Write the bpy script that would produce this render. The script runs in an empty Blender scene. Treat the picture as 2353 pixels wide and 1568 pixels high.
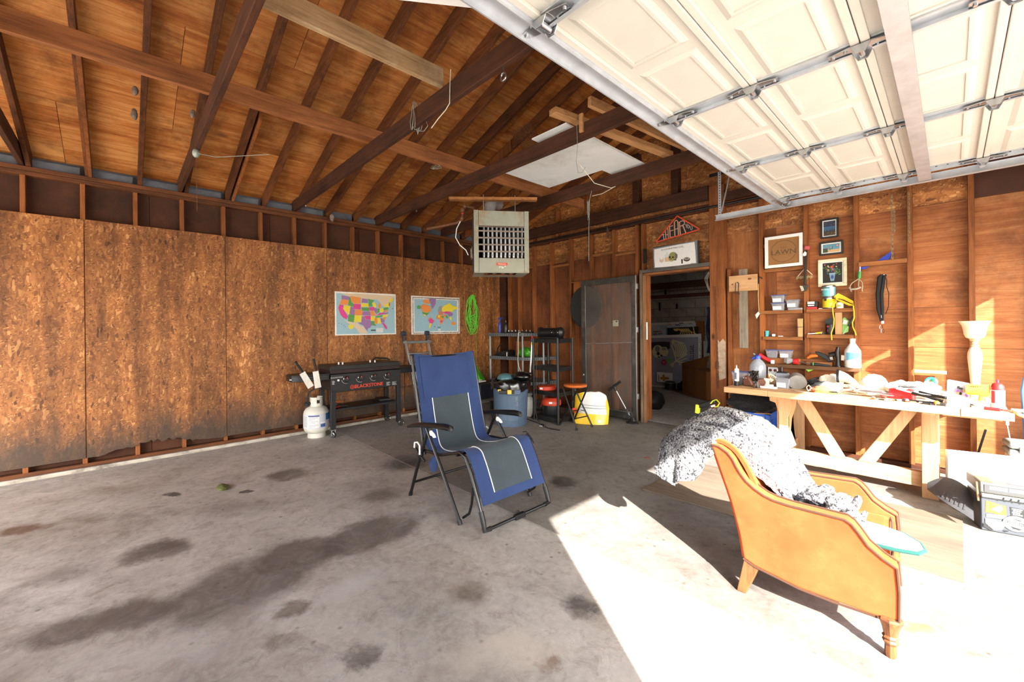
import bpy, bmesh, math, random
from math import sin, cos, pi, radians, sqrt, atan2
from mathutils import Vector as V, Matrix as M, Euler
random.seed(7)
SC = bpy.context.scene
COL = SC.collection

# ------------------------------------------------------------------ camera
cam = bpy.data.cameras.new('camera'); camo = bpy.data.objects.new('camera', cam); COL.objects.link(camo)
YAW, ROLL = radians(46.68), 0.0105
F_ = V((-sin(YAW), cos(YAW), 0)); R_ = V((cos(YAW), sin(YAW), 0)); U_ = V((0, 0, 1))
Rr = R_ * cos(ROLL) - U_ * sin(ROLL); Ur = R_ * sin(ROLL) + U_ * cos(ROLL)
camo.matrix_world = M(((Rr.x, Ur.x, -F_.x, 6.19), (Rr.y, Ur.y, -F_.y, 0.0), (Rr.z, Ur.z, -F_.z, 1.455), (0, 0, 0, 1)))
cam.sensor_fit = 'HORIZONTAL'; cam.sensor_width = 36.0
cam.lens = 951.0 / 2353 * 36.0
cam.shift_y = -33.0 / 2353
cam.clip_start = 0.02; cam.clip_end = 300
SC.camera = camo

# ------------------------------------------------------------------ light
SUN_EL = math.atan(0.595); SUN_H = V((0.836, -0.548, 0))
world = bpy.data.worlds.new('world'); SC.world = world; world.use_nodes = True
wn = world.node_tree.nodes; wl = world.node_tree.links
sky = wn.new('ShaderNodeTexSky'); sky.sky_type = 'NISHITA'; sky.sun_disc = False
sky.sun_elevation = SUN_EL; sky.sun_rotation = math.atan2(SUN_H.x, SUN_H.y)
sky.air_density = 1.2; sky.dust_density = 1.5; sky.ozone_density = 1.0
hs = wn.new('ShaderNodeHueSaturation'); hs.inputs['Saturation'].default_value = 0.45; wl.new(sky.outputs[0], hs.inputs['Color'])
wl.new(hs.outputs[0], wn['Background'].inputs[0]); wn['Background'].inputs[1].default_value = 0.6
sl = bpy.data.lights.new('sun', 'SUN'); so = bpy.data.objects.new('sun', sl); COL.objects.link(so)
sl.energy = 17.0; sl.angle = radians(0.55); sl.color = (1.0, 0.955, 0.89)
sd = V((SUN_H.x * cos(SUN_EL), SUN_H.y * cos(SUN_EL), sin(SUN_EL)))
so.rotation_euler = sd.to_track_quat('Z', 'Y').to_euler(); so.location = sd * 20
SC.view_settings.view_transform = 'Standard'; SC.view_settings.look = 'None'
SC.view_settings.gamma = 1.0; SC.view_settings.use_curve_mapping = False
SC.view_settings.exposure = 0.9
SC.cycles.max_bounces = 10; SC.cycles.diffuse_bounces = 6
SC.cycles.sample_clamp_indirect = 6.0
SC.cycles.use_denoising = True

# ------------------------------------------------------------------ node / material helpers
def c(r, g, b, a=1.0):
    f = lambda x: (x / 255 / 12.92) if x / 255 <= 0.04045 else ((x / 255 + 0.055) / 1.055) ** 2.4
    return (f(r), f(g), f(b), a)
def nd(nt, t, ins=None, **props):
    n = nt.nodes.new('ShaderNode' + t)
    for k, v in props.items(): setattr(n, k, v)
    for k, v in (ins or {}).items():
        s = n.inputs[k]
        if isinstance(v, bpy.types.NodeSocket): nt.links.new(v, s)
        else: s.default_value = v
    return n
def ramp(nt, fac, stops, interp='LINEAR'):
    n = nd(nt, 'ValToRGB', {0: fac}); e = n.color_ramp; e.interpolation = interp
    e.elements[0].position, e.elements[0].color = stops[0]
    e.elements[1].position, e.elements[1].color = stops[-1]
    for p, col in stops[1:-1]:
        x = e.elements.new(p); x.color = col
    return n.outputs[0]
def mix(nt, fac, a, b, bt='MIX'):
    n = nd(nt, 'MixRGB', {0: fac, 1: a, 2: b}, blend_type=bt); return n.outputs[0]
def mth(nt, op, a, b=0.0, cl=False):
    return nd(nt, 'Math', {0: a, 1: b}, operation=op, use_clamp=cl).outputs[0]
def newmat(name):
    m = bpy.data.materials.new(name); m.use_nodes = True
    return m, m.node_tree, m.node_tree.nodes['Principled BSDF']
def bump(nt, b, h, s=0.2, d=0.01):
    nt.links.new(nd(nt, 'Bump', {'Strength': s, 'Distance': d, 'Height': h}).outputs[0], b.inputs['Normal'])
def coord(nt, sc=(1, 1, 1), rot=(0, 0, 0), rnd=True, loc=(0, 0, 0)):
    tc = nd(nt, 'TexCoord').outputs['Object']
    if rnd:
        r = nd(nt, 'ObjectInfo').outputs['Random']
        off = nd(nt, 'CombineXYZ', {0: mth(nt, 'MULTIPLY', r, 17.3), 1: mth(nt, 'MULTIPLY', r, 9.1), 2: mth(nt, 'MULTIPLY', r, 23.7)}).outputs[0]
        tc = nd(nt, 'VectorMath', {0: tc, 1: off}, operation='ADD').outputs[0]
    return nd(nt, 'Mapping', {'Vector': tc, 'Scale': sc, 'Rotation': rot, 'Location': loc}).outputs[0]
def noise(nt, vec, s, det=3.0, rough=0.55, dist=0.0):
    return nd(nt, 'TexNoise', {'Vector': vec, 'Scale': s, 'Detail': det, 'Roughness': rough, 'Distortion': dist}).outputs[0]
_pc = {}
def pbr(name, col, rough=0.55, metal=0.0, var=0.12, scale=14.0, bmp=0.0, spec=0.5, coat=0.0, trans=0.0, alpha=1.0, sheen=0.0, emit=None, dirt=None):
    if name in _pc: return _pc[name]
    m, nt, b = newmat(name)
    b.inputs['Roughness'].default_value = rough; b.inputs['Metallic'].default_value = metal
    b.inputs['Specular IOR Level'].default_value = spec; b.inputs['Coat Weight'].default_value = coat
    b.inputs['Transmission Weight'].default_value = trans; b.inputs['Alpha'].default_value = alpha
    b.inputs['Sheen Weight'].default_value = sheen
    v = coord(nt, rnd=False); n = noise(nt, v, scale, 4)
    lo = tuple(x * (1 - var) for x in col[:3]) + (1,); hi = tuple(min(1, x * (1 + var)) for x in col[:3]) + (1,)
    k = ramp(nt, n, [(0.3, lo), (0.7, hi)])
    if dirt:
        k = mix(nt, ramp(nt, noise(nt, v, scale * 0.35, 6, 0.7), [(0.52, (0, 0, 0, 1)), (0.68, (dirt[1],) * 3 + (1,))]), k, dirt[0])
    nt.links.new(k, b.inputs['Base Color'])
    if bmp: bump(nt, b, noise(nt, v, scale * 6, 3), bmp, 0.004)
    if emit: b.inputs['Emission Color'].default_value = emit[0]; b.inputs['Emission Strength'].default_value = emit[1]
    _pc[name] = m; return m
_fc = {}
def flat(r, g, b_, rough=0.6):
    k = (r, g, b_)
    if k not in _fc:
        m, nt, b = newmat('print_%d_%d_%d' % k)
        v = coord(nt, rnd=False)
        cc = c(r, g, b_)
        nt.links.new(ramp(nt, noise(nt, v, 40, 2), [(0.3, tuple(x * 0.93 for x in cc[:3]) + (1,)), (0.7, cc)]), b.inputs['Base Color'])
        b.inputs['Roughness'].default_value = rough
        _fc[k] = m
    return _fc[k]
def wood(name, light, dark, axis='Z', scale=1.0, rough=0.72, knots=0.5, bmp=0.12, grime=None, rvar=0.25, spec=0.35):
    """sawn lumber: grain stretched along an object axis, knots, a per-piece tint"""
    if name in _pc: return _pc[name]
    m, nt, b = newmat(name)
    i = 'XYZ'.index(axis)
    sc = [16 * scale] * 3; sc[i] = 0.9 * scale
    v = coord(nt, tuple(sc))
    warp = noise(nt, coord(nt, (2 * scale,) * 3), 2.0, 2)
    g1 = noise(nt, v, 1.4, 5, 0.65, 0.6); g2 = noise(nt, v, 5.0, 3, 0.6, 1.2)
    g = mth(nt, 'ADD', mth(nt, 'MULTIPLY', g1, 0.6), mth(nt, 'MULTIPLY', g2, 0.4))
    g = mth(nt, 'ADD', g, mth(nt, 'MULTIPLY', mth(nt, 'SUBTRACT', warp, 0.5), 0.35))
    mid = tuple((a + d) / 2 for a, d in zip(light[:3], dark[:3])) + (1,)
    k = ramp(nt, g, [(0.28, dark), (0.45, mid), (0.62, light)])
    rn = nd(nt, 'ObjectInfo').outputs['Random']
    tint = ramp(nt, rn, [(0.0, (1 - rvar,) * 3 + (1,)), (1.0, (1, 1, 1, 1))])
    k = mix(nt, 1.0, k, tint, 'MULTIPLY')
    if knots:
        ks = [5.0 * scale] * 3; ks[i] = 2.6 * scale
        vo = nd(nt, 'TexVoronoi', {'Vector': coord(nt, tuple(ks)), 'Scale': 1.0})
        kn = ramp(nt, vo.outputs['Distance'], [(0.05, (1, 1, 1, 1)), (0.13, (0, 0, 0, 1))])
        sel = mth(nt, 'GREATER_THAN', nd(nt, 'SeparateColor', {0: vo.outputs['Color']}).outputs[0], 0.62)
        k = mix(nt, mth(nt, 'MULTIPLY', mth(nt, 'MULTIPLY', kn, sel), knots), k, tuple(x * 0.35 for x in dark[:3]) + (1,))
    if grime:
        gm = ramp(nt, noise(nt, coord(nt, (1.2,) * 3), 1.3, 6, 0.7), [(0.48, (0, 0, 0, 1)), (0.72, (grime[1],) * 3 + (1,))])
        k = mix(nt, gm, k, grime[0])
    nt.links.new(k, b.inputs['Base Color']); b.inputs['Roughness'].default_value = rough
    b.inputs['Specular IOR Level'].default_value = spec
    bump(nt, b, g, bmp, 0.004)
    _pc[name] = m; return m
def osb(name, tones, axis='Z', scale=1.0, low=None, rough=0.6, streak=0.0):
    """oriented strand board: three layers of long flakes"""
    if name in _pc: return _pc[name]
    m, nt, b = newmat(name)
    k = None; hts = None
    for j, (rot, s) in enumerate(((0.25, 1.0), (-0.5, 0.8), (1.1, 1.25), (0.05, 0.6))):
        e = {'Z': (95, 95, 34), "Y": (95, 34, 95), "X": (34, 95, 95)}[axis]
        rt = {'Z': (rot, 0.0, 0.0), 'Y': (rot, 0, 0), 'X': (0, rot, 0)}[axis]
        v = coord(nt, (1, 1, 1), rt, loc=(j * 3.7, j * 1.9, j * 5.1))
        wv = nd(nt, 'TexNoise', {'Vector': v, 'Scale': 9.0, 'Detail': 2.0}).outputs[1]
        v2 = nd(nt, 'VectorMath', {0: v, 1: nd(nt, 'VectorMath', {0: wv, 'Scale': 0.018}, operation='SCALE').outputs[0]}, operation='ADD').outputs[0]
        v3 = nd(nt, 'Mapping', {'Vector': v2, 'Scale': tuple(x * s * scale for x in e)}).outputs[0]
        vo = nd(nt, 'TexVoronoi', {'Vector': v3, 'Scale': 1.0, 'Randomness': 1.0})
        cell = nd(nt, 'SeparateColor', {0: vo.outputs['Color']})
        kk = ramp(nt, cell.outputs[0], tones)
        if k is None: k, hts = kk, cell.outputs[1]
        else:
            sel = mth(nt, 'GREATER_THAN', cell.outputs[2], 0.5 if j < 3 else 0.62)
            k = mix(nt, sel, k, kk); hts = mix(nt, sel, hts, cell.outputs[1])
    bs = [5.5, 5.5, 5.5]; bs['XYZ'.index(axis)] = 2.2
    big = noise(nt, coord(nt, tuple(bs)), 1.3, 6, 0.68)
    k = mix(nt, 1.0, k, ramp(nt, big, [(0.34, (0.62, 0.58, 0.54, 1)), (0.66, (1.2, 1.2, 1.2, 1))]), 'MULTIPLY')
    ss = [5, 5, 5]; ss['XYZ'.index(axis)] = 0.35
    st = noise(nt, coord(nt, tuple(ss)), 1.5, 3, 0.5)
    k = mix(nt, 0.8, k, ramp(nt, st, [(0.36, (0.55, 0.53, 0.51, 1)), (0.62, (1.14, 1.14, 1.14, 1))]), 'MULTIPLY')
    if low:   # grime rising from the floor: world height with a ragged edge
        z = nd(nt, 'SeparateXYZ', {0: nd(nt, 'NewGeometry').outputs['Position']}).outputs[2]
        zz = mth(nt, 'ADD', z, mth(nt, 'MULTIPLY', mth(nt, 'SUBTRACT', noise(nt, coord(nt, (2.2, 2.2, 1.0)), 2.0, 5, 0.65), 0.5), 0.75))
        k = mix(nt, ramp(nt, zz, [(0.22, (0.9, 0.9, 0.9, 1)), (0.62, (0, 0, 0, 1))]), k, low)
    nt.links.new(k, b.inputs['Base Color']); b.inputs['Roughness'].default_value = rough
    b.inputs['Specular IOR Level'].default_value = 0.4
    bump(nt, b, hts, 0.15, 0.003)
    _pc[name] = m; return m
def plywood(name, tones, axis='Y', scale=1.0, rough=0.65, knots=0.6, rvar=0.4):
    if name in _pc: return _pc[name]
    m, nt, b = newmat(name)
    i = 'XYZ'.index(axis); sc = [9 * scale] * 3; sc[i] = 0.55 * scale
    v = coord(nt, tuple(sc))
    lowf = noise(nt, coord(nt, tuple((0.7 if j == i else 2.2) for j in range(3))), 1.6, 3, 0.5)
    g = mth(nt, 'ADD', mth(nt, 'ADD', mth(nt, 'MULTIPLY', noise(nt, v, 1.2, 6, 0.7, 1.6), 0.75), mth(nt, 'MULTIPLY', lowf, 0.4)), mth(nt, 'MULTIPLY', mth(nt, 'SUBTRACT', noise(nt, v, 4.5, 4, 0.6, 2.2), 0.5), 0.35))
    k = ramp(nt, g, tones)
    tint = ramp(nt, nd(nt, 'ObjectInfo').outputs['Random'], [(0, (1 - rvar, 1 - rvar * 1.05, 1 - rvar * 1.1, 1)), (1, (1, 1, 1, 1))])
    k = mix(nt, 1.0, k, tint, 'MULTIPLY')
    if knots:
        ks = [3.4 * scale] * 3; ks[i] = 1.9 * scale
        vo = nd(nt, 'TexVoronoi', {'Vector': coord(nt, tuple(ks)), 'Scale': 1.0})
        kn = ramp(nt, vo.outputs['Distance'], [(0.05, (1, 1, 1, 1)), (0.11, (0.35, 0.35, 0.35, 1)), (0.16, (0, 0, 0, 1))])
        sel = mth(nt, 'GREATER_THAN', nd(nt, 'SeparateColor', {0: vo.outputs['Color']}).outputs[0], 0.7)
        k = mix(nt, mth(nt, 'MULTIPLY', mth(nt, 'MULTIPLY', kn, sel), knots), k, tuple(x * 0.3 for x in tones[0][1][:3]) + (1,))
    gm = ramp(nt, noise(nt, coord(nt, (1,) * 3), 2.1, 7, 0.72), [(0.47, (0, 0, 0, 1)), (0.68, (0.7, 0.7, 0.7, 1))])
    k = mix(nt, gm, k, tuple(x * 0.6 for x in tones[0][1][:3]) + (1,))
    nt.links.new(k, b.inputs['Base Color']); b.inputs['Roughness'].default_value = rough
    b.inputs['Specular IOR Level'].default_value = 0.35
    bump(nt, b, g, 0.06, 0.003)
    _pc[name] = m; return m

# ------------------------------------------------------------------ mesh helpers
def rot3(r):
    if r is None: return M.Identity(3)
    if isinstance(r, M): return r.to_3x3()
    return Euler(r).to_matrix()
class MB:
    def __init__(s): s.v = []; s.f = []; s.mi = []; s.m = 0
    def add(s, vs, fs):
        o = len(s.v); s.v += [V(p) for p in vs]
        for f in fs: s.f.append([i + o for i in f]); s.mi.append(s.m)
        return s
    def box(s, ce, sz, r=None):
        R = rot3(r); h = V(sz) / 2; ce = V(ce)
        vs = [ce + R @ V((x * h.x, y * h.y, z * h.z)) for x in (-1, 1) for y in (-1, 1) for z in (-1, 1)]
        return s.add(vs, [(0, 1, 3, 2), (4, 6, 7, 5), (0, 4, 5, 1), (2, 3, 7, 6), (0, 2, 6, 4), (1, 5, 7, 3)])
    def bb(s, x0, x1, y0, y1, z0, z1): return s.box(((x0 + x1) / 2, (y0 + y1) / 2, (z0 + z1) / 2), (x1 - x0, y1 - y0, z1 - z0))
    def bar(s, p, q, w, h, up=(0, 0, 1)):
        p, q = V(p), V(q); x = (q - p); L = x.length; x.normalize(); u = V(up)
        if abs(x.dot(u)) > 0.99: u = V((1, 0, 0))
        y = u.cross(x).normalized(); z = x.cross(y)
        R = M((x, y, z)).transposed()
        return s.box((p + q) / 2, (L, w, h), R)
    def ring(s, ce, x, y, r, n):
        return [V(ce) + x * (r * cos(2 * pi * i / n)) + y * (r * sin(2 * pi * i / n)) for i in range(n)]
    def tube(s, pts, r, n=8, closed=False, cap=True):
        pts = [V(p) for p in pts]; N = len(pts)
        rs = r if isinstance(r, (list, tuple)) else [r] * N
        rings = []; t0 = None; u = None
        for i in range(N):
            a = pts[(i - 1) % N] if (closed or i > 0) else pts[i]
            b_ = pts[(i + 1) % N] if (closed or i < N - 1) else pts[i]
            t = (b_ - a)
            t = t.normalized() if t.length > 1e-9 else V((0, 0, 1))
            if u is None:
                u = V((0, 0, 1)) if abs(t.z) < 0.9 else V((1, 0, 0))
            u = (u - t * u.dot(t)); u = u.normalized() if u.length > 1e-6 else t.orthogonal().normalized()
            w = t.cross(u)
            rings.append(s.ring(pts[i], u, w, rs[i], n))
        vs = [p for rg in rings for p in rg]; fs = []
        K = N if closed else N - 1
        for i in range(K):
            j = (i + 1) % N
            for k in range(n): fs.append((i * n + k, i * n + (k + 1) % n, j * n + (k + 1) % n, j * n + k))
        if cap and not closed:
            fs.append(tuple(reversed(range(n)))); fs.append(tuple((N - 1) * n + k for k in range(n)))
        return s.add(vs, fs)
    def cyl(s, p, q, r0, r1=None, n=16): return s.tube([p, q], [r0, r0 if r1 is None else r1], n)
    def lathe(s, prof, ce=(0, 0, 0), n=24, R=None, sx=1.0, sy=1.0):
        R = rot3(R); ce = V(ce); vs = []; fs = []
        for r, z in prof:
            for i in range(n): vs.append(ce + R @ V((r * sx * cos(2 * pi * i / n), r * sy * sin(2 * pi * i / n), z)))
        for j in range(len(prof) - 1):
            for i in range(n): fs.append((j * n + i, j * n + (i + 1) % n, (j + 1) * n + (i + 1) % n, (j + 1) * n + i))
        if prof[0][0] > 1e-4: fs.append(tuple(reversed(range(n))))
        if prof[-1][0] > 1e-4: fs.append(tuple((len(prof) - 1) * n + i for i in range(n)))
        return s.add(vs, fs)
    def ball(s, ce, r, n=16, m=10, R=None):
        r = r if isinstance(r, (tuple, list)) else (r, r, r); R = rot3(R); ce = V(ce); vs = []; fs = []
        for j in range(m + 1):
            a = -pi / 2 + pi * j / m
            for i in range(n):
                t = 2 * pi * i / n; vs.append(ce + R @ V((r[0] * cos(a) * cos(t), r[1] * cos(a) * sin(t), r[2] * sin(a))))
        for j in range(m):
            for i in range(n): fs.append((j * n + i, j * n + (i + 1) % n, (j + 1) * n + (i + 1) % n, (j + 1) * n + i))
        return s.add(vs, fs)
    def prism(s, pts, ex):
        pts = [V(p) for p in pts]; n = len(pts); ex = V(ex)
        return s.add(pts + [p + ex for p in pts], [tuple(reversed(range(n))), tuple(range(n, 2 * n))] + [(i, (i + 1) % n, n + (i + 1) % n, n + i) for i in range(n)])
    def grid(s, fn, nu, nv, thick=None):
        vs = [V(fn(i / nu, j / nv)) for i in range(nu + 1) for j in range(nv + 1)]
        q = lambda i, j: i * (nv + 1) + j
        fs = [(q(i, j), q(i + 1, j), q(i + 1, j + 1), q(i, j + 1)) for i in range(nu) for j in range(nv)]
        return s.add(vs, fs)
    def frustum(s, a, b_):   # two matching rectangles (4 points each)
        return s.add(list(a) + list(b_), [(0, 1, 5, 4), (1, 2, 6, 5), (2, 3, 7, 6), (3, 0, 4, 7), (4, 5, 6, 7)])
    def face(s, pts): return s.add(pts, [tuple(range(len(pts)))])
ROOT = {}
def thing(name, label=None, cat=None, loc=(0, 0, 0), rz=0.0, group=None, kind=None):
    o = bpy.data.objects.new(name, None); COL.objects.link(o); o.empty_display_size = 0.05
    o.location = loc; o.rotation_euler = (0, 0, rz)
    if label: o['label'] = label
    if cat: o['category'] = cat
    if group: o['group'] = group
    if kind: o['kind'] = kind
    ROOT[o.name] = M.Translation(V(loc)) @ M.Rotation(rz, 4, 'Z')
    return o
def tag(o, label, cat, group=None):
    o['label'] = label; o['category'] = cat
    if group: o['group'] = group
    return o
def root_of(o):
    while o.parent: o = o.parent
    return o
def mesh(name, mb, mats, smooth=True, merge=False, ang=38):
    me = bpy.data.meshes.new(name)
    me.from_pydata([tuple(p) for p in mb.v], [], mb.f)
    mats = mats if isinstance(mats, (list, tuple)) else [mats]
    for m in mats: me.materials.append(m)
    if len(mats) > 1: me.polygons.foreach_set('material_index', [min(i, len(mats) - 1) for i in mb.mi])
    bm = bmesh.new(); bm.from_mesh(me)
    if merge: bmesh.ops.remove_doubles(bm, verts=bm.verts, dist=1e-5)
    bmesh.ops.recalc_face_normals(bm, faces=bm.faces)
    if smooth:
        a = radians(ang)
        for f in bm.faces: f.smooth = True
        for e in bm.edges:
            e.smooth = len(e.link_faces) == 2 and e.calc_face_angle(0) < a
    bm.to_mesh(me); bm.free(); me.update()
    return me
def part(parent, name, mb, mats, local=False, smooth=True, bev=0.0, sub=0, solid=0.0, merge=False, kind=None, label=None, ang=38, seg=2):
    """one mesh object under parent. Points are world coordinates unless local (then in the root's own frame)."""
    if parent is not None and not local:
        inv = ROOT[root_of(parent).name].inverted() if root_of(parent).name in ROOT else M.Identity(4)
        mb.v = [inv @ p for p in mb.v]
    me = mesh(name, mb, mats, smooth, merge or sub > 0, ang)
    o = bpy.data.objects.new(name, me); COL.objects.link(o)
    if parent is not None: o.parent = parent
    if solid: md = o.modifiers.new('solid', 'SOLIDIFY'); md.thickness = solid; md.offset = 0
    if bev: md = o.modifiers.new('bevel', 'BEVEL'); md.width = bev; md.segments = seg; md.limit_method = 'ANGLE'; md.angle_limit = radians(40)
    if sub: md = o.modifiers.new('sub', 'SUBSURF'); md.levels = sub; md.render_levels = sub
    if kind: o['kind'] = kind
    if label: o['label'] = label
    return o
def single(name, mb, mats, label, cat, group=None, **kw):
    """a thing that is one mesh, its origin at the centre of its base"""
    xs = [p.x for p in mb.v]; ys = [p.y for p in mb.v]; zs = [p.z for p in mb.v]
    b0 = V(((min(xs) + max(xs)) / 2, (min(ys) + max(ys)) / 2, min(zs)))
    mb.v = [p - b0 for p in mb.v]
    o = part(None, name, mb, mats, **kw); o.location = b0
    ROOT[o.name] = M.Translation(b0)
    return tag(o, label, cat, group)
def textmb(s, size, org, xd, yd, ext=0.0008, sx=1.0, align='CENTER', mb=None, wide=0.0):
    cu = bpy.data.curves.new('t', 'FONT'); cu.body = s; cu.size = size; cu.extrude = ext; cu.resolution_u = 2
    cu.align_x = align; cu.align_y = 'CENTER'; cu.offset = wide
    ob = bpy.data.objects.new('t', cu); me = bpy.data.meshes.new_from_object(ob)
    xd = V(xd).normalized(); yd = V(yd).normalized(); zd = xd.cross(yd); org = V(org)
    mb = mb or MB()
    mb.add([org + xd * (v.co.x * sx) + yd * v.co.y + zd * v.co.z for v in me.vertices], [tuple(p.vertices) for p in me.polygons])
    bpy.data.objects.remove(ob); bpy.data.curves.remove(cu); bpy.data.meshes.remove(me)
    return mb
class Art:
    """flat print on a plane: org = lower left, xd / yd unit vectors, w x h metres; drawing units 0..1"""
    def __init__(s, org, xd, yd, w, h, lift=0.0008):
        s.o, s.x, s.y, s.w, s.h = V(org), V(xd).normalized(), V(yd).normalized(), w, h
        s.n = s.x.cross(s.y); s.mb = MB(); s.mats = []; s.l = lift; s.k = 0
    def P(s, u, v): return s.o + s.x * (u * s.w) + s.y * (v * s.h) + s.n * s.l
    def poly(s, pts, col):
        m = flat(*col)
        if m not in s.mats: s.mats.append(m)
        s.mb.m = s.mats.index(m); s.l += 0.00008
        q = [s.P(*p) for p in pts]; n = len(q); e = s.n * 0.0003
        s.mb.add(q + [p - e for p in q], [tuple(range(n))] + [(i, n + i, n + (i + 1) % n, (i + 1) % n) for i in range(n)])
    def ell(s, cx, cy, rx, ry, col, rot=0.0, n=20):
        a = s.w / s.h
        s.poly([(cx + rx * cos(t) * cos(rot) - ry / a * sin(t) * sin(rot), cy + ry * sin(t) * cos(rot) + rx * a * cos(t) * sin(rot)) for t in [2 * pi * i / n for i in range(n)]], col)
    def line(s, pts, wd, col):
        a = s.w / s.h
        for (x0, y0), (x1, y1) in zip(pts, pts[1:]):
            dx, dy = (x1 - x0) * s.w, (y1 - y0) * s.h; L = sqrt(dx * dx + dy * dy) or 1e-6
            nx, ny = -dy / L * wd / 2 / s.w, dx / L * wd / 2 / s.h
            s.poly([(x0 + nx, y0 + ny), (x0 - nx, y0 - ny), (x1 - nx, y1 - ny), (x1 + nx, y1 + ny)], col)
    def rect(s, x0, y0, x1, y1, col): s.poly([(x0, y0), (x1, y0), (x1, y1), (x0, y1)], col)
    def done(s, parent, name, **kw): return part(parent, name, s.mb, s.mats or [flat(200, 200, 200)], smooth=False, **kw)
def copy_tree(o, loc=None, rz=None, label=None):
    r = o.copy(); COL.objects.link(r)
    if loc is not None: r.location = loc
    if rz is not None: r.rotation_euler = (0, 0, rz)
    if label: r['label'] = label
    for ch in list(o.children):
        cc = ch.copy(); COL.objects.link(cc); cc.parent = r
        for g in ch.children:
            d = g.copy(); COL.objects.link(d); d.parent = cc
    return r
def inst(o, parent, loc):
    """another piece of the setting, sharing the mesh of o"""
    d = o.copy(); COL.objects.link(d); d.parent = parent; d.location = loc; return d
def arc(ce, r, a0, a1, n, x=(1, 0, 0), y=(0, 0, 1)):
    ce, x, y = V(ce), V(x), V(y)
    return [ce + x * (r * cos(a0 + (a1 - a0) * i / n)) + y * (r * sin(a0 + (a1 - a0) * i / n)) for i in range(n + 1)]
def chain(path_a, path_b, mat, link=0.03, w=0.011, r=0.0022):
    """a run of chain links between two points"""
    a, b = V(path_a), V(path_b); d = b - a; n = max(2, int(d.length / (link * 0.78))); mb = MB(); t = d.normalized()
    u = t.orthogonal().normalized(); v = t.cross(u)
    for i in range(n):
        ce = a + d * ((i + 0.5) / n); s = u if i % 2 else v
        s = (s * cos(0.5) + (v if i % 2 else u) * sin(0.5))
        mb.tube([ce + t * (link / 2 * cos(k)) + s * (w / 2 * sin(k)) for k in [2 * pi * j / 8 for j in range(8)]], r, 4, closed=True)
    return mb
# ------------------------------------------------------------------ materials of the building
OSBT = [(0.0, c(86, 49, 24)), (0.05, c(126, 77, 39)), (0.5, c(149, 96, 51)), (0.88, c(164, 110, 62)), (1.0, c(196, 144, 92))]
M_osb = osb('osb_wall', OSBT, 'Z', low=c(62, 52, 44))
M_osbh = osb('osb_gable', [(0.0, c(104, 60, 30)), (0.06, c(146, 90, 46)), (0.5, c(168, 108, 58)), (0.88, c(184, 126, 72)), (1.0, c(212, 162, 106))], 'X', scale=0.9)
M_ply = plywood('plywood_roof', [(0.30, c(110, 56, 22)), (0.42, c(166, 94, 40)), (0.55, c(194, 120, 56)), (0.70, c(220, 156, 90))], 'Y', 1.0)
M_plyw = plywood('plywood_wall', [(0.25, c(96, 52, 24)), (0.42, c(142, 82, 42)), (0.58, c(170, 104, 58)), (0.78, c(194, 136, 88))], 'X', 1.3, rvar=0.25)
M_raf = wood('rafter_wood', c(124, 72, 36), c(52, 27, 13), 'X', 1.0, rvar=0.45, knots=0.7)
M_jst = wood('joist_wood', c(84, 48, 28), c(34, 18, 11), 'X', 1.0, rvar=0.2, knots=0.3)
M_strong = wood('strongback_wood', c(166, 106, 62), c(98, 56, 30), 'Y', 0.8, rvar=0.1, knots=0.8)
M_pale = wood('weathered_wood', c(190, 158, 118), c(118, 88, 58), 'Y', 0.9, rvar=0.1, knots=0.4, grime=(c(226, 206, 174), 0.6))
M_stud = wood('stud_wood', c(164, 98, 48), c(92, 48, 21), 'Z', 0.9, rvar=0.4, knots=0.9)
M_platey = wood('plate_wood', c(120, 70, 36), c(56, 30, 15), 'Y', 0.9, rvar=0.2)
M_platex = wood('plate_wood_x', c(104, 56, 30), c(48, 25, 14), 'X', 0.9, rvar=0.3)
M_shelf = wood('shelf_wood', c(168, 108, 60), c(98, 56, 28), 'X', 0.9, rvar=0.2)
M_pine = wood('pine', c(212, 170, 126), c(176, 128, 84), 'X', 0.8, rvar=0.12, knots=0.9)
M_piney = wood('pine_y', c(212, 170, 126), c(176, 128, 84), 'Y', 0.8, rvar=0.12, knots=0.9)
M_pinez = wood('pine_z', c(212, 170, 126), c(176, 128, 84), 'Z', 0.8, rvar=0.12, knots=0.9)
M_grey = wood('grey_plank', c(150, 138, 122), c(96, 86, 74), 'Z', 1.0, rvar=0.1, knots=0.3)
M_sheath = pbr('tar_sheathing', c(74, 40, 21), 0.85, var=0.35, scale=3.5, dirt=(c(34, 20, 12), 0.8))
M_blue = pbr('eave_daylight_blue', c(96, 102, 112), 0.8, var=0.2, scale=5, dirt=(c(64, 62, 64), 0.7))  # blue-grey puts the soft daylight of the eave gap into the colour
M_galv = pbr('galvanised', c(196, 200, 206), 0.42, 0.55, var=0.12, scale=9)
M_cream = pbr('door_cream', c(206, 202, 193), 0.5, var=0.03, scale=6, bmp=0.05)
M_black = pbr('black_metal', c(22, 22, 24), 0.42, 0.0, var=0.2, scale=10)
M_blackp = pbr('black_plastic', c(26, 26, 28), 0.5, var=0.2, scale=10)
M_dark = pbr('dark_gap', c(20, 16, 13), 0.9)
M_steel = pbr('steel', c(180, 182, 186), 0.28, 0.95, var=0.1)
M_white = pbr('white_plastic', c(240, 240, 238), 0.45, var=0.02)
M_paper = pbr('paper', c(236, 234, 228), 0.75, var=0.04)
M_rust = pbr('rusty_iron', c(112, 74, 50), 0.75, 0.3, var=0.3, scale=30)
M_rope_w = pbr('white_cord', c(214, 208, 192), 0.8, var=0.1, scale=60)

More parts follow.
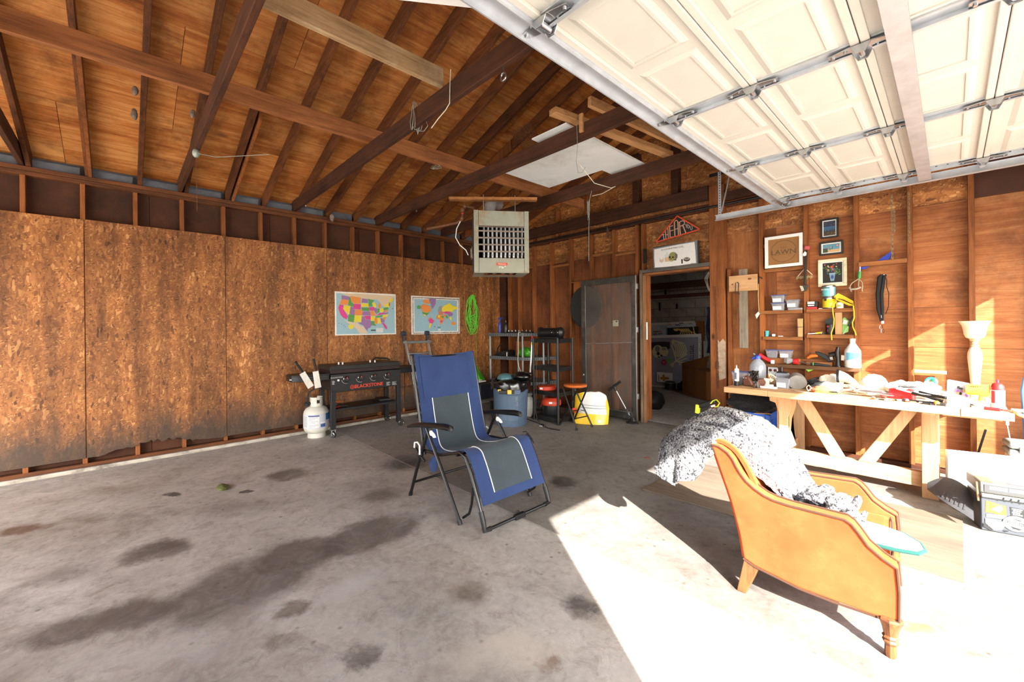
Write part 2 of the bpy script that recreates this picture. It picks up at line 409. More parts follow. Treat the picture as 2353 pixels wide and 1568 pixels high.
def concrete(name, stains=(), far=False, base=((0.30, c(110, 107, 103)), (0.43, c(158, 154, 148)), (0.54, c(180, 176, 169)), (0.70, c(210, 207, 201)))):
    m, nt, b = newmat(name)
    P = nd(nt, 'NewGeometry').outputs['Position']
    n1 = noise(nt, P, 0.55, 8, 0.62, 0.3); n2 = noise(nt, P, 2.3, 8, 0.68, 0.4); n3 = noise(nt, P, 22, 6, 0.7)
    f = mth(nt, 'ADD', mth(nt, 'ADD', mth(nt, 'MULTIPLY', n1, 0.42), mth(nt, 'MULTIPLY', n2, 0.36)), mth(nt, 'MULTIPLY', n3, 0.24))
    k = ramp(nt, f, list(base))
    k = mix(nt, ramp(nt, noise(nt, P, 1.7, 7, 0.7, 0.5), [(0.5, (0, 0, 0, 1)), (0.72, (0.5, 0.5, 0.5, 1))]), k, c(128, 112, 96))
    k = mix(nt, ramp(nt, noise(nt, P, 0.9, 9, 0.75, 1.0), [(0.56, (0, 0, 0, 1)), (0.72, (0.6, 0.6, 0.6, 1))]), k, c(104, 96, 89))
    k = mix(nt, ramp(nt, noise(nt, P, 3.1, 9, 0.8, 1.5), [(0.6, (0, 0, 0, 1)), (0.74, (0.6, 0.6, 0.6, 1))]), k, c(196, 192, 186))
    # pitting, grit and pale scuffs
    pv = nd(nt, 'TexVoronoi', {'Vector': P, 'Scale': 13.0}); sel = nd(nt, 'SeparateColor', {0: pv.outputs['Color']})
    pit = mth(nt, 'MULTIPLY', ramp(nt, pv.outputs['Distance'], [(0.05, (1, 1, 1, 1)), (0.2, (0, 0, 0, 1))]), mth(nt, 'GREATER_THAN', sel.outputs[0], 0.80))
    k = mix(nt, mth(nt, 'MULTIPLY', pit, 0.6), k, c(80, 70, 62))
    grit = mth(nt, 'MULTIPLY', ramp(nt, nd(nt, 'TexVoronoi', {'Vector': P, 'Scale': 34.0}).outputs['Distance'], [(0.05, (1, 1, 1, 1)), (0.14, (0, 0, 0, 1))]), mth(nt, 'GREATER_THAN', n2, 0.53))
    k = mix(nt, mth(nt, 'MULTIPLY', grit, 0.45), k, c(216, 210, 200))
    k = mix(nt, ramp(nt, noise(nt, P, 7.5, 10, 0.8, 0.6), [(0.5, (0, 0, 0, 1)), (0.66, (0.5, 0.5, 0.5, 1))]), k, c(110, 98, 88))
    if far:   # darker concrete beyond the joint, deepened towards +X to put shade in the colour
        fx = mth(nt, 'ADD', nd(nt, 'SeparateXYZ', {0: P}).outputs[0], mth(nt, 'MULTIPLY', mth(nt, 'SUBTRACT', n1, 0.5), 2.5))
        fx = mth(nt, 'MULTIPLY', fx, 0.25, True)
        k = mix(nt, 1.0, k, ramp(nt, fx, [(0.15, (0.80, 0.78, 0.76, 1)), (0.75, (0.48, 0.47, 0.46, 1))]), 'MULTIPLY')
    # fine cracks
    vo = nd(nt, 'TexVoronoi', {'Vector': nd(nt, 'VectorMath', {0: P, 1: nd(nt, 'VectorMath', {0: nd(nt, 'TexNoise', {'Vector': P, 'Scale': 2.5, 'Detail': 6.0}).outputs[1], 'Scale': 0.7}, operation='SCALE').outputs[0]}, operation='ADD').outputs[0], 'Scale': 0.55}, feature='DISTANCE_TO_EDGE')
    k = mix(nt, ramp(nt, vo.outputs['Distance'], [(0.0, (0.0 if far else 0.2,) * 3 + (1,)), (0.0025, (0, 0, 0, 1))]), k, c(186, 180, 172))
    wob = nd(nt, 'TexNoise', {'Vector': P, 'Scale': 3.0, 'Detail': 6.0, 'Roughness': 0.7}).outputs[1]
    Pw = nd(nt, 'VectorMath', {0: P, 1: nd(nt, 'VectorMath', {0: nd(nt, 'VectorMath', {0: wob, 1: (0.5, 0.5, 0.5)}, operation='SUBTRACT').outputs[0], 'Scale': 0.32}, operation='SCALE').outputs[0]}, operation='ADD').outputs[0]
    blot = ramp(nt, noise(nt, P, 5.0, 8, 0.75, 0.8), [(0.30, (0.55,) * 3 + (1,)), (0.56, (1, 1, 1, 1))])
    for (x, y, rx, ry, rot, col, amt, soft) in stains:
        # inverse placement: translate, then rotate, then scale to a unit disc
        t = nd(nt, 'VectorMath', {0: Pw, 1: (x, y, 0)}, operation='SUBTRACT').outputs[0]
        t = nd(nt, 'VectorRotate', {'Vector': t, 'Angle': -rot}, rotation_type='Z_AXIS').outputs[0]
        t = nd(nt, 'VectorMath', {0: t, 1: (1 / rx, 1 / ry, 0)}, operation='MULTIPLY').outputs[0]
        L = nd(nt, 'VectorMath', {0: t}, operation='LENGTH').outputs['Value']
        k = mix(nt, mix(nt, 1.0, ramp(nt, L, [(max(0.02, 1 - soft), (amt,) * 3 + (1,)), (1.0, (0, 0, 0, 1))]), blot, 'MULTIPLY'), k, col)
    nt.links.new(k, b.inputs['Base Color'])
    nt.links.new(ramp(nt, n2, [(0.3, (0.55,) * 3 + (1,)), (0.7, (0.85,) * 3 + (1,))]), b.inputs['Roughness'])
    b.inputs['Specular IOR Level'].default_value = 0.3
    bump(nt, b, mth(nt, 'ADD', n3, mth(nt, 'MULTIPLY', n2, 0.6)), 0.12, 0.006)
    return m
DK, BR, LT, RS = c(92, 84, 78), c(96, 82, 68), c(190, 188, 184), c(112, 82, 58)
STAINS = [(1.52, 0.79, 0.48, 0.009, 1.334, c(196, 192, 186), 0.6, 0.6), (1.90, 1.66, 0.53, 0.009, 1.014, c(196, 192, 186), 0.6, 0.6), (3.26, -0.08, 0.38, 0.16, 1.20, DK, 0.80, 0.35), (3.43, 0.46, 0.40, 0.36, 1.45, DK, 0.80, 0.35), (3.28, 0.85, 0.33, 0.27, 1.39, DK, 0.80, 0.30), (3.36, 1.26, 0.43, 0.25, 1.61, DK, 0.80, 0.30), (2.59, 0.16, 0.24, 0.19, 0.83, DK, 0.80, 0.40), (2.53, 0.20, 0.17, 0.11, 1.84, DK, 0.70, 0.50), (3.83, 0.97, 0.27, 0.14, 1.55, LT, 0.75, 0.80), (3.82, 0.62, 0.34, 0.20, 0.83, LT, 0.50, 0.90), (3.76, 0.16, 0.42, 0.18, 0.83, LT, 0.40, 0.90), (4.82, 1.24, 0.36, 0.15, 0.83, c(196, 188, 174), 0.60, 0.60), (3.84, 0.64, 0.10, 0.09, 0.83, BR, 0.80, 0.50), (4.38, 0.76, 0.09, 0.08, 0.83, DK, 0.85, 0.50), (4.04, 0.54, 0.13, 0.07, 0.83, BR, 0.60, 0.70), (4.38, 1.39, 0.14, 0.15, 0.83, BR, 0.70, 0.70), (4.87, 1.74, 0.10, 0.12, 0.83, c(58, 54, 52), 0.80, 0.60), (5.00, 1.33, 0.08, 0.07, 0.83, RS, 0.80, 0.60), (1.50, -0.55, 0.15, 0.12, 0.84, c(96, 66, 40), 0.80, 0.50), (1.62, 1.18, 0.23, 0.20, 0.85, DK, 0.85, 0.40), (2.77, 1.65, 0.20, 0.19, 0.84, DK, 0.70, 0.60), (3.70, 3.00, 0.15, 0.19, 0.84, c(50, 47, 46), 0.85, 0.50), (2.18, 2.22, 0.30, 0.32, 0.85, c(60, 56, 54), 0.80, 0.60), (1.45, 0.29, 0.09, 0.06, 0.84, c(34, 28, 24), 0.95, 0.30), (1.86, 0.82, 0.05, 0.05, 0.84, c(40, 32, 26), 0.90, 0.40), (2.52, -0.29, 0.25, 0.16, 0.83, DK, 0.50, 0.80), (6.07, 2.73, 0.11, 0.05, 0.83, c(130, 96, 64), 0.80, 0.50), (4.05, 2.81, 0.12, 0.12, 0.84, c(120, 110, 100), 0.60, 0.60), (1.83, 2.83, 0.69, 0.58, 0.85, c(96, 88, 82), 0.40, 0.80), (2.20, 0.74, 0.46, 0.26, 0.84, DK, 0.35, 0.90)]
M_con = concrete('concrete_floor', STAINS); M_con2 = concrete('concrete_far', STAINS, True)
M_concrete2 = concrete('concrete_storage')
M_curb = pbr('chipped_curb', c(176, 168, 156), 0.85, var=0.25, scale=8, dirt=(c(92, 82, 72), 0.9), bmp=0.3)
M_drive = pbr('driveway', c(196, 190, 178), 0.9, var=0.1, scale=2)

# ------------------------------------------------------------------ floor
floor = thing('floor', kind='structure')
def slab(name, x0, x1, y0, y1, m=None):
    part(floor, name, MB().bb(x0, x1, y0, y1, -0.12, 0.0), m or M_con, bev=0.006)
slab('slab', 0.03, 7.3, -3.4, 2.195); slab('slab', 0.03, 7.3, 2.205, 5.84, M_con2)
part(floor, 'joint_filler', MB().bb(0.0, 7.3, 2.18, 2.22, -0.11, -0.004), pbr('joint_sand', c(176, 168, 154), 0.95, var=0.2, scale=20))
slab('storage_slab', 0.4, 5.4, 5.845, 9.6, M_concrete2)
drv = thing('driveway', kind='structure'); part(drv, 'driveway_slab', MB().bb(7.31, 40, -25, 30, -0.25, -0.03).bb(-12, 7.3, -25, -3.41, -0.25, -0.03), M_drive)
lawn = thing('lawn', kind='structure'); part(lawn, 'grass_field', MB().bb(40.05, 90, -60, 60, -0.25, -0.05).bb(7.31, 40, -60, -25.05, -0.25, -0.05).bb(7.31, 40, 30.05, 60, -0.25, -0.05), pbr('grass_green', c(92, 106, 62), 0.95, var=0.3, scale=3))

# ------------------------------------------------------------------ left wall
Y0S, DYS = 0.9328, 0.4064
wl_ = thing('wall_left', kind='structure')
part(wl_, 'curb', MB().bb(-0.2, 0.028, -3.4, 5.72, -0.1, 0.035), M_curb, bev=0.008)
part(wl_, 'bottom_plate', MB().bb(-0.09, 0.0, -3.4, 5.72, 0.037, 0.075), M_platey, bev=0.003)
part(wl_, 'top_plate', MB().bb(-0.09, 0.0, -3.4, 5.72, 2.99, 3.03), M_platey, bev=0.003)
part(wl_, 'top_plate', MB().bb(-0.09, 0.004, -3.4, 5.72, 3.033, 3.075), M_platey, bev=0.003)
ys = [Y0S + DYS * k for k in range(-10, 12)]
st0 = part(wl_, 'stud', MB().box((-0.045, 0, 1.532), (0.088, 0.038, 2.912)), M_stud, bev=0.002, seg=1); st0.location = (0, ys[0], 0)
for y in ys[1:]: inst(st0, wl_, (0, y, 0))
seams = [-3.4, -2.715, -1.496, -0.277, 0.942, 2.161, 3.38, 4.599, 5.50]
for i, (a, b) in enumerate(zip(seams, seams[1:])):
    zt = 2.615 + 0.004 * (i % 2)
    if abs(a + 0.277) < 0.01:    # the sheet with a rotted, ragged lower edge
        pts = [(0.001, a + 0.003, zt), (0.001, b - 0.003, zt), (0.001, b - 0.003, 0.135)]
        yy = b - 0.003; rr = random.Random(3)
        while yy > a + 0.06:
            yy -= rr.uniform(0.015, 0.04); u = (yy - a) / 1.22
            pts.append((0.001, max(yy, a + 0.01), 0.13 + (0.085 * max(0, sin((u - 0.02) * pi * 1.2)) ** 1.5 if u < 0.85 else 0.0) * rr.uniform(0.6, 1.25) + rr.uniform(-0.008, 0.008)))
        pts.append((0.001, a + 0.003, 0.132))
        part(wl_, 'osb_panel', MB().prism(pts, (0.012, 0, 0)), M_osb, smooth=False)
    else:
        part(wl_, 'osb_panel', MB().bb(0.001, 0.013, a + 0.003, b - 0.003, 0.132, zt), M_osb, bev=0.002, seg=1)
sheet = [-3.4, -2.2, -0.98, 0.24, 1.46, 2.68, 3.9, 5.12, 5.9]
for a, b in zip(sheet, sheet[1:]): part(wl_, 'sheathing_board', MB().bb(-0.13, -0.092, a + 0.002, b - 0.002, -0.05, 3.075), M_sheath)
part(wl_, 'light_seal_siding', MB().bb(-0.16, -0.132, -3.5, 5.9, -0.1, 3.25), M_sheath)  # unseen outer skin, added to stop daylight leaking through the board seams
part(wl_, 'frieze_board', MB().bb(-0.12, -0.095, -3.4, 5.9, 3.075, 3.21), M_blue)
for y in ys[:-1]:
    if random.random() < 0.55: part(wl_, 'fire_block', MB().bb(-0.085, -0.045, y + 0.02, y + DYS - 0.02, 3.077, 3.077 + 0.085), M_blue, smooth=False)

# ------------------------------------------------------------------ back wall (gable end)
RS_, RZ = 0.335, 3.08          # roof slope, underside of the rafters at the left wall
def zr(x): return RZ + RS_ * (x if x <= 3.65 else 7.3 - x)
wb = thing('wall_back', kind='structure')
M_stud2 = M_stud
def stud(x0, x1, z0=0.04, z1=2.99, y0=5.72, y1=5.808, m=None, name='stud'):
    return part(wb, name, MB().bb(x0, x1, y0, y1, z0, z1), m or M_stud2, bev=0.003, seg=1)
for x0, x1 in [(0.01, 0.05), (0.30, 0.34), (0.70, 0.745), (1.15, 1.195), (1.60, 1.64), (2.03, 2.075), (2.48, 2.525), (2.885, 2.935)]: stud(x0, x1, z1=2.985)
stud(2.945, 2.985, z1=2.30); stud(2.99, 3.03, z1=2.985); stud(3.03, 3.09, z1=2.20, y0=5.70, name='door_trimmer')
stud(3.99, 4.18, z1=3.29, y0=5.70, name='post'); stud(4.20, 4.24, z0=0.04, z1=2.17); stud(4.572, 4.618); stud(5.03, 5.072)
stud(5.478, 5.52); stud(5.893, 5.935); stud(6.305, 6.347); stud(6.72, 6.76); stud(7.13, 7.17)
part(wb, 'bottom_plate', MB().bb(0.0, 2.98, 5.72, 5.808, 0.002, 0.04), M_platex, bev=0.003)
part(wb, 'bottom_plate', MB().bb(4.0, 7.3, 5.72, 5.808, 0.002, 0.04), M_platex, bev=0.003)
part(wb, 'ribbon_beam', MB().bb(0.05, 3.985, 5.672, 5.718, 3.12, 3.305), M_jst, bev=0.004)
part(wb, 'ribbon_beam', MB().bb(4.185, 7.25, 5.672, 5.718, 3.05, 3.16), M_jst, bev=0.004)
part(wb, 'top_plate', MB().bb(0.0, 3.985, 5.72, 5.808, 2.99, 3.07), M_platex, bev=0.003)
part(wb, 'top_plate', MB().bb(4.185, 7.3, 5.72, 5.808, 2.99, 3.07), M_platex, bev=0.003)
for x in [0.72, 1.3, 1.95, 2.86, 3.47, 4.1, 4.8, 5.5, 6.2]:
    w_ = 0.10 if x in (2.86, 3.47) else 0.045
    part(wb, 'gable_stud', MB().bb(x, x + w_, 5.70 if w_ > 0.05 else 5.72, 5.808, 3.21 if w_ > 0.05 else 3.075, zr(x) + 0.03), M_jst if w_ > 0.05 else M_stud2, bev=0.003, seg=1)
# sheathing: OSB band over plywood, door opening between
oz = 2.61
xs_o = [0.0, 1.17, 2.42, 3.02]
for a, b in zip(xs_o, xs_o[1:]):
    part(wb, 'osb_panel', MB().bb(a + 0.002, b - 0.002, 5.81, 5.826, oz, 3.07), M_osbh)
part(wb, 'osb_panel', MB().bb(3.022, 3.99, 5.81, 5.826, 2.235, 3.07), M_osbh)
part(wb, 'osb_panel', MB().bb(4.0, 4.80, 5.81, 5.826, 2.63, 3.07), M_osbh); part(wb, 'osb_panel', MB().bb(4.803, 5.49, 5.81, 5.826, 2.63, 3.07), M_osbh)
part(wb, 'osb_panel', MB().bb(5.493, 6.31, 5.81, 5.826, 2.615, 3.07), M_osbh)
part(wb, 'dark_panel', MB().bb(6.315, 7.3, 5.805, 5.826, 2.612, 3.07), pbr('dark_ply', c(70, 36, 18), 0.7, var=0.2, scale=6))
gx = [0.0, 1.22, 2.44, 3.65, 4.87, 6.09, 7.3]
for a, b in zip(gx, gx[1:]):
    part(wb, 'osb_panel', MB().prism([(a + 0.002, 5.81, 3.072), (b - 0.002, 5.81, 3.072), (b - 0.002, 5.81, zr(b) + 0.16), (a + 0.002, 5.81, zr(a) + 0.16)], (0, 0.016, 0)), M_osbh)
M_plyd = plywood('plywood_wall_dark', [(0.25, c(70, 36, 17)), (0.42, c(104, 57, 28)), (0.58, c(126, 72, 37)), (0.78, c(146, 90, 50))], 'Z', 1.2, rvar=0.25)
for a, b in [(0.0, 1.17), (1.17, 2.39), (2.39, 3.02)]: part(wb, 'plywood_panel', MB().bb(a + 0.002, b - 0.002, 5.812, 5.826, 0.0, oz - 0.003), M_plyd)
part(wb, 'plywood_panel', MB().bb(4.0, 4.60, 5.812, 5.826, 0.0, 2.628), plywood('plywood_tall', [(0.25, c(104, 58, 27)), (0.42, c(148, 88, 46)), (0.58, c(172, 108, 60)), (0.78, c(190, 132, 84))], 'Z', 1.2, rvar=0.2))
part(wb, 'plywood_panel', MB().bb(4.602, 4.735, 5.812, 5.826, 0.0, 2.628), wood('board_red', c(158, 96, 52), c(104, 58, 28), 'Z', 1.0))
for z0, z1, x0, x1 in [(0.0, 1.21, 4.737, 5.915), (1.213, 1.59, 4.737, 5.915), (1.593, 2.628, 4.737, 5.915), (0.0, 1.205, 5.918, 7.3), (1.208, 1.60, 5.918, 6.325), (1.603, 2.612, 5.918, 6.325), (1.208, 2.61, 6.328, 7.3)]:
    part(wb, 'plywood_panel', MB().bb(x0, x1, 5.812 + (0.0 if z0 == 0 else 0.001), 5.826, z0, z1), M_plyw)
# blocking and window-like nogs between the studs
part(wb, 'nogging', MB().bb(4.62, 5.03, 5.735, 5.808, 2.385, 2.43), M_shelf, bev=0.003)
part(wb, 'nogging', MB().bb(4.62, 5.03, 5.735, 5.808, 2.085, 2.125), M_shelf, bev=0.003)
part(wb, 'nogging', MB().bb(2.525, 2.885, 5.735, 5.808, 2.56, 2.60), M_shelf, bev=0.003)
part(wb, 'nogging', MB().bb(0.34, 0.70, 5.735, 5.808, 2.57, 2.61), M_shelf, bev=0.003)
part(wb, 'nogging', MB().bb(2.075, 2.48, 5.735, 5.808, 2.61, 2.65), M_shelf, bev=0.003)
part(wb, 'nogging', MB().bb(5.52, 5.893, 5.70, 5.74, 2.055, 2.098), M_shelf, bev=0.003)
part(wb, 'nogging', MB().bb(1.195, 1.60, 5.735, 5.808, 2.52, 2.56), M_shelf, bev=0.003)
part(wb, 'cleat', MB().bb(1.70, 1.86, 5.71, 5.72, 1.6, 2.20).bb(1.62, 1.9, 5.69, 5.72, 2.2, 2.215), M_stud2, bev=0.003)
part(wb, 'ledger', MB().bb(5.935, 6.16, 5.72, 5.76, 0.955, 0.985), M_pine, bev=0.003)
part(wb, 'switch_box', MB().bb(3.035, 3.075, 5.69, 5.72, 2.38, 2.60), M_dark, bev=0.004)
part(wb, 'painted_patch', MB().prism([(4.10, 5.6985, 0.72), (4.18, 5.6985, 0.76), (4.181, 5.6985, 1.23), (4.15, 5.6985, 1.27), (4.11, 5.6985, 1.22), (4.085, 5.6985, 1.26), (4.09, 5.6985, 1.0), (4.075, 5.6985, 0.9)], (0, 0.0014, 0)), pbr('worn_white_paint', c(168, 148, 128), 0.8, var=0.25, scale=12, dirt=(c(140, 86, 46), 1.0)))
# rail pipe
part(wb, 'pipe', MB().tube([(0.2, 5.655, 3.03), (2.4, 5.655, 3.005), (5.0, 5.655, 3.0)], 0.016, 8), M_black)
part(wb, 'pipe_strap', MB().bb(2.44, 2.452, 5.63, 5.68, 2.86, 3.02), M_steel, smooth=False)

part(wb, 'light_seal_siding', MB().bb(5.37, 7.42, 5.828, 5.85, -0.05, 3.1), M_sheath)  # outer skin added behind the sheets to block light leaks
part(wb, 'light_seal_siding', MB().prism([(-0.1, 5.828, 3.06), (7.4, 5.828, 3.06), (7.4, 5.828, 3.3), (3.65, 5.828, 4.6), (-0.1, 5.828, 3.3)], (0, 0.02, 0)), M_sheath)
part(wb, 'light_seal_siding', MB().bb(-0.15, 0.4, 5.828, 5.85, -0.05, 3.1), M_sheath)
# ------------------------------------------------------------------ near wall and front wall (behind the camera)
wn_ = thing('wall_near', kind='structure')
OX0, OX1, OZ = 0.1, 7.1, 2.7      # unseen opening behind the camera, added and widened to light the left side
part(wn_, 'gable_panel', MB().prism([(-0.1, -3.4, OZ), (7.4, -3.4, OZ), (7.4, -3.4, 3.1), (3.65, -3.4, 4.46), (-0.1, -3.4, 3.1)], (0, -0.1, 0)), M_osbh)
part(wn_, 'near_panel', MB().bb(-0.1, OX0, -3.5, -3.4, 0, OZ), M_osbh); part(wn_, 'near_panel', MB().bb(OX1, 7.4, -3.5, -3.4, 0, OZ), M_osbh)
wf = thing('wall_front', kind='structure')
JY0, JY1, HZ, XF = 0.165, 5.275, 2.357, 7.3
part(wf, 'front_panel', MB().bb(XF, XF + 0.12, -3.45, JY0, -0.05, 3.12), M_osbh); part(wf, 'front_panel', MB().bb(XF, XF + 0.12, JY1, 5.9, -0.05, 3.12), M_osbh)
part(wf, 'header_beam', MB().bb(XF, XF + 0.12, JY0, JY1, HZ, 3.12), M_platey)
part(wf, 'jamb', MB().bb(XF - 0.02, XF, JY0 - 0.12, JY0, 0, HZ + 0.1), M_white); part(wf, 'jamb', MB().bb(XF - 0.02, XF, JY1, JY1 + 0.12, 0, HZ + 0.1), M_white)

# ------------------------------------------------------------------ roof structure
ceil = thing('ceiling', kind='structure')
RD = 0.145
def roofseg(side):
    f = (lambda x: x) if side < 0 else (lambda x: 7.3 - x)
    return f
TH = math.atan(RS_)
def raf(side):
    mb = MB(); f = roofseg(side)
    x0, x1 = -0.12, 3.63
    a = [(f(x0), -0.02, RZ + RS_ * x0), (f(x1), -0.02, RZ + RS_ * x1), (f(x1), -0.02, RZ + RS_ * x1 + RD), (f(x0), -0.02, RZ + RS_ * x0 + RD)]
    return mb.prism(a, (0, 0.04, 0))
for side in (-1, 1):
    r0 = part(ceil, 'rafter', raf(side), M_raf, bev=0.003, seg=1); r0.location = (0, ys[0] + 0.04, 0)
    for y in ys[1:]:
        if y < 5.75: inst(r0, ceil, (0, y + 0.04, 0))
part(ceil, 'ridge_board', MB().bb(3.63, 3.67, -3.4, 5.8, RZ + RS_ * 3.65 - 0.02, RZ + RS_ * 3.65 + RD), M_raf)
# a few rafters are sistered or patched with a second, paler piece
for (y, x0, x1) in [(-0.285 + 0.043, 0.0, 1.6), (0.9328 + 0.083, 0.0, 1.45), (3.777, 0.6, 2.2), (4.59, 0.1, 1.5)]:
    part(ceil, 'sister_board', MB().prism([(x0, y, RZ + RS_ * x0 - 0.01), (x1, y, RZ + RS_ * x1 - 0.01), (x1, y, RZ + RS_ * x1 + 0.12), (x0, y, RZ + RS_ * x0 + 0.12)], (0, 0.03, 0)), M_stud, bev=0.003, seg=1)
rr = random.Random(11)
for side in (-1, 1):
    f = roofseg(side); rows = [-0.3, 0.78, 1.99, 3.21, 3.66]
    for i, (a, b) in enumerate(zip(rows, rows[1:])):
        yb = [-3.45] + [-3.45 + 0.8 * (i % 3) + 0.6 + 2.44 * k for k in range(0, 5)] + [5.83]
        yb = sorted(set(min(5.83, q) for q in yb))
        for p, q in zip(yb, yb[1:]):
            z = lambda x: RZ + RS_ * x + RD + 0.002
            part(ceil, 'plywood_sheet', MB().prism([(f(a + 0.002), p + 0.002, z(a)), (f(b - 0.002), p + 0.002, z(b)), (f(b - 0.002), q - 0.002, z(b)), (f(a + 0.002), q - 0.002, z(a))], (0, 0, 0.014)), M_ply, smooth=False)
for side in (-1, 1):
    f = roofseg(side); z = lambda x: RZ + RS_ * x + RD + 0.018
    part(ceil, 'light_seal_roofing', MB().prism([(f(-0.35), -3.6, z(-0.35)), (f(3.66), -3.6, z(3.66)), (f(3.66), 6.0, z(3.66)), (f(-0.35), 6.0, z(-0.35))], (0, 0, 0.02)), M_sheath, smooth=False)  # continuous cover added out of view, seals light leaks between roof sheets
j0 = part(ceil, 'joist', MB().bb(-0.08, 7.36, -0.02, 0.02, 3.08, 3.225), M_jst, bev=0.004); j0.location = (0, 0.51, 0)
for y in (-1.9, -0.7, 1.75, 2.95, 4.2): inst(j0, ceil, (0, y, 0))
part(ceil, 'strongback', MB().bb(2.35, 2.39, -3.3, 5.12, 3.227, 3.375), M_strong, bev=0.004)
part(ceil, 'strongback', MB().bb(3.60, 3.64, 0.35, 1.74, 3.227, 3.365), M_pale, bev=0.004)
# ------------------------------------------------------------------ overhead garage door, raised
SX0, SW, DZ = 4.995, 0.4595, 2.752
DY0, DY1 = 0.18, 5.06
STY = [0.13, 1.31, 2.515, 3.70, 4.955]
gd = thing('garage_door', 'raised cream sectional garage door with galvanised ribs hanging under the rafters', 'garage door', (6.0, 2.6, DZ))
for k in range(4):
    x0 = SX0 + SW * k; x1 = x0 + SW - 0.004
    mb = MB().bb(x0, x1, DY0, DY1, DZ + 0.012, DZ + 0.045)
    mb.bb(x0, x0 + 0.034, DY0, DY1, DZ - 0.008, DZ + 0.012).bb(x1 - 0.034, x1, DY0, DY1, DZ - 0.008, DZ + 0.012)
    sec = part(gd, 'door_section', mb, M_cream, bev=0.004)
    for a, b in zip(STY, STY[1:]):
        m_ = (a + b) / 2 + 0.03
        for p, q in ((a + 0.075, m_ - 0.035), (m_ + 0.035, b - 0.03)):
            X0, X1 = x0 + 0.085, x1 - 0.075; z = DZ + 0.0118
            g = 0.026
            pm = MB()
            # raised field: slope up, small step, flat field
            r0 = [(X0, p, z), (X1, p, z), (X1, q, z), (X0, q, z)]
            r1 = [(X0 + g, p + g, z - 0.011), (X1 - g, p + g, z - 0.011), (X1 - g, q - g, z - 0.011), (X0 + g, q - g, z - 0.011)]
            h = g + 0.014
            r2 = [(X0 + h, p + h, z - 0.011), (X1 - h, p + h, z - 0.011), (X1 - h, q - h, z - 0.011), (X0 + h, q - h, z - 0.011)]
            r3 = [(u, v, z - 0.004) for u, v, w in r2]
            l = h + 0.008
            r4 = [(X0 + l, p + l, z - 0.004), (X1 - l, p + l, z - 0.004), (X1 - l, q - l, z - 0.004), (X0 + l, q - l, z - 0.004)]
            o = 0
            for A, B in ((r0, r1), (r1, r2), (r2, r3)):
                pm.add(A + B, [(0, 1, 5, 4), (1, 2, 6, 5), (2, 3, 7, 6), (3, 0, 4, 7)])
            pm.face(r3)
            part(sec, 'raised_panel', pm, M_cream, smooth=False)
# galvanised stiles, one per section and line, and hinges at the joints
def stile(x0, x1, y, end=False):
    mb = MB().bb(x0 + 0.036, x1 - 0.036, y - 0.032, y + 0.032, DZ + 0.001, DZ + 0.0115)
    mb.bb(x0 + 0.036, x1 - 0.036, y + 0.028, y + 0.032, DZ - 0.022, DZ + 0.002)
    mb.bb(x0 + 0.036, x1 - 0.036, y + 0.014, y + 0.032, DZ - 0.024, DZ - 0.021)
    return mb
hinge0 = None
for i, y in enumerate(STY):
    for k in range(4):
        s_ = part(gd, 'stile', stile(SX0 + SW * k, SX0 + SW * (k + 1), y), M_galv, smooth=False)
        if i == 4:
            sl_ = MB()
            for j in range(6): sl_.box((SX0 + SW * k + 0.07 + j * 0.066, y - 0.012, DZ + 0.0005), (0.012, 0.016, 0.002))
            part(s_, 'slot_holes', sl_, M_dark, smooth=False)
    for k in range(0, 5):
        x = SX0 + SW * k + (0.03 if k == 0 else (-0.03 if k == 4 else 0))
        hb = MB().box((0, 0, DZ - 0.012), (0.075, 0.05, 0.004)).prism([(-0.1, -0.012, DZ - 0.013), (-0.03, -0.026, DZ - 0.013), (-0.03, 0.026, DZ - 0.013), (-0.1, 0.012, DZ - 0.013)], (0, 0, 0.004))
        hb.prism([(0.1, 0.012, DZ - 0.013), (0.03, 0.026, DZ - 0.013), (0.03, -0.026, DZ - 0.013), (0.1, -0.012, DZ - 0.013)], (0, 0, 0.004))
        hb.tube([(0, -0.022, DZ - 0.026), (0, 0.022, DZ - 0.026)], 0.011, 10)
        hb.prism([(-0.03, 0.024, DZ - 0.012), (0.03, 0.024, DZ - 0.012), (0.014, 0.024, DZ - 0.042), (-0.014, 0.024, DZ - 0.042)], (0, 0.003, 0)).prism([(-0.03, -0.027, DZ - 0.012), (0.03, -0.027, DZ - 0.012), (0.014, -0.027, DZ - 0.042), (-0.014, -0.027, DZ - 0.042)], (0, 0.003, 0))
        for bx, by in ((-0.085, 0), (0.085, 0), (0.045, 0.014), (-0.045, -0.014)): hb.cyl((bx, by, DZ - 0.013), (bx, by, DZ - 0.019), 0.006, n=6)
        hb.v = [V((p.x * 1.25, p.y * 1.5, DZ + (p.z - DZ) * 1.25)) for p in hb.v]
        hb.v = [p + V((x, y, 0)) for p in hb.v]
        h = part(gd, 'hinge', hb, M_steel)
        if i == 4:
            part(h, 'roller', MB().cyl((x, y + 0.03, DZ - 0.026), (x, y + 0.13, DZ - 0.026), 0.006, n=8).cyl((x, y + 0.13, DZ - 0.026), (x, y + 0.155, DZ - 0.026), 0.02, n=14), M_galv)
part(gd, 'edge_angle', MB().bb(4.905, 4.998, DY0, DY1 + 0.01, DZ - 0.012, DZ + 0.004).bb(4.905, 4.912, DY0, DY1 + 0.01, DZ - 0.04, DZ - 0.01).bb(4.984, 4.99, DY0, DY1 + 0.01, DZ - 0.03, DZ - 0.01), M_galv, smooth=False)
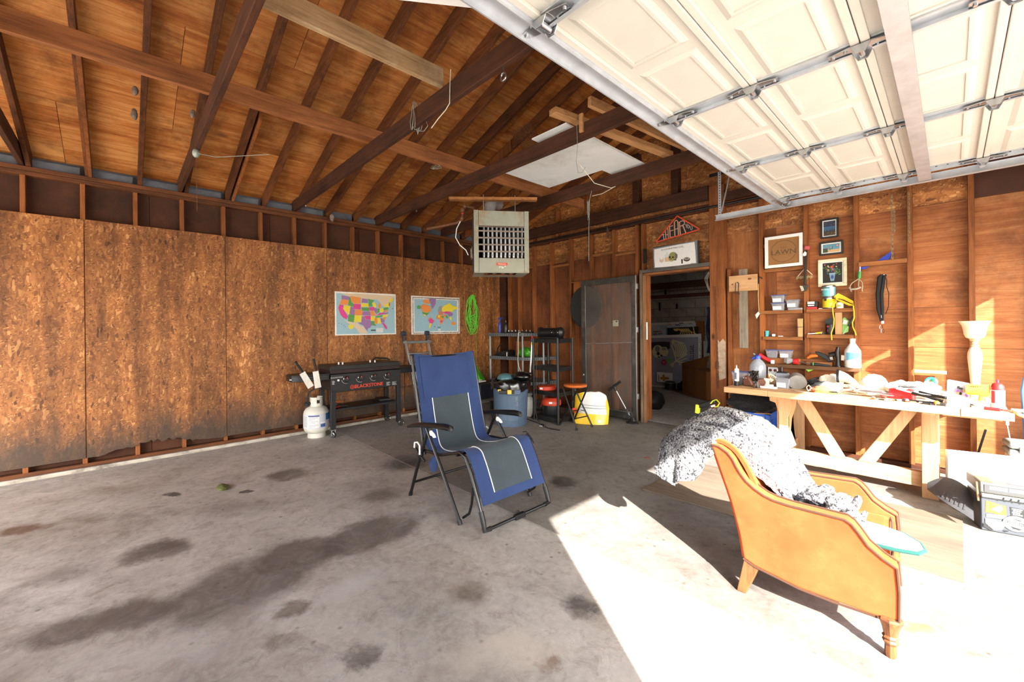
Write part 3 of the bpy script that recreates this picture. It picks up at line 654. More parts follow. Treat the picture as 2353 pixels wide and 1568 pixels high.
part(gd, 'strut', MB().bb(6.005, 6.085, DY0, DY1 + 0.04, DZ - 0.062, DZ - 0.058).bb(6.02, 6.024, DY0, DY1 + 0.04, DZ - 0.06, DZ - 0.008).bb(6.066, 6.07, DY0, DY1 + 0.04, DZ - 0.06, DZ - 0.008).bb(6.005, 6.009, DY0, DY1 + 0.04, DZ - 0.062, DZ - 0.047).bb(6.081, 6.085, DY0, DY1 + 0.04, DZ - 0.062, DZ - 0.047), M_galv, smooth=False)
part(gd, 'top_bracket', MB().bar((4.96, 5.0, DZ - 0.015), (4.99, 5.1, DZ - 0.05), 0.04, 0.006).bar((5.05, 5.0, DZ - 0.012), (5.0, 5.09, DZ - 0.055), 0.03, 0.006).cyl((4.985, 5.06, DZ - 0.05), (4.985, 5.17, DZ - 0.05), 0.007, n=8).cyl((4.985, 5.14, DZ - 0.05), (4.985, 5.165, DZ - 0.05), 0.022, n=12), M_steel)
# track: a rolled channel, with its curve down the far jamb
def track(y, name, label, s):
    t = thing(name, label, 'track', (5.5, y, 2.7))
    prof = [(0.03, -0.028), (0.0, -0.033), (-0.004, -0.028), (-0.004, 0.028), (0.0, 0.033), (0.03, 0.028)]
    path = [(4.275, 2.722), (6.85, 2.722)] + [(6.85 + 0.36 * sin(a), 2.362 + 0.36 * cos(a)) for a in [pi / 2 * i / 8 for i in range(1, 9)]] + [(7.21, 0.03)]
    mb = MB(); n = len(prof)
    for i, (x, z) in enumerate(path):
        a = path[max(0, i - 1)]; b_ = path[min(len(path) - 1, i + 1)]
        dx, dz = b_[0] - a[0], b_[1] - a[1]; L = sqrt(dx * dx + dz * dz); nx, nz = -dz / L, dx / L
        for d, e in prof: mb.v.append(V((x + nx * e, y - s * d, z + nz * e)))
    for i in range(len(path) - 1):
        for j in range(n - 1): mb.f.append([i * n + j, i * n + j + 1, (i + 1) * n + j + 1, (i + 1) * n + j]); mb.mi.append(0)
    part(t, 'rail', mb, M_galv, local=False, solid=0.003, smooth=False)
    return t
trk = track(5.165, 'door_track', 'long galvanised door track running along the back wall under the raised door', 1)
hg = MB().bb(4.30, 4.338, 5.165, 5.169, 2.72, 3.265).bb(4.30, 4.303, 5.165, 5.20, 2.72, 3.265)
hgo = part(trk, 'hanger', hg, M_galv, smooth=False)
hh = MB()
for i in range(17): hh.cyl((4.322, 5.1645, 2.77 + i * 0.03), (4.322, 5.1635, 2.77 + i * 0.03), 0.006, n=8)
part(hgo, 'punched_holes', hh, M_dark)
part(trk, 'brace', MB().bar((4.34, 5.172, 2.79), (4.44, 5.172, 3.23), 0.03, 0.004), M_galv, smooth=False)
part(trk, 'hanger_rail', MB().bar((4.2, 5.18, 3.25), (4.75, 5.18, 3.25), 0.004, 0.04), M_black, smooth=False)
trk2 = track(0.075, 'door_track', 'galvanised door track on the camera side of the raised door', -1)
part(trk2, 'hanger', MB().bb(4.30, 4.338, 0.07, 0.074, 2.72, 3.265), M_galv, smooth=False)

# ------------------------------------------------------------------ things lying on or hung from the joists
wbd = MB().prism([(4.38, 0.93, 3.01), (4.66, 1.34, 3.01), (4.86, 1.34, 3.03), (4.86, 0.5, 3.03), (4.62, 0.5, 3.01)], (0, 0, 0.018))
whp = thing('white_board', 'white board propped above the edge of the raised door', 'board', (4.6, 1.0, 3.0))
part(whp, 'board_face', wbd, M_white, smooth=False)
for y in (1.2, 0.6): part(whp, 'hanger_strap', MB().bar((4.75, y, 3.03), (4.75, y, 3.9), 0.02, 0.003), M_galv)
single('ceiling_panel', MB().box((3.27, 3.62, 3.236), (1.20, 0.76, 0.012)).box((3.66, 3.62, 3.25), (0.42, 1.5, 0.012)), pbr('panel_white', c(226, 230, 232), 0.6, var=0.05, scale=3, dirt=(c(176, 174, 168), 0.6)), 'white sheet panel lying across the joists above the heater', 'panel', smooth=False)
M_lum = wood('lumber_pale', c(206, 158, 108), c(150, 100, 58), 'Y', 0.9, rvar=0.1)
single('lumber_piece', MB().bar((3.86, 2.70, 3.30), (4.13, 4.30, 3.282), 0.09, 0.05), M_lum, 'pale board with a square cut end lying on the joists beside the white panel', 'lumber', bev=0.003)
single('lumber_piece', MB().bar((4.10, 2.9, 3.36), (4.34, 4.40, 3.30), 0.04, 0.085), M_lum, 'second pale board on edge over the white panel, nearer the garage door', 'lumber', bev=0.003)
single('lumber_block', MB().box((3.86, 1.84, 3.245), (0.045, 0.10, 0.04), (0, 0, 0.3)), M_lum, 'short wood block stub beside the joist with the eye hook', 'lumber', bev=0.003)
single('lumber_block', MB().box((4.0, 2.92, 3.22), (0.04, 0.022, 0.16), (0, 0, 0.0)), M_lum, 'upright wood block nailed to the joist by the loose white boards', 'lumber', bev=0.003)
M_nest = pbr('mud_nest', c(120, 106, 96), 0.9, var=0.4, scale=40)
for (x, y, z), r, lb in (((1.38, 0.10, 3.52), 0.05, 'upper grey mud nest clinging to a rafter above the long beam'), ((1.12, 0.10, 3.42), 0.06, 'lower grey mud nest on the same rafter, hanging pointed'), ((1.32, 0.50, 3.49), 0.05, 'dark nest on the rafter next to the nearest joist'), ((0.10, 2.21, 3.05), 0.07, 'dark nest lump over the wall plate above the griddle')):
    mb = MB().ball((0, 0, 0), (r * .5, r * .45, r * .8), 12, 9)
    for p in mb.v: p *= 1 + 0.35 * __import__('mathutils').noise.noise(p * 30 + V((x, y, z)) * 7)
    mb.v = [p + V((x, y, z)) for p in mb.v]; single('mud_nest', mb, M_nest, lb, 'nest')
gm = MB()
for i in range(15): gm.tube([(2.60 + i * 0.022, 3.62, 3.62 - 0.002), (2.84 + i * 0.022, 3.16, 3.62)], 0.003, 4)
for i in range(15): gm.tube([(2.60 + i * 0.017, 3.62 - i * 0.032, 3.62), (2.91 + i * 0.017, 3.62 - i * 0.032, 3.62)], 0.003, 4)
wms = single('wire_mesh', gm, M_rust, 'rusty square of wire mesh hung under the roof boards', 'mesh')
# wires, hooks and chains
def wire(name, pts, r, m, label, cat='wire', n=6): return single(name, MB().tube(pts, r, n), m, label, cat)
W1 = pbr('grey_wire', c(150, 158, 150), 0.6, 0.3)
rr = random.Random(5); pts = []
for k in range(60):
    a = k * 0.62; pts.append((3.235 + 0.035 * cos(a * 0.9) + rr.uniform(-.01, .01), 1.75 + 0.04 * sin(a * 0.5), 3.16 + 0.11 * sin(a) + rr.uniform(-.012, .012)))
pts += [(3.30, 1.74, 3.02), (3.36, 1.74, 3.0), (3.40, 1.75, 3.03), (3.38, 1.75, 3.07)]
wire('wire_bundle', pts, 0.0022, W1, 'tangled bundle of thin grey wire wrapped round the long joist')
wire('tie_wire', [(3.75, 1.725, 3.30), (3.745, 1.722, 3.20), (3.74, 1.72, 3.06), (3.70, 1.71, 3.02), (3.62, 1.70, 2.985), (3.53, 1.70, 2.95)], 0.003, M_rope_w, 'white wire looped over the joist left of the eye hook')
eh = thing('eye_hook', 'steel eye hook screwed under the joist near the raised door', 'hook', (4.28, 1.75, 3.0))
part(eh, 'shank', MB().cyl((4.28, 1.75, 3.08), (4.28, 1.75, 3.045), 0.005, n=8), M_steel); part(eh, 'eye', MB().tube(arc((4.28, 1.75, 3.02), 0.024, 0, 2 * pi * 15 / 16, 15), 0.006, 8, closed=True), M_steel)
wire('loose_wire', [(3.95, 2.925, 3.30), (3.95, 2.92, 3.2), (3.955, 2.92, 3.05), (3.94, 2.92, 2.9), (3.955, 2.925, 2.80), (4.0, 2.925, 2.79), (4.03, 2.93, 2.83)], 0.0025, W1, 'thin wire hanging from the joist in front of the white panel')
wire('sagging_line', [(3.96, 2.93, 2.88), (3.86, 3.3, 2.82), (3.72, 3.8, 2.92), (3.55, 4.15, 3.06), (3.35, 4.18, 3.03), (3.2, 4.19, 3.04)], 0.0035, M_rope_w, 'long white cord sagging between two joists by the pipe')
wire('hanging_wire', [(3.20, 4.178, 3.10), (3.17, 4.174, 3.0), (3.155, 4.172, 2.6), (3.15, 4.172, 2.25)], 0.003, W1, 'straight wire hanging down beside the screen door')
rr = random.Random(9); pts = [(3.15 + 0.02 * (k % 2) + rr.uniform(-.01, .01), 4.165 + rr.uniform(-.01, .01), 3.0 - 0.25 * abs(((k * 0.37) % 2) - 1)) for k in range(30)]
wire('wire_coil', pts, 0.002, W1, 'bunched loops of grey wire hanging above the screen door', 'wire')
pts = [(2.37 + 0.02 * cos(k), 2.49 + 0.06 * sin(k * 1.3), 3.22 + 0.05 * cos(k * 0.7)) for k in range(24)]
wire('wire_tie', pts, 0.0022, W1, 'scrap of wire and a ring tied under the lengthwise beam', 'wire')
ch = thing('hanging_chain', 'rusty chain hanging from the knot on the nearest left joist', 'chain', (1.6, 0.5, 2.5))
part(ch, 'links', chain((1.53, 0.5, 3.02), (1.56, 0.5, 2.52), M_rust), M_rust)
part(ch, 'rope_knot', MB().ball((1.53, 0.5, 3.05), (0.035, 0.03, 0.04), 10, 7).tube([(1.53, 0.5, 3.05), (1.75, 0.62, 2.98), (2.2, 0.93, 2.95)], 0.0025, 5), W1)
for (x, y, z), lb in zip([(0.46, 1.75, 3.07), (1.18, 2.95, 3.07)], ['small ring hook under the joist above the white maps', 'small ring hook under the joist left of the heater']):
    single('ring_hook', MB().tube(arc((x, y, z - 0.018), 0.013, 0, 2 * pi * 11 / 12, 11), 0.003, 6, closed=True), M_steel, lb, 'hook')

# ------------------------------------------------------------------ unit heater
M_hsg = pbr('heater_enamel', c(150, 152, 138), 0.5, 0.1, var=0.07, scale=8, dirt=(c(138, 104, 66), 0.8))
M_tube = pbr('heater_tube', c(196, 196, 198), 0.4, 0.5, var=0.15, scale=20)
ht = thing('unit_heater', 'grey-green gas unit heater hung from the joists in the far corner', 'heater', (2.47, 3.35, 2.06), radians(55))
HW, HH, HD = 0.665, 0.735, 0.46
z0 = 0.06
hl = MB().bb(-HW / 2, -HW / 2 + 0.012, 0, HD, z0, z0 + HH).bb(HW / 2 - 0.012, HW / 2, 0, HD, z0, z0 + HH).bb(-HW / 2, HW / 2, HD - 0.012, HD, z0, z0 + HH).bb(-HW / 2, HW / 2, 0, HD, z0 + HH - 0.012, z0 + HH)
part(ht, 'casing', hl, pbr('heater_side', c(66, 70, 70), 0.5, 0.2, var=0.2), local=True, bev=0.003)
for s in (-1, 1): part(ht, 'corner_trim', MB().bb(min(s * (HW / 2 + .002), s * (HW / 2 - .055)), max(s * (HW / 2 + .002), s * (HW / 2 - .055)), -0.012, 0.01, z0 - 0.005, z0 + HH + 0.003), M_hsg, local=True, bev=0.004)
part(ht, 'upper_panel', MB().bb(-HW / 2 + 0.057, HW / 2 - 0.057, -0.007, 0.01, z0 + 0.555, z0 + HH), M_hsg, local=True, bev=0.004)
lp = part(ht, 'lower_panel', MB().bb(-HW / 2 + 0.057, HW / 2 - 0.057, -0.007, 0.01, z0 - 0.005, z0 + 0.165), M_hsg, local=True, bev=0.004)
part(lp, 'badge', MB().bb(-0.068, 0.068, -0.0095, -0.006, z0 + 0.075, z0 + 0.108), pbr('badge_red', c(196, 66, 52), 0.4, dirt=(c(206, 170, 150), 0.5)), local=True, bev=0.002)
part(lp, 'lettering', textmb('PEERLESS', 0.024, (0, -0.0100, z0 + 0.0915), (1, 0, 0), (0, 0, 1), 0.0006), flat(232, 206, 186), local=True, smooth=False)
sc_ = MB()
rr = random.Random(2)
for i in range(9): sc_.box((0.005 + rr.uniform(-.035, .035), -0.0078, z0 + 0.055 + rr.uniform(-.018, .012)), (0.014, 0.001, 0.005), (0, rr.uniform(-1, 1), 0))
part(lp, 'scratches', sc_, M_white, local=True, smooth=False)
for i in range(5):
    z = z0 + 0.185 + i * 0.082 + (0.015 if i == 4 else 0)
    if i < 4: part(ht, 'louver', MB().box((0, 0.002, z + 0.06), (HW - 0.11, 0.02, 0.018), (0.2, 0, 0)), pbr('louver_brown', c(120, 108, 98), 0.6, 0.0, var=0.15), local=True)
part(ht, 'louver', MB().box((0, -0.004, z0 + 0.545), (HW - 0.11, 0.03, 0.004), (0.9, 0, 0)), pbr('louver_brown', c(104, 94, 86), 0.5, 0.3), local=True)
for i in range(10):
    x = -HW / 2 + 0.125 + i * 0.0525
    part(ht, 'heat_tube', MB().bb(x - 0.011, x + 0.011, 0.06, 0.34, z0 + 0.21, z0 + 0.60).lathe([(0.011, 0.04), (0.016, 0.0), (0.014, -0.03), (0.006, -0.05)], (x, 0.09, z0 + 0.215), 10), M_tube, local=True, bev=0.006)
part(ht, 'back_baffle', MB().bb(-HW / 2 + 0.02, HW / 2 - 0.02, 0.36, 0.365, z0 + 0.02, z0 + HH - 0.02), pbr('baffle', c(66, 58, 56), 0.6, 0.3), local=True)
bt = MB().bb(-HW / 2, HW / 2, 0.0, 0.02, z0 - 0.012, z0 + 0.0).bb(-HW / 2, -HW / 2 + 0.13, 0.02, HD, z0 - 0.008, z0).bb(HW / 2 - 0.13, HW / 2, 0.02, HD, z0 - 0.008, z0).bb(-HW / 2 + 0.13, HW / 2 - 0.13, 0.32, HD, z0 - 0.008, z0)
part(ht, 'bottom_flange', bt, M_hsg, local=True, smooth=False)
for i in range(4):
    x = -0.17 + i * 0.108
    part(ht, 'burner', MB().tube([(x, 0.06, z0 + 0.035), (x, 0.30, z0 + 0.035)], [0.036, 0.03], 12), pbr('burner_orange', c(186, 120, 70), 0.5, 0.4, dirt=(c(214, 196, 168), 0.8)), local=True)
part(ht, 'burner_rail', MB().bb(-0.235, 0.225, 0.30, 0.312, z0 - 0.010, z0 + 0.004), M_rust, local=True)
for x in (-0.2, 0.2): part(ht, 'hanger_rod', MB().cyl((x, 0.2, z0 + HH), (x, 0.2, 1.05), 0.007, n=8), M_steel, local=True)
part(ht, 'flue_elbow', MB().tube([(-0.1, 0.36, z0 + HH - 0.02), (-0.1, 0.36, z0 + HH + 0.12), (-0.09, 0.40, z0 + HH + 0.2), (-0.05, 0.5, z0 + HH + 0.25), (0.05, 0.75, z0 + HH + 0.3)], 0.075, 16), M_galv, local=True)
gp = MB().tube([(-0.29, 0.22, z0 + HH + 0.02), (-0.33, 0.2, z0 + HH + 0.09), (-0.44, 0.15, z0 + HH + 0.085), (-0.46, 0.12, z0 + HH + 0.0), (-0.47, 0.12, z0 + HH - 0.09), (-0.53, 0.15, z0 + HH - 0.12), (-0.9, 0.33, z0 + HH - 0.16)], 0.016, 8)
gp.ball((-0.46, 0.12, z0 + HH + 0.03), 0.028, 10, 7).ball((-0.47, 0.12, z0 + HH - 0.07), 0.026, 10, 7).ball((-0.43, 0.15, z0 + HH + 0.085), 0.026, 10, 7)
gpo = part(ht, 'gas_pipe', gp, M_rust, local=True)
part(gpo, 'valve_handle', MB().box((-0.465, 0.10, z0 + HH - 0.02), (0.03, 0.03, 0.014)), pbr('valve_red', c(178, 58, 36), 0.5), local=True, bev=0.003)
part(gpo, 'flex_line', MB().tube([(-0.49, 0.11, z0 + HH - 0.11), (-0.535, 0.1, z0 + HH - 0.2), (-0.55, 0.09, z0 + HH - 0.31), (-0.5, 0.06, z0 + HH - 0.41), (-0.43, 0.05, z0 + HH - 0.47), (-0.40, 0.06, z0 + HH - 0.53)], 0.0055, 6), M_white, local=True)
wr = MB(); rr = random.Random(4)
wr.tube([(-HW / 2 - 0.004 - rr.uniform(0, .03), 0.2 + rr.uniform(-.06, .06), z0 + 0.24 + rr.uniform(-.1, .1)) for k in range(14)], 0.003, 5)
part(ht, 'wiring', wr, M_rope_w, local=True)
single('lumber_piece', MB().bar((1.90, 2.99, 3.06), (2.62, 3.82, 3.055), 0.085, 0.036), wood('lumber_tan', c(176, 118, 68), c(120, 74, 40), 'X', 0.9, rvar=0.1), 'tan board fixed under the joists above the heater', 'lumber', bev=0.003)
# ------------------------------------------------------------------ reclining lounge chair
def fabric(name, col, sc=900, rough=0.9, amt=0.25, big=0.1):
    if name in _pc: return _pc[name]
    m, nt, b = newmat(name)
    v = coord(nt, rnd=False)
    n = noise(nt, v, sc, 2); n2 = noise(nt, v, 7, 4)
    lo = tuple(x * (1 - amt) for x in col[:3]) + (1,); hi = tuple(min(1, x * (1 + amt)) for x in col[:3]) + (1,)
    k = ramp(nt, n, [(0.35, lo), (0.65, hi)])
    k = mix(nt, 1.0, k, ramp(nt, n2, [(0.3, (1 - big,) * 3 + (1,)), (0.7, (1 + big,) * 3 + (1,))]), 'MULTIPLY')
    nt.links.new(k, b.inputs['Base Color']); b.inputs['Roughness'].default_value = rough
    b.inputs['Specular IOR Level'].default_value = 0.25; b.inputs['Sheen Weight'].default_value = 0.1
    bump(nt, b, n, 0.15, 0.002)
    _pc[name] = m; return m
M_navy = fabric('navy_fabric', c(44, 62, 104)); M_mesh = fabric('charcoal_mesh', c(60, 70, 76), 500)
M_tubeb = pbr('black_tube', c(16, 16, 18), 0.3, 0.0, var=0.1, spec=0.6)
lc = thing('lounge_chair', 'blue and charcoal reclining lounge chair with black tubular frame', 'chair', (3.42, 2.165, 0))
NY, FY = 1.85, 2.49
PATH = [(2.975, 1.225), (3.02, 1.05), (3.065, 0.85), (3.115, 0.64), (3.165, 0.485), (3.22, 0.432), (3.32, 0.43), (3.45, 0.455), (3.58, 0.505), (3.67, 0.53), (3.735, 0.515), (3.785, 0.45), (3.835, 0.355), (3.885, 0.25), (3.915, 0.185)]
def spl(P, u):
    n = len(P) - 1; t = u * n; i = min(int(t), n - 1); f = t - i
    p0, p1, p2, p3 = P[max(i - 1, 0)], P[i], P[i + 1], P[min(i + 2, n)]
    return tuple(0.5 * (2 * b_ + (cc_ - a) * f + (2 * a - 5 * b_ + 4 * cc_ - d) * f * f + (3 * b_ - a - 3 * cc_ + d) * f ** 3) for a, b_, cc_, d in zip(p0, p1, p2, p3))
def sling(u, v, off=0.0):
    x, z = spl(PATH, u); x2, z2 = spl(PATH, min(1, u + 0.01)); x1, z1 = spl(PATH, max(0, u - 0.01))
    dx, dz = x2 - x1, z2 - z1; L = sqrt(dx * dx + dz * dz); nx, nz = -dz / L, dx / L      # towards the sitter
    if nx * 1 + nz * 1 < 0: nx, nz = -nx, -nz
    sag = -0.022 * sin(pi * v) * (1 if u < 0.6 else 0.6)
    wr = 0.0
    if 0.45 < u < 0.75: wr = 0.007 * sin(v * 17 + u * 40) * max(0, abs(v - 0.5) - 0.22) * 3
    top = -0.02 * sin(pi * v) if u < 0.02 else 0
    y = NY + (FY - NY) * v
    return (x + nx * (sag + wr + off), y, z + nz * (sag + wr + off) + top)
part(lc, 'sling_fabric', MB().grid(lambda u, v: sling(u, v), 70, 18), M_navy, solid=0.008)
part(lc, 'mesh_panel', MB().grid(lambda u, v: sling(0.145 + u * 0.79, 0.205 + v * 0.60, 0.0065), 60, 10), M_mesh, solid=0.004)
pc_ = MB()
for v in (0.2, 0.81):
    pc_ = MB().tube([sling(0.145 + 0.79 * k / 60, v, 0.0085) for k in range(61)], 0.0042, 5)
    part(lc, 'piping', pc_, pbr('white_piping', c(232, 232, 230), 0.7))
part(lc, 'head_pillow', MB().grid(lambda u, v: sling(0.012 + 0.135 * u, 0.07 + 0.82 * v, 0.008 + 0.026 * (sin(pi * u) * sin(pi * v)) ** 0.45), 14, 16), M_navy, solid=0.006)
r = 0.0125
for s, Y in ((-1, 1.835), (1, 2.505)):
    part(lc, 'back_tube', MB().tube([(2.965, Y, 1.21), (3.05, Y, 0.86), (3.155, Y, 0.42), (3.17, Y, 0.395)], r, 8), M_tubeb)
    part(lc, 'seat_tube', MB().tube([(3.13, Y, 0.425), (3.4, Y, 0.44), (3.66, Y, 0.515), (3.73, Y, 0.495), (3.79, Y, 0.40), (3.925, Y, 0.105)], r, 8), M_tubeb)
    yo = Y + s * 0.022
    part(lc, 'rear_leg', MB().tube([(3.27, yo, 0.635), (3.12, yo, 0.36), (2.963, yo, 0.012)], 0.0135, 8), M_tubeb)
    part(lc, 'front_leg', MB().tube([(3.25, yo + s * .012, 0.635), (3.45, yo + s * .012, 0.37), (3.70, yo + s * .012, 0.012)], 0.0135, 8), M_tubeb)
    part(lc, 'link_bar', MB().tube([(3.705, yo - s * 0.014, 0.045), (3.78, yo - s * .014, 0.10), (3.81, yo - s * 0.014, 0.18), (3.83, yo - s * 0.014, 0.30)], 0.01, 8), M_tubeb)
    part(lc, 'side_link', MB().tube([(3.06, yo, 0.43), (3.11, yo, 0.39), (3.20, yo, 0.35)], 0.011, 8).ball((3.13, yo, 0.395), 0.03, 10, 7), M_blackp)
    ya = Y + s * 0.03
    arm = MB(); pr = [(2.955, 0.598, 0.012), (3.05, 0.625, 0.02), (3.2, 0.652, 0.022), (3.4, 0.676, 0.024), (3.52, 0.688, 0.026), (3.585, 0.688, 0.022), (3.60, 0.675, 0.014)]
    n = 10; base = []
    for i, (x, z, h) in enumerate(pr):
        w = [0.018, 0.024, 0.026, 0.028, 0.031, 0.028, 0.02][i]
        arm.v += [V((x, ya + w * cos(2 * pi * k / n), z + h * sin(2 * pi * k / n))) for k in range(n)]
    for i in range(len(pr) - 1):
        for k in range(n): arm.f.append([i * n + k, i * n + (k + 1) % n, (i + 1) * n + (k + 1) % n, (i + 1) * n + k]); arm.mi.append(0)
    arm.f += [list(range(n)), [(len(pr) - 1) * n + k for k in range(n)]]; arm.mi += [0, 0]
    a_ = part(lc, 'armrest', arm, pbr('armrest_black', c(18, 18, 19), 0.35, var=0.1))
    part(a_, 'arm_bracket', MB().bb(3.225, 3.30, yo - 0.012, yo + 0.018, 0.60, 0.66), M_blackp, bev=0.006)
    part(a_, 'lock_lever', MB().prism([(3.295, yo - .012, 0.625), (3.345, yo - .012, 0.60), (3.365, yo - .012, 0.575), (3.345, yo - .012, 0.572), (3.325, yo - .012, 0.585), (3.30, yo - .012, 0.58), (3.285, yo - .012, 0.60)], (0, 0.022, 0)), M_white, bev=0.004)
    part(lc, 'd_ring', MB().tube([(3.155, yo + s * .02, 0.40), (3.155, yo + s * .02, 0.475), (3.12, yo + s * .02, 0.495), (3.075, yo + s * .02, 0.485), (3.07, yo + s * .02, 0.44)], 0.007, 6), M_white)
    part(lc, 'corner_joint', MB().tube([(3.905, Y, 0.15), (3.93, Y, 0.085), (3.945, Y, 0.03), (3.95, Y - s * .05, 0.03)], 0.0185, 8), M_blackp)
    part(lc, 'leg_cap', MB().cyl((3.692, yo + s * .012, 0.03), (3.704, yo + s * .012, 0.001), 0.017, n=10), M_blackp)
    part(lc, 'leg_cap', MB().cyl((2.971, yo, 0.03), (2.959, yo, 0.001), 0.017, n=10), M_blackp)
part(lc, 'rear_crossbar', MB().tube([(3.02, 1.82, 0.13), (3.02, 2.52, 0.13)], 0.011, 8), M_tubeb)
part(lc, 'seat_crossbar', MB().tube([(3.62, 1.835, 0.485), (3.62, 2.505, 0.485)], 0.011, 8), M_tubeb)
part(lc, 'top_crossbar', MB().tube([(2.965, 1.835, 1.212), (2.955, 2.0, 1.19), (2.955, 2.34, 1.19), (2.965, 2.505, 1.212)], r, 8), M_tubeb)
fb = part(lc, 'foot_crossbar', MB().tube([(3.95, 1.86, 0.03), (3.95, 2.48, 0.03)], 0.012, 8), M_tubeb)
part(fb, 'bar_joint', MB().box((3.95, 2.17, 0.03), (0.034, 0.10, 0.034)).tube(arc((3.95, 2.15, 0.055), 0.017, 0, pi, 8, (0, 1, 0)), 0.005, 6), M_blackp, bev=0.004)
part(lc, 'tag', MB().prism([(3.60, 1.99, 0.475), (3.60, 2.07, 0.475), (3.61, 2.075, 0.40), (3.62, 2.03, 0.375), (3.615, 1.985, 0.385)], (0.002, 0, 0)), M_white, smooth=False, label='white paper care tag')
pouch = MB(); pouch.ball((3.22, 1.88, 0.32), (0.06, 0.02, 0.075), 14, 10)
for i, p in enumerate(pouch.v):
    if p.z > 0.32: p.x = 3.22 + (p.x - 3.22) * (1 - (p.z - 0.32) * 6) + (p.z - .32) * 0.4
part(lc, 'carry_pouch', pouch, M_navy)
wrp = MB()
for k in range(5): wrp.tube([(3.66 + .02 * k, 2.50 + 0.012 * sin(k), 0.53 + 0.02 * cos(k * 2)), (3.69 + .015 * k, 2.515, 0.555 - 0.01 * k), (3.72 + .015 * k, 2.51, 0.52 - 0.012 * k)], 0.004, 5)
part(lc, 'lacing', wrp, M_blackp)

# ------------------------------------------------------------------ orange armchair
def velvet(name, col, deep):
    m, nt, b = newmat(name)
    v = coord(nt, rnd=False)
    k = ramp(nt, noise(nt, v, 3.2, 5, 0.6), [(0.3, deep), (0.7, col)])
    k = mix(nt, ramp(nt, noise(nt, v, 9, 7, 0.75), [(0.5, (0, 0, 0, 1)), (0.75, (0.45, 0.45, 0.45, 1))]), k, c(194, 104, 60))
    nt.links.new(k, b.inputs['Base Color']); b.inputs['Roughness'].default_value = 0.85
    b.inputs['Sheen Weight'].default_value = 0.35; b.inputs['Sheen Roughness'].default_value = 0.4; b.inputs['Sheen Tint'].default_value = c(255, 190, 110)
    b.inputs['Specular IOR Level'].default_value = 0.2
    bump(nt, b, noise(nt, v, 300, 2), 0.08, 0.002)
    return m
M_vel = velvet('orange_velvet', c(188, 86, 46), c(166, 66, 32)); M_pipe = fabric('brown_piping', c(74, 48, 34), 600)
M_legw = wood('dark_leg_wood', c(134, 84, 50), c(78, 44, 26), 'Z', 2.0, rvar=0.1, knots=0, rough=0.4)
ac = thing('armchair', 'small worn orange velvet armchair with brown piping and turned wooden legs', 'chair', (5.7, 2.75, 0))
OUT = [(5.41, .190), (5.47, .170), (5.667, .148), (5.96, .162), (6.03, .178), (6.032, .30), (6.025, .402), (5.98, .425), (5.93, .462), (5.897, .51), (5.874, .538), (5.85, .551), (5.738, .548), (5.63, .545), (5.56, .549), (5.517, .560), (5.47, .583), (5.43, .612), (5.40, .648), (5.382, .677), (5.362, .715), (5.335, .745), (5.29, .768), (5.244, .773), (5.262, .72), (5.29, .641), (5.346, .485), (5.39, .32)]
def yo_near(x): return 2.432 - 0.05 * (x - 5.4)
def yo_far(x): return 3.03 + 0.10 * (x - 5.4) / 0.63
def side(yf, s, dx):
    mb = MB(); n = len(OUT); t = 0.075
    a = [V((x + dx, yf(x), z)) for x, z in OUT]; b_ = [V((x + dx, yf(x) + s * t, z)) for x, z in OUT]
    mb.add(a + b_, [list(range(n)), list(reversed(range(n, 2 * n)))] + [(i, n + i, n + (i + 1) % n, (i + 1) % n) for i in range(n)])
    return mb
DXF = -0.045
for yf, s, dx in ((yo_near, 1, 0.0), (yo_far, -1, DXF)):
    sp = part(ac, 'side_panel', side(yf, s, dx), M_vel, bev=0.012, ang=60, seg=3)
    edge = [(x + dx, yf(x) - s * 0.001, z) for x, z in OUT[3:24]]
    part(sp, 'piping', MB().tube(edge, 0.0055, 6), M_pipe)
    edge2 = [(x + dx, yf(x) + s * 0.073, z + 0.002) for x, z in OUT[5:22]]
    part(sp, 'piping', MB().tube(edge2, 0.005, 6), M_pipe)
    part(sp, 'hem_welt', MB().tube([(x + dx, yf(x) + s * 0.006, z - 0.003) for x, z in [OUT[0], OUT[1], OUT[2], (5.8, .15), OUT[3], OUT[4]]], 0.006, 6), M_pipe)
def backgrid(u, v):
    # outer back curves from near side to far side
    px = [(5.41, .190), (5.39, .32), (5.346, .485), (5.29, .641), (5.262, .72), (5.244, .773)]
    x, z = spl(px, u); bow = -0.03 * sin(pi * v)
    return (x + DXF * v + bow, yo_near(x) + 0.02 + (yo_far(x) - yo_near(x) - 0.04) * v, z + 0.012 * sin(pi * v) * (u > 0.9))
part(ac, 'outer_back', MB().grid(backgrid, 16, 16), M_vel, solid=0.02)
def inback(u, v):
    px = [(5.56, .30), (5.53, .42), (5.47, .56), (5.41, .68), (5.35, .755), (5.28, .785), (5.244, .773)]
    x, z = spl(px, u)
    return (x + DXF * v + 0.02 * (1 - 4 * (v - .5) ** 2) * (0.4 - u * 0.4), yo_near(x) + 0.05 + (yo_far(x) - yo_near(x) - 0.10) * v, z + 0.012 * sin(pi * v))
part(ac, 'inner_back', MB().grid(inback, 18, 14), M_vel, solid=0.02)
part(ac, 'seat_deck', MB().prism([(5.45, 2.48, 0.16), (6.0, 2.455, 0.16), (5.955, 3.06, 0.16), (5.42, 2.98, 0.16)], (0, 0, 0.15)), M_vel, bev=0.02)
seat = part(ac, 'seat_cushion', MB().prism([(5.53, 2.50, 0.305), (6.005, 2.485, 0.30), (5.965, 3.04, 0.30), (5.50, 2.97, 0.305)], (0, 0, 0.105)), M_vel, bev=0.035, seg=4)
part(seat, 'piping', MB().tube([(6.0, 2.49, 0.395), (5.998, 2.6, 0.402), (5.97, 2.95, 0.402), (5.958, 3.03, 0.395)], 0.005, 6), M_pipe)
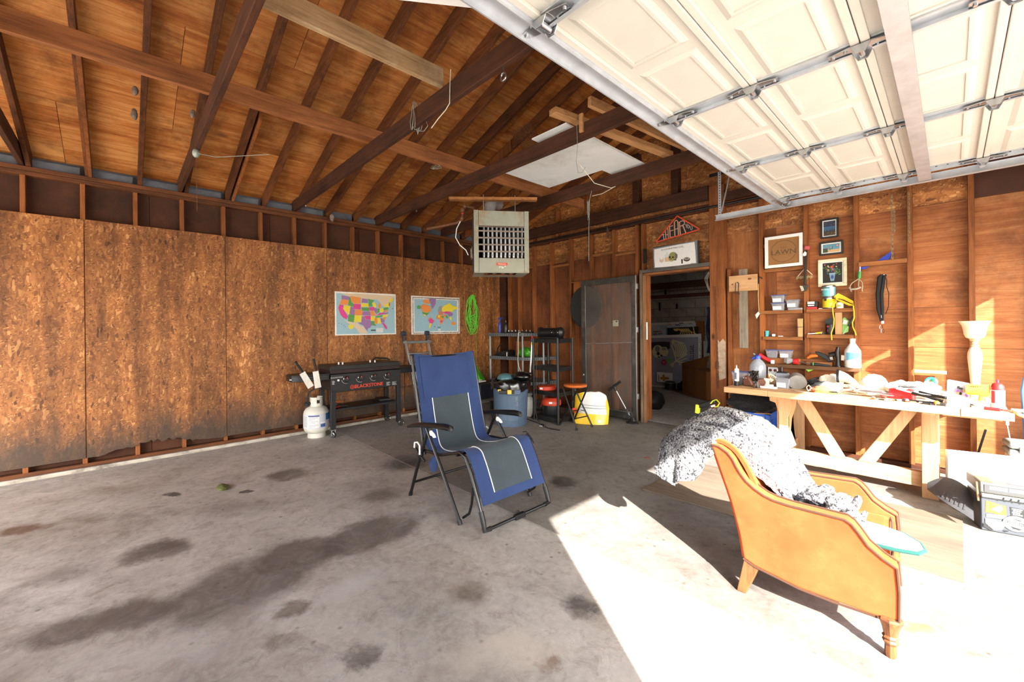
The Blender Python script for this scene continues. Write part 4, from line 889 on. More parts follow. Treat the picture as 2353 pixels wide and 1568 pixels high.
part(ac, 'front_rail', MB().prism([(6.0, 2.45, 0.165), (6.025, 2.45, 0.165), (5.985, 3.08, 0.165), (5.96, 3.08, 0.165)], (0, 0, 0.15)), M_vel, bev=0.01)
FL = [(0.0, 0), (0.017, 0.0), (0.021, 0.012), (0.02, 0.055), (0.026, 0.062), (0.029, 0.07), (0.024, 0.08), (0.030, 0.088), (0.024, 0.097), (0.028, 0.12), (0.036, 0.145), (0.041, 0.155), (0.043, 0.166), (0.040, 0.175), (0.030, 0.18)]
for (x, y) in ((6.0, 2.425), (5.955, 3.09)): part(ac, 'front_leg', MB().lathe(FL, (x, y, 0), 8), M_legw, ang=25)
for (x, y) in ((5.45, 2.455), (5.41, 3.0)):
    part(ac, 'rear_leg', MB().add([(x - 0.075, y - .02, 0), (x - 0.03, y - .02, 0), (x - 0.03, y + .025, 0), (x - .075, y + .025, 0), (x - 0.035, y - .02, 0.19), (x + 0.04, y - .02, 0.175), (x + 0.04, y + .03, 0.175), (x - 0.035, y + .03, 0.19)], [(0, 1, 2, 3), (4, 5, 6, 7), (0, 1, 5, 4), (1, 2, 6, 5), (2, 3, 7, 6), (3, 0, 4, 7)]), M_legw, bev=0.004)

# the pad lying on the seat
pad = thing('seat_pad', 'white padded mat with a teal edge sticking out over the armchair seat', 'mat', (5.85, 2.66, 0.41))
po = [(5.50, 2.525), (5.85, 2.50), (6.02, 2.49), (6.085, 2.505), (6.105, 2.55), (6.09, 2.62), (6.03, 2.70), (5.95, 2.74), (5.55, 2.80)]
pz = lambda x: 0.425 + max(0, (x - 5.8)) * 0.07
part(pad, 'padding', MB().prism([(x, y, pz(x)) for x, y in po], (0, 0, 0.014)), fabric('white_quilt', c(206, 206, 202), 120), bev=0.005)
part(pad, 'edge_binding', MB().tube([(x, y, pz(x) + 0.006) for x, y in po], 0.009, 8, closed=True), fabric('teal_binding', c(30, 78, 72), 500))

# sherpa throw over the chair back
def sherpa():
    m, nt, b = newmat('sherpa_fleece')
    v = coord(nt, rnd=False)
    wv = nd(nt, 'TexNoise', {'Vector': v, 'Scale': 30.0, 'Detail': 3.0}).outputs[1]
    v2 = nd(nt, 'VectorMath', {0: v, 1: nd(nt, 'VectorMath', {0: wv, 'Scale': 0.012}, operation='SCALE').outputs[0]}, operation='ADD').outputs[0]
    vo = nd(nt, 'TexVoronoi', {'Vector': v2, 'Scale': 105.0})
    cell = nd(nt, 'SeparateColor', {0: vo.outputs['Color']}).outputs[0]
    band = noise(nt, nd(nt, 'Mapping', {'Vector': v, 'Scale': (2.2, 9.0, 1.5)}).outputs[0], 1.3, 4, 0.6)
    base = ramp(nt, band, [(0.40, c(98, 98, 103)), (0.5, c(150, 150, 153)), (0.62, c(196, 194, 190))])
    tuft = ramp(nt, vo.outputs['Distance'], [(0.25, (1, 1, 1, 1)), (0.75, (0.38, 0.38, 0.4, 1))])
    k = mix(nt, 1.0, base, tuft, 'MULTIPLY')
    k = mix(nt, mth(nt, 'MULTIPLY', mth(nt, 'GREATER_THAN', cell, 0.87), 0.85), k, c(34, 33, 35))
    nt.links.new(k, b.inputs['Base Color']); b.inputs['Roughness'].default_value = 0.95; b.inputs['Specular IOR Level'].default_value = 0.1
    bump(nt, b, mth(nt, 'SUBTRACT', 1.0, vo.outputs['Distance']), 0.9, 0.006)
    return m
from mathutils import noise as mnoise
BP = [(5.80, .455), (5.70, .46), (5.63, .48), (5.58, .56), (5.51, .68), (5.43, .78), (5.34, .838), (5.22, .868), (5.09, .852), (4.985, .79), (4.90, .70), (4.865, .60), (4.875, .50)]
def throw(u, s):
    # u along the drape, s across it: 0..1 over the chair back, below 0 the near edge falling as a side flap
    v = max(0.0, s); hang = max(0, u - 0.55) / 0.45
    uu = u - 0.17 * v * hang
    x, z = spl(BP, min(1, uu))
    yb = 2.475 if u > 0.56 else 2.52
    y = yb + (3.02 - yb) * v
    fold = 0.020 * sin(v * 15 + 2.5 * sin(u * 4)) + 0.012 * sin(v * 31 + u * 6)
    amp = 0.35 + 0.65 * sin(pi * min(1, u * 1.2)) + 0.5 * hang
    z += fold * amp * (1 if u < 0.7 else 0.5); x += fold * amp * (-0.9 if u > 0.5 else 0.6)
    x += 0.05 * hang * (1 - v) - 0.04 * hang * v
    z -= 0.055 * max(0, 1 - v / 0.25) * (1 - hang) * (u > 0.2)
    if s < 0:
        t = -s / 0.4
        zb = 0.60 if u < 0.6 else 0.47 + 0.5 * abs(u - 0.76)
        dr = max(0.0, z - zb) * min(1, max(0, (u - 0.52) / 0.10)) + (0.085 * min(1, max(0, (u - 0.1) / 0.08)) if u < 0.56 else 0)
        z -= dr * t; y -= (0.035 * t * (dr > 0.02) + 0.015 * sin(u * 40) * t) * (u > 0.56); x += 0.03 * t * sin(u * 26) * (dr > .02)
    p = V((x, y, z))
    d = mnoise.fractal(p * 60, 1.0, 2.0, 2) * 0.007
    return p + V((d * (-0.6 if u > .5 else .6), -d * .3, d))
M_sherpa = sherpa()
th = thing('throw_blanket', 'shaggy grey and white sherpa throw draped over the orange armchair back', 'blanket', (5.4, 2.75, 0.47))
part(th, 'drape', MB().grid(lambda u, q: throw(u, -0.4 + 1.4 * q), 150, 100), M_sherpa, solid=0.016)
rr = random.Random(8)
tg = MB()
for k in range(11):
    a = rr.uniform(0, 6.28); cx, cy = 5.73 + rr.uniform(-.06, .08), 2.655 + rr.uniform(-.05, .12)
    pts = [(cx + 0.06 * cos(a + t) + 0.01 * t, cy + 0.045 * sin(a + t * 1.2), 0.475 + 0.075 * abs(sin(t * 1.1 + k))) for t in [i * 0.45 for i in range(9)]]
    tg.tube(pts, [0.012, .018, .022, .024, .024, .024, .022, .018, .012], 9)
for p in tg.v: p += V((mnoise.noise(p * 70), mnoise.noise(p * 70 + V((9, 0, 0))), mnoise.noise(p * 70 + V((0, 9, 0))))) * 0.006
part(th, 'bunched_end', tg, M_sherpa)
# ------------------------------------------------------------------ griddle station by the left wall
M_gr = pbr('griddle_black', c(30, 30, 33), 0.45, 0.2, var=0.15, scale=6)
M_lid = pbr('griddle_lid', c(44, 41, 38), 0.5, 0.3, var=0.12, scale=5)
M_gray = pbr('print_grey', c(190, 190, 190), 0.5)
M_chr = pbr('chrome', c(200, 202, 206), 0.18, 1.0, var=0.05)
M_rubber = pbr('rubber', c(34, 33, 32), 0.8)
gr = thing('griddle', 'black four burner griddle cart on casters with orange brand lettering', 'griddle', (0.35, 2.52, 0))
GX0, GX1, GY0, GY1 = 0.11, 0.57, 2.005, 3.015
pf = part(gr, 'front_panel', MB().bb(GX1 - 0.02, GX1, GY0, GY1, 0.60, 0.842), M_gr, bev=0.005)
part(gr, 'body', MB().bb(GX0, GX1 - 0.022, GY0 + 0.01, GY1 - 0.01, 0.62, 0.845), M_gr, bev=0.004)
part(gr, 'griddle_plate', MB().bb(GX0 + 0.0, GX1 - 0.01, GY0 + 0.0, GY1 - 0.01, 0.85, 0.905), pbr('griddle_steel', c(52, 38, 36), 0.5, 0.5, var=0.2), bev=0.005)
lid = part(gr, 'lid', MB().add([(GX0 - .01, 1.985, 0.90), (GX1 + .012, 1.985, 0.90), (GX1 + .012, 3.005, 0.90), (GX0 - .01, 3.005, 0.90), (GX0 + .01, 2.0, 0.958), (GX1, 2.0, 0.958), (GX1, 2.995, 0.958), (GX0 + .01, 2.995, 0.958)], [(3, 2, 1, 0), (4, 5, 6, 7), (0, 1, 5, 4), (1, 2, 6, 5), (2, 3, 7, 6), (3, 0, 4, 7)]), M_lid, bev=0.006)
part(lid, 'lid_handle', MB().tube([(0.10, 2.80, 0.96), (0.12, 2.83, 1.0), (0.18, 2.98, 0.985), (0.2, 3.03, 0.96)], 0.012, 8), M_blackp)
for (x, y) in ((0.40, 2.17), (0.45, 2.205), (0.40, 2.62), (0.45, 2.67)):
    part(lid, 'lid_clip', MB().bb(x - 0.006, x + 0.006, y - 0.009, y + 0.009, 0.956, 0.99), M_white, bev=0.002)
for i, y in enumerate((2.206, 2.403, 2.60, 2.806)):
    k = part(gr, 'knob', MB().lathe([(0.044, 0), (0.044, 0.006), (0.034, 0.008), (0.031, 0.03), (0.027, 0.034), (0.0, 0.034)], (GX1, y, 0.77), 20, R=(0, pi / 2, 0)), M_black)
    part(k, 'knob_ring', MB().tube([(GX1 + 0.008, y + 0.037 * cos(t), 0.77 + 0.037 * sin(t)) for t in [2 * pi * j / 20 for j in range(20)]], 0.003, 5, closed=True), M_chr)
    part(k, 'pointer', MB().bb(GX1 + 0.0345, GX1 + 0.0365, y - 0.003, y + 0.003, 0.775, 0.80), flat(232, 70, 40), smooth=False)
    sc = MB(); sc.tube([(GX1 + 0.001, y + 0.062 * cos(t), 0.77 + 0.062 * sin(t)) for t in [pi * 1.05 + j * pi * 0.55 / 10 for j in range(11)]], 0.0022, 4)
    part(k, 'dial_print', sc, M_gray)
part(pf, 'lettering', textmb('BLACKSTONE', 0.066, (GX1 + 0.001, 2.525, 0.653), (0, 1, 0), (0, 0, 1), 0.0008, sx=1.0, wide=0.0012), flat(226, 76, 48), smooth=False)
em = MB(); em.tube([(GX1 + 0.001, 2.287 + 0.027 * cos(t), 0.653 + 0.027 * sin(t)) for t in [2 * pi * j / 20 for j in range(20)]], 0.003, 4, closed=True).tube([(GX1 + 0.001, 2.287 + 0.017 * cos(t), 0.653 + 0.017 * sin(t)) for t in [2 * pi * j / 16 for j in range(16)]], 0.002, 4, closed=True).box((GX1 + .001, 2.287, 0.653), (0.002, 0.012, 0.012), (pi / 4, 0, 0))
part(pf, 'emblem', em, flat(226, 76, 48))
part(pf, 'small_lettering', textmb('BLACKSTONE', 0.026, (GX1 + 0.001, 2.08, 0.80), (0, 1, 0), (0, 0, 1), 0.0006), M_gray, smooth=False)
part(pf, 'ignition_button', MB().lathe([(0.014, 0), (0.014, 0.008), (0, 0.01)], (GX1, 2.10, 0.762), 14, R=(0, pi / 2, 0)), M_white)
cap = MB(); rr = random.Random(1)
for (y0, z0, n, w) in ((2.02, 0.755, 6, 0.035), (2.785, 0.665, 6, 0.06), (2.875, 0.662, 6, 0.07)):
    for i in range(n): cap.bb(GX1, GX1 + 0.001, y0, y0 + w * rr.uniform(0.6, 1.1), z0 - i * 0.009, z0 - i * 0.009 + 0.0045)
part(pf, 'fine_print', cap, M_gray, smooth=False, kind='stuff')
for (x, y, nm) in ((GX1 - 0.025, GY0 + 0.03, 'caster'), (GX1 - 0.025, GY1 - 0.03, 'wheel'), (GX0 + 0.025, GY0 + 0.03, 'caster'), (GX0 + 0.025, GY1 - 0.02, 'wheel')):
    lg = part(gr, 'leg', MB().bb(x - 0.027, x + 0.027, y - 0.03, y + 0.03, 0.115 if nm == 'caster' else 0.06, 0.62), M_gr, bev=0.004)
    yy = y if nm == 'caster' else y + 0.02
    wz = 0.042 if nm == 'caster' else 0.052; rw = wz - 0.001
    ax = (0.25, 0, 0) if nm == 'caster' else (0, 0, 0)
    R = (pi / 2, 0, 0.5) if nm == 'caster' else (pi / 2, 0, pi / 2)
    w_ = part(lg, nm, MB().lathe([(0.0, -0.014), (rw * .6, -0.014), (rw * .95, -0.012), (rw, -0.006), (rw, 0.006), (rw * .95, 0.012), (rw * .6, 0.014), (0, 0.014)], (x + (0.03 if nm == 'wheel' and x > .3 else 0), yy, wz), 22, R=R), M_rubber)
    hub = MB()
    Rm = Euler(R).to_matrix()
    for j in range(5):
        a = 2 * pi * j / 5; q = V((x + (0.03 if nm == 'wheel' and x > .3 else 0), yy, wz))
        hub.bar(q + Rm @ V((0.008 * cos(a), 0.008 * sin(a), 0.0145)), q + Rm @ V((rw * .68 * cos(a), rw * .68 * sin(a), 0.0145)), 0.008, 0.004, up=Rm @ V((0, 0, 1)))
    hub.tube([q + Rm @ V((rw * .7 * cos(t), rw * .7 * sin(t), 0.0145)) for t in [2 * pi * j / 18 for j in range(18)]], 0.004, 5, closed=True)
    part(lg, 'hub', hub, M_chr)
    if nm == 'caster': part(lg, 'caster_fork', MB().box((x, y, 0.108), (0.06, 0.065, 0.01)).bar((x, y - 0.022, 0.10), (x + 0.008, y - 0.024, 0.03), 0.03, 0.003, up=(0, 1, 0)).bar((x, y + 0.022, 0.10), (x + 0.008, y + 0.024, 0.03), 0.03, 0.003, up=(0, 1, 0)), M_steel)
part(gr, 'bottom_shelf', MB().bb(GX0 + 0.03, GX1 - 0.02, GY0 + 0.05, GY1 - 0.04, 0.345, 0.375), M_gr, bev=0.004)
def sidesh(y0, y1, nm):
    s = 1 if y1 > y0 else -1
    pts = [(GX0 + 0.02, y0), (GX1 - 0.04, y0), (GX1 - 0.05, y1 - s * 0.10), (GX1 - 0.12, y1), (GX0 + 0.1, y1), (GX0 + 0.02, y1 - s * 0.1)]
    o = part(gr, nm, MB().prism([(x, y, 0.775) for x, y in pts], (0, 0, 0.072)), M_gr, bev=0.006)
    part(o, 'shelf_top', MB().prism([(x, y, 0.848) for x, y in pts], (0, 0, 0.008)), M_gr)
    return o
ls = sidesh(GY0 - 0.002, 1.56, 'side_shelf'); sidesh(GY1 + 0.002, 3.40, 'side_shelf')
tr = MB()
for z in (0.80, 0.825): tr.tube([(GX1 - 0.035, 1.62, z), (GX1 - 0.035, 1.98, z)], 0.003, 5)
part(ls, 'tool_rail', tr.tube([(GX1 - 0.1, 1.56, 0.81), (GX1 - 0.12, 1.54, 0.81)], 0.006, 6), M_chr)
part(gr, 'tie_wire', MB().tube([(GX1 - .03, GY1, 0.56), (0.4, 3.3, 0.555), (0.2, 3.55, 0.56)], 0.003, 5), M_black)
# spatulas hung on the rail
def spat(y0, z0, ang, m, label):
    o = thing('spatula', label, 'spatula', (0.56, y0, z0), 0, 'griddle spatulas')
    d = V((0, sin(ang), -cos(ang))); w = V((0, cos(ang), sin(ang))); p = V((0.56, y0, z0)); x = V((0.004, 0, 0))
    part(o, 'blade', MB().prism([p + d * 0.0 - w * 0.036, p + d * 0.0 + w * 0.036, p + d * 0.22 + w * 0.04, p + d * 0.22 - w * 0.04], x * 0.6), m, bev=0.001)
    part(o, 'handle', MB().tube([p - d * -0.0 + w * 0.01, p - d * 0.06 + w * 0.006, p - d * 0.13, p - d * 0.165], [0.012, 0.015, 0.014, 0.017], 8), M_blackp)
M_blade = pbr('blade_white', c(222, 220, 214), 0.35, 0.3, var=0.06, scale=30, dirt=(c(190, 170, 140), 0.3))
spat(1.655, 0.90, radians(28), M_blade, 'spatula with black handle hung tilted at the far left of the griddle')
spat(1.815, 0.905, radians(8), M_blade, 'upright spatula with worn blade hung between the tilted one and the griddle')
pr = thing('burger_press', 'black press with a wooden handle on the griddle bottom shelf', 'press', (0.36, 2.19, 0.376))
part(pr, 'plate', MB().bb(0.27, 0.45, 2.12, 2.27, 0.378, 0.395), M_black, bev=0.003); part(pr, 'handle', MB().bar((0.36, 2.13, 0.45), (0.36, 2.25, 0.43), 0.025, 0.028), wood('handle_wood', c(164, 88, 46), c(110, 54, 26), 'Y', 2), bev=0.006)
part(pr, 'posts', MB().bar((0.36, 2.15, 0.395), (0.36, 2.14, 0.44), 0.008, 0.02).bar((0.36, 2.24, 0.395), (0.36, 2.24, 0.43), 0.008, 0.02), M_black)
single('drip_pan', MB().prism([(0.16, 2.80, 0.377), (0.40, 2.76, 0.377), (0.44, 2.93, 0.377), (0.2, 2.96, 0.377)], (0, 0, 0.025)), M_black, 'dark tray on the right end of the griddle bottom shelf', 'tray', bev=0.004)
single('red_tool', MB().tube([(0.50, 2.06, 0.385), (0.46, 2.12, 0.388), (0.45, 2.16, 0.388)], 0.011, 8), pbr('tool_red', c(150, 34, 30), 0.5), 'short red handled tool on the griddle bottom shelf by the front leg', 'tool')

# ------------------------------------------------------------------ propane tank
pt = thing('propane_tank', 'white propane tank with printed label standing by the griddle', 'tank', (0.30, 1.905, 0))
TC = (0.30, 1.905, 0)
M_tank = pbr('tank_paint', c(206, 204, 194), 0.45, var=0.05, dirt=(c(160, 154, 140), 0.5))
part(pt, 'body', MB().lathe([(0.10, 0.055), (0.135, 0.075), (0.155, 0.11), (0.16, 0.15), (0.16, 0.30), (0.155, 0.345), (0.13, 0.385), (0.09, 0.412), (0.04, 0.425), (0.0, 0.428)], TC, 32), M_tank)
part(pt, 'foot_ring', MB().lathe([(0.105, 0.02), (0.112, 0.0), (0.112, 0.006), (0.108, 0.06)], TC, 32), M_tank, solid=0.004)
co = MB(); n = 28
for i in range(n):
    a0, a1 = 2 * pi * i / n, 2 * pi * (i + 1) / n
    f = i / n
    if 0.40 < f < 0.52: zt0, zt1 = 0.44, 0.455
    else: zt0, zt1 = 0.415, 0.535
    P4 = [(TC[0] + 0.078 * cos(a), TC[1] + 0.078 * sin(a), z) for a, z in ((a0, zt0), (a1, zt0), (a1, zt1), (a0, zt1))]
    if f > 0.95 and f < 0.99 or 0.0 <= f < 0.03:
        co.add([(TC[0] + 0.078 * cos(a), TC[1] + 0.078 * sin(a), z) for a, z in ((a0, zt0), (a1, zt0), (a1, 0.455), (a0, 0.455))], [(0, 1, 2, 3)]); co.add([(TC[0] + 0.078 * cos(a), TC[1] + 0.078 * sin(a), z) for a, z in ((a0, 0.50), (a1, 0.50), (a1, zt1), (a0, zt1))], [(0, 1, 2, 3)])
    else: co.add(P4, [(0, 1, 2, 3)])
part(pt, 'collar', co, M_tank, solid=0.005, merge=True)
part(pt, 'valve', MB().cyl((0.30, 1.905, 0.42), (0.30, 1.905, 0.475), 0.018, n=10).cyl((0.30, 1.86, 0.455), (0.30, 1.81, 0.455), 0.022, n=10).cyl((0.30, 1.905, 0.475), (0.30, 1.905, 0.49), 0.026, n=8), M_black)
part(pt, 'regulator_hose', MB().tube([(0.31, 1.81, 0.455), (0.31, 1.795, 0.47), (0.31, 1.79, 0.54), (0.32, 1.81, 0.61), (0.33, 1.88, 0.655), (0.33, 1.95, 0.66)], 0.011, 8).lathe([(0.0, -0.012), (0.032, -0.01), (0.034, 0.008), (0.0, 0.014)], (0.31, 1.785, 0.45), 12, R=(0, 1.2, 0)), M_blackp)
def cyl_label(par, nm, R, z0, z1, a0, a1, m, C_=TC):
    mb = MB().grid(lambda u, v: (C_[0] + R * cos(a0 + (a1 - a0) * u), C_[1] + R * sin(a0 + (a1 - a0) * u), z0 + (z1 - z0) * v), 20, 1)
    return part(par, nm, mb, m)
lb = cyl_label(pt, 'label_sleeve', 0.1612, 0.135, 0.325, -2.0, 1.15, flat(196, 198, 210))
for (z0, z1, a0, a1, col) in ((0.295, 0.312, -0.95, -0.1, (70, 82, 130)), (0.20, 0.29, -0.95, -0.1, (226, 226, 228)), (0.145, 0.195, -0.95, -0.1, (222, 222, 226)), (0.14, 0.31, -1.5, -1.0, (218, 218, 216)), (0.15, 0.2, 0.0, 0.4, (60, 92, 150)), (0.19, 0.215, 0.0, 0.4, (232, 232, 232))):
    cyl_label(lb, 'label_block', 0.1622, z0, z1, a0, a1, flat(*col))
cyl_label(lb, 'label_swoosh', 0.1624, 0.235, 0.325, 0.45, 1.1, flat(40, 104, 160))
tx = MB()
for i in range(9):
    z = 0.29 - i * 0.016
    tx.grid(lambda u, v: (TC[0] + 0.1632 * cos(-1.46 + 0.4 * u), TC[1] + 0.1632 * sin(-1.46 + 0.4 * u), z + 0.006 * v), 4, 1)
    if i not in (5,): tx.grid(lambda u, v: (TC[0] + 0.1632 * cos(-0.9 + (0.7 - 0.2 * (i % 3)) * u), TC[1] + 0.1632 * sin(-0.9 + (.7 - 0.2 * (i % 3)) * u), z - 0.012 + 0.004 * v), 6, 1)
part(lb, 'label_print', tx, flat(120, 122, 130))

# ------------------------------------------------------------------ multi position ladder leaning on the left wall
ld = thing('ladder', 'aluminium folding ladder with dark hinges leaning on the left wall', 'ladder', (0.25, 3.62, 0))
M_al = pbr('aluminium', c(190, 190, 188), 0.35, 0.85, var=0.12, scale=12, dirt=(c(120, 116, 110), 0.5))
def rail(y0, x0, y1, x1, z1, nm='rail', w=0.055, d=0.026):
    return part(ld, nm, MB().bar((x0, y0, 0.03), (x1, y1, z1), w, d, up=(0, 1, 0)), M_al, bev=0.003)
rail(3.47, 0.33, 3.375, 0.055, 1.24); rail(3.86, 0.33, 3.80, 0.055, 1.24)
rail(3.64, 0.18, 3.50, 0.09, 0.86, 'rear_rail', 0.03, 0.02); rail(3.80, 0.18, 3.70, 0.09, 0.86, 'rear_rail', 0.03, 0.02)
for i in range(4):
    z = 0.22 + i * 0.27; t = z / 1.24; x = 0.33 + (0.055 - 0.33) * t; y0 = 3.47 + (3.375 - 3.47) * t; y1 = 3.86 + (3.80 - 3.86) * t
    part(ld, 'rung', MB().bar((x, y0, z), (x, y1, z), 0.045, 0.028, up=(0.2, 0, 1)), M_al, bev=0.005)
part(ld, 'rung', MB().bar((0.06, 3.34, 1.215), (0.06, 3.86, 1.215), 0.04, 0.04), pbr('ladder_grey', c(120, 124, 126), 0.45, 0.5), bev=0.004)
for y in (3.355, 3.795):
    h = MB().box((0.05, y, 1.30), (0.045, 0.035, 0.16), (0.15 if y < 3.5 else -.05, -0.1, 0)).cyl((0.05, y - 0.035, 1.36), (0.05, y + 0.03, 1.36), 0.04, n=14)
    part(ld, 'hinge', h, pbr('hinge_slate', c(46, 54, 66), 0.5), bev=0.004)
part(ld, 'foot', MB().bb(0.30, 0.37, 3.435, 3.495, 0.0, 0.07), M_rubber, bev=0.006); part(ld, 'foot', MB().bb(0.30, 0.37, 3.83, 3.89, 0.0, 0.07), M_rubber, bev=0.006)
part(ld, 'brace', MB().bar((0.28, 3.50, 0.16), (0.19, 3.62, 0.27), 0.02, 0.006), M_al)

# ------------------------------------------------------------------ posters and rope on the left wall
def poster(nm, label, y0, y1, z0, z1):
    o = thing(nm, label, 'poster', (0.014, (y0 + y1) / 2, z0))
    part(o, 'sheet', MB().bb(0.0145, 0.017, y0, y1, z0, z1), pbr('poster_white', c(226, 222, 216), 0.4), bev=0.0008)
    return o
us = poster('map_poster', 'laminated map poster of the United States with coloured states on the board wall', 2.268, 3.236, 1.352, 2.0)
A = Art((0.0172, 2.268, 1.352), (0, 1, 0), (0, 0, 1), 0.968, 0.648)
A.rect(0.02, 0.025, 0.98, 0.96, (150, 186, 200))
def uz(x, y):  # sketch coordinates to poster units
    u = (x - 75) / 937.; t = 75 + 75 * u; b_ = 752 + 12 * u
    return (u, 1 - (y - t) / (b_ - t))
def U(pts, col): A.poly([uz(*p) for p in pts], col)
PU, OR, YE, PK, GN, TN = (150, 112, 164), (226, 138, 66), (228, 206, 54), (214, 66, 140), (86, 150, 76), (212, 192, 164)
U([(170, 115), (390, 118), (990, 175), (975, 200), (900, 270), (830, 320), (790, 330), (760, 270), (700, 215), (640, 220), (560, 210), (280, 165)], TN)
U([(200, 512), (250, 540), (350, 560), (400, 568), (440, 620), (490, 620), (520, 680), (555, 730), (430, 735), (380, 660), (300, 600)], TN)
U([(168, 140), (280, 160), (272, 212), (170, 200)], PU); U([(168, 200), (270, 215), (258, 292), (140, 275)], OR); U([(280, 165), (296, 170), (310, 240), (345, 280), (340, 320), (262, 295)], GN)
U([(296, 152), (455, 185), (450, 280), (345, 272), (310, 235)], OR); U([(345, 275), (450, 285), (450, 365), (340, 355)], PK); U([(140, 278), (200, 290), (190, 345), (258, 460), (240, 512), (190, 485), (150, 430), (120, 330)], PK)
U([(200, 295), (296, 305), (278, 450), (190, 350)], YE); U([(296, 318), (345, 325), (342, 358), (362, 362), (355, 450), (280, 430)], PU); U([(362, 362), (475, 372), (470, 455), (355, 450)], OR)
U([(275, 430), (356, 452), (340, 560), (260, 540), (255, 470)], GN); U([(357, 452), (462, 460), (450, 560), (345, 555)], YE); U([(470, 195), (558, 213), (560, 268), (462, 262)], PU)
U([(462, 270), (568, 278), (565, 332), (455, 325)], YE); U([(455, 332), (575, 340), (580, 398), (470, 385)], GN); U([(475, 395), (595, 402), (598, 462), (470, 455)], PU)
U([(470, 462), (598, 466), (600, 530), (520, 520), (510, 475)], PK); U([(462, 470), (510, 478), (515, 520), (600, 535), (615, 610), (590, 650), (555, 660), (548, 700), (510, 660), (480, 610), (400, 570), (455, 562)], PU)
U([(562, 205), (660, 230), (622, 270), (630, 325), (570, 325)], GN); U([(625, 270), (670, 262), (695, 340), (645, 335)], YE); U([(575, 335), (650, 330), (665, 370), (640, 390), (580, 385)], PK)
U([(590, 392), (640, 390), (690, 460), (680, 470), (600, 465)], OR); U([(602, 475), (672, 478), (660, 545), (605, 545)], YE); U([(605, 550), (655, 548), (660, 590), (695, 625), (615, 615)], GN)
U([(650, 345), (700, 355), (695, 450), (650, 390)], PU); U([(702, 360), (742, 358), (738, 420), (702, 430)], GN); U([(745, 365), (800, 355), (805, 400), (770, 425), (745, 410)], YE)
U([(725, 270), (765, 300), (760, 355), (722, 350)], OR); U([(690, 465), (740, 430), (800, 425), (830, 410), (810, 450)], PK); U([(680, 475), (800, 460), (780, 490), (675, 500)], GN)
U([(810, 430), (880, 420), (885, 440), (815, 455)], PU); U([(800, 462), (888, 455), (860, 490), (780, 492)], YE); U([(800, 498), (858, 492), (825, 540), (790, 520)], OR)
U([(658, 510), (700, 505), (708, 592), (660, 590)], OR); U([(703, 505), (748, 502), (762, 585), (710, 595)], YE); U([(752, 502), (795, 520), (825, 550), (815, 580), (765, 580)], PU)
U([(765, 585), (815, 588), (860, 650), (855, 690), (820, 660), (795, 610)], PK); U([(805, 355), (890, 335), (885, 380), (810, 390)], GN); U([(812, 325), (870, 275), (895, 285), (895, 350), (830, 340)], YE)
U([(905, 230), (945, 200), (970, 235), (920, 290)], YE); U([(895, 270), (918, 290), (905, 330), (890, 320)], (170, 110, 80)); U([(265, 600), (300, 585), (340, 605), (330, 650), (290, 665), (262, 640)], YE); U([(810, 395), (880, 385), (870, 410), (815, 418)], OR)
U([(600, 680), (676, 682), (676, 702), (600, 700)], (60, 78, 84)); U([(683, 660), (795, 660), (793, 730), (683, 728)], (206, 208, 206)); A.ell(*uz(957, 370), 0.009, 0.009, (30, 40, 60))
for p in ((128, 565), (165, 580), (195, 598), (215, 625)): A.ell(*uz(*p), 0.007, 0.006, (60, 70, 90))
A.done(us, 'printed_map')
wm = poster('map_poster', 'laminated world map poster with a flag border on the board wall', 3.515, 4.507, 1.342, 1.992)
A = Art((0.0172, 3.515, 1.342), (0, 1, 0), (0, 0, 1), 0.992, 0.65)
A.rect(0.06, 0.07, 0.94, 0.92, (146, 182, 198))
rr = random.Random(3); fc = [(40, 40, 50), (150, 50, 50), (60, 80, 60), (60, 60, 110), (40, 36, 40), (170, 150, 80)]
for i in range(52):
    u = 0.03 + i * 0.0182
    for v in (0.03, 0.955): A.rect(u, v - .012, u + 0.012, v + .012, rr.choice(fc))
for i in range(30):
    v = 0.05 + i * 0.0305
    for u in (0.026, 0.97): A.rect(u - .009, v, u + .009, v + 0.018, rr.choice(fc))
def wz_(x, y):
    u = (x - 1252) / 748.; t = 172 + 45 * u; return (u, 1 - (y - t) / (765 - t))
def W(pts, col): A.poly([wz_(*p) for p in pts], col)
W([(1325, 340), (1355, 318), (1380, 340), (1375, 380), (1335, 375)], GN); W([(1380, 340), (1420, 305), (1480, 320), (1520, 345), (1535, 410), (1500, 425), (1480, 440), (1420, 425), (1405, 400)], OR)
W([(1405, 425), (1480, 442), (1510, 430), (1490, 460), (1465, 475), (1410, 450)], GN); W([(1420, 455), (1455, 470), (1450, 495), (1480, 510), (1500, 525), (1470, 510), (1435, 485)], YE)
W([(1510, 222), (1610, 225), (1605, 300), (1560, 380), (1540, 350), (1530, 280)], PU); W([(1410, 260), (1450, 235), (1500, 230), (1520, 300), (1480, 300), (1440, 290)], OR)
W([(1500, 515), (1540, 525), (1580, 560), (1555, 605), (1515, 595), (1490, 550)], PK); W([(1512, 598), (1545, 605), (1530, 640), (1512, 685), (1500, 660)], YE); W([(1490, 520), (1515, 515), (1520, 540), (1500, 545)], OR)
W([(1640, 400), (1660, 350), (1700, 335), (1700, 380), (1690, 420), (1650, 430)], (150, 150, 150)); W([(1645, 430), (1700, 420), (1730, 440), (1710, 470), (1660, 470)], (200, 120, 90))
W([(1615, 500), (1640, 470), (1700, 475), (1740, 490), (1735, 530), (1725, 560), (1695, 620), (1675, 620), (1665, 560), (1660, 540), (1615, 530)], OR); W([(1640, 478), (1670, 476), (1668, 520), (1640, 510)], YE); W([(1685, 500), (1715, 490), (1738, 500), (1715, 530)], GN); W([(1672, 560), (1722, 560), (1700, 590), (1675, 590)], PK)
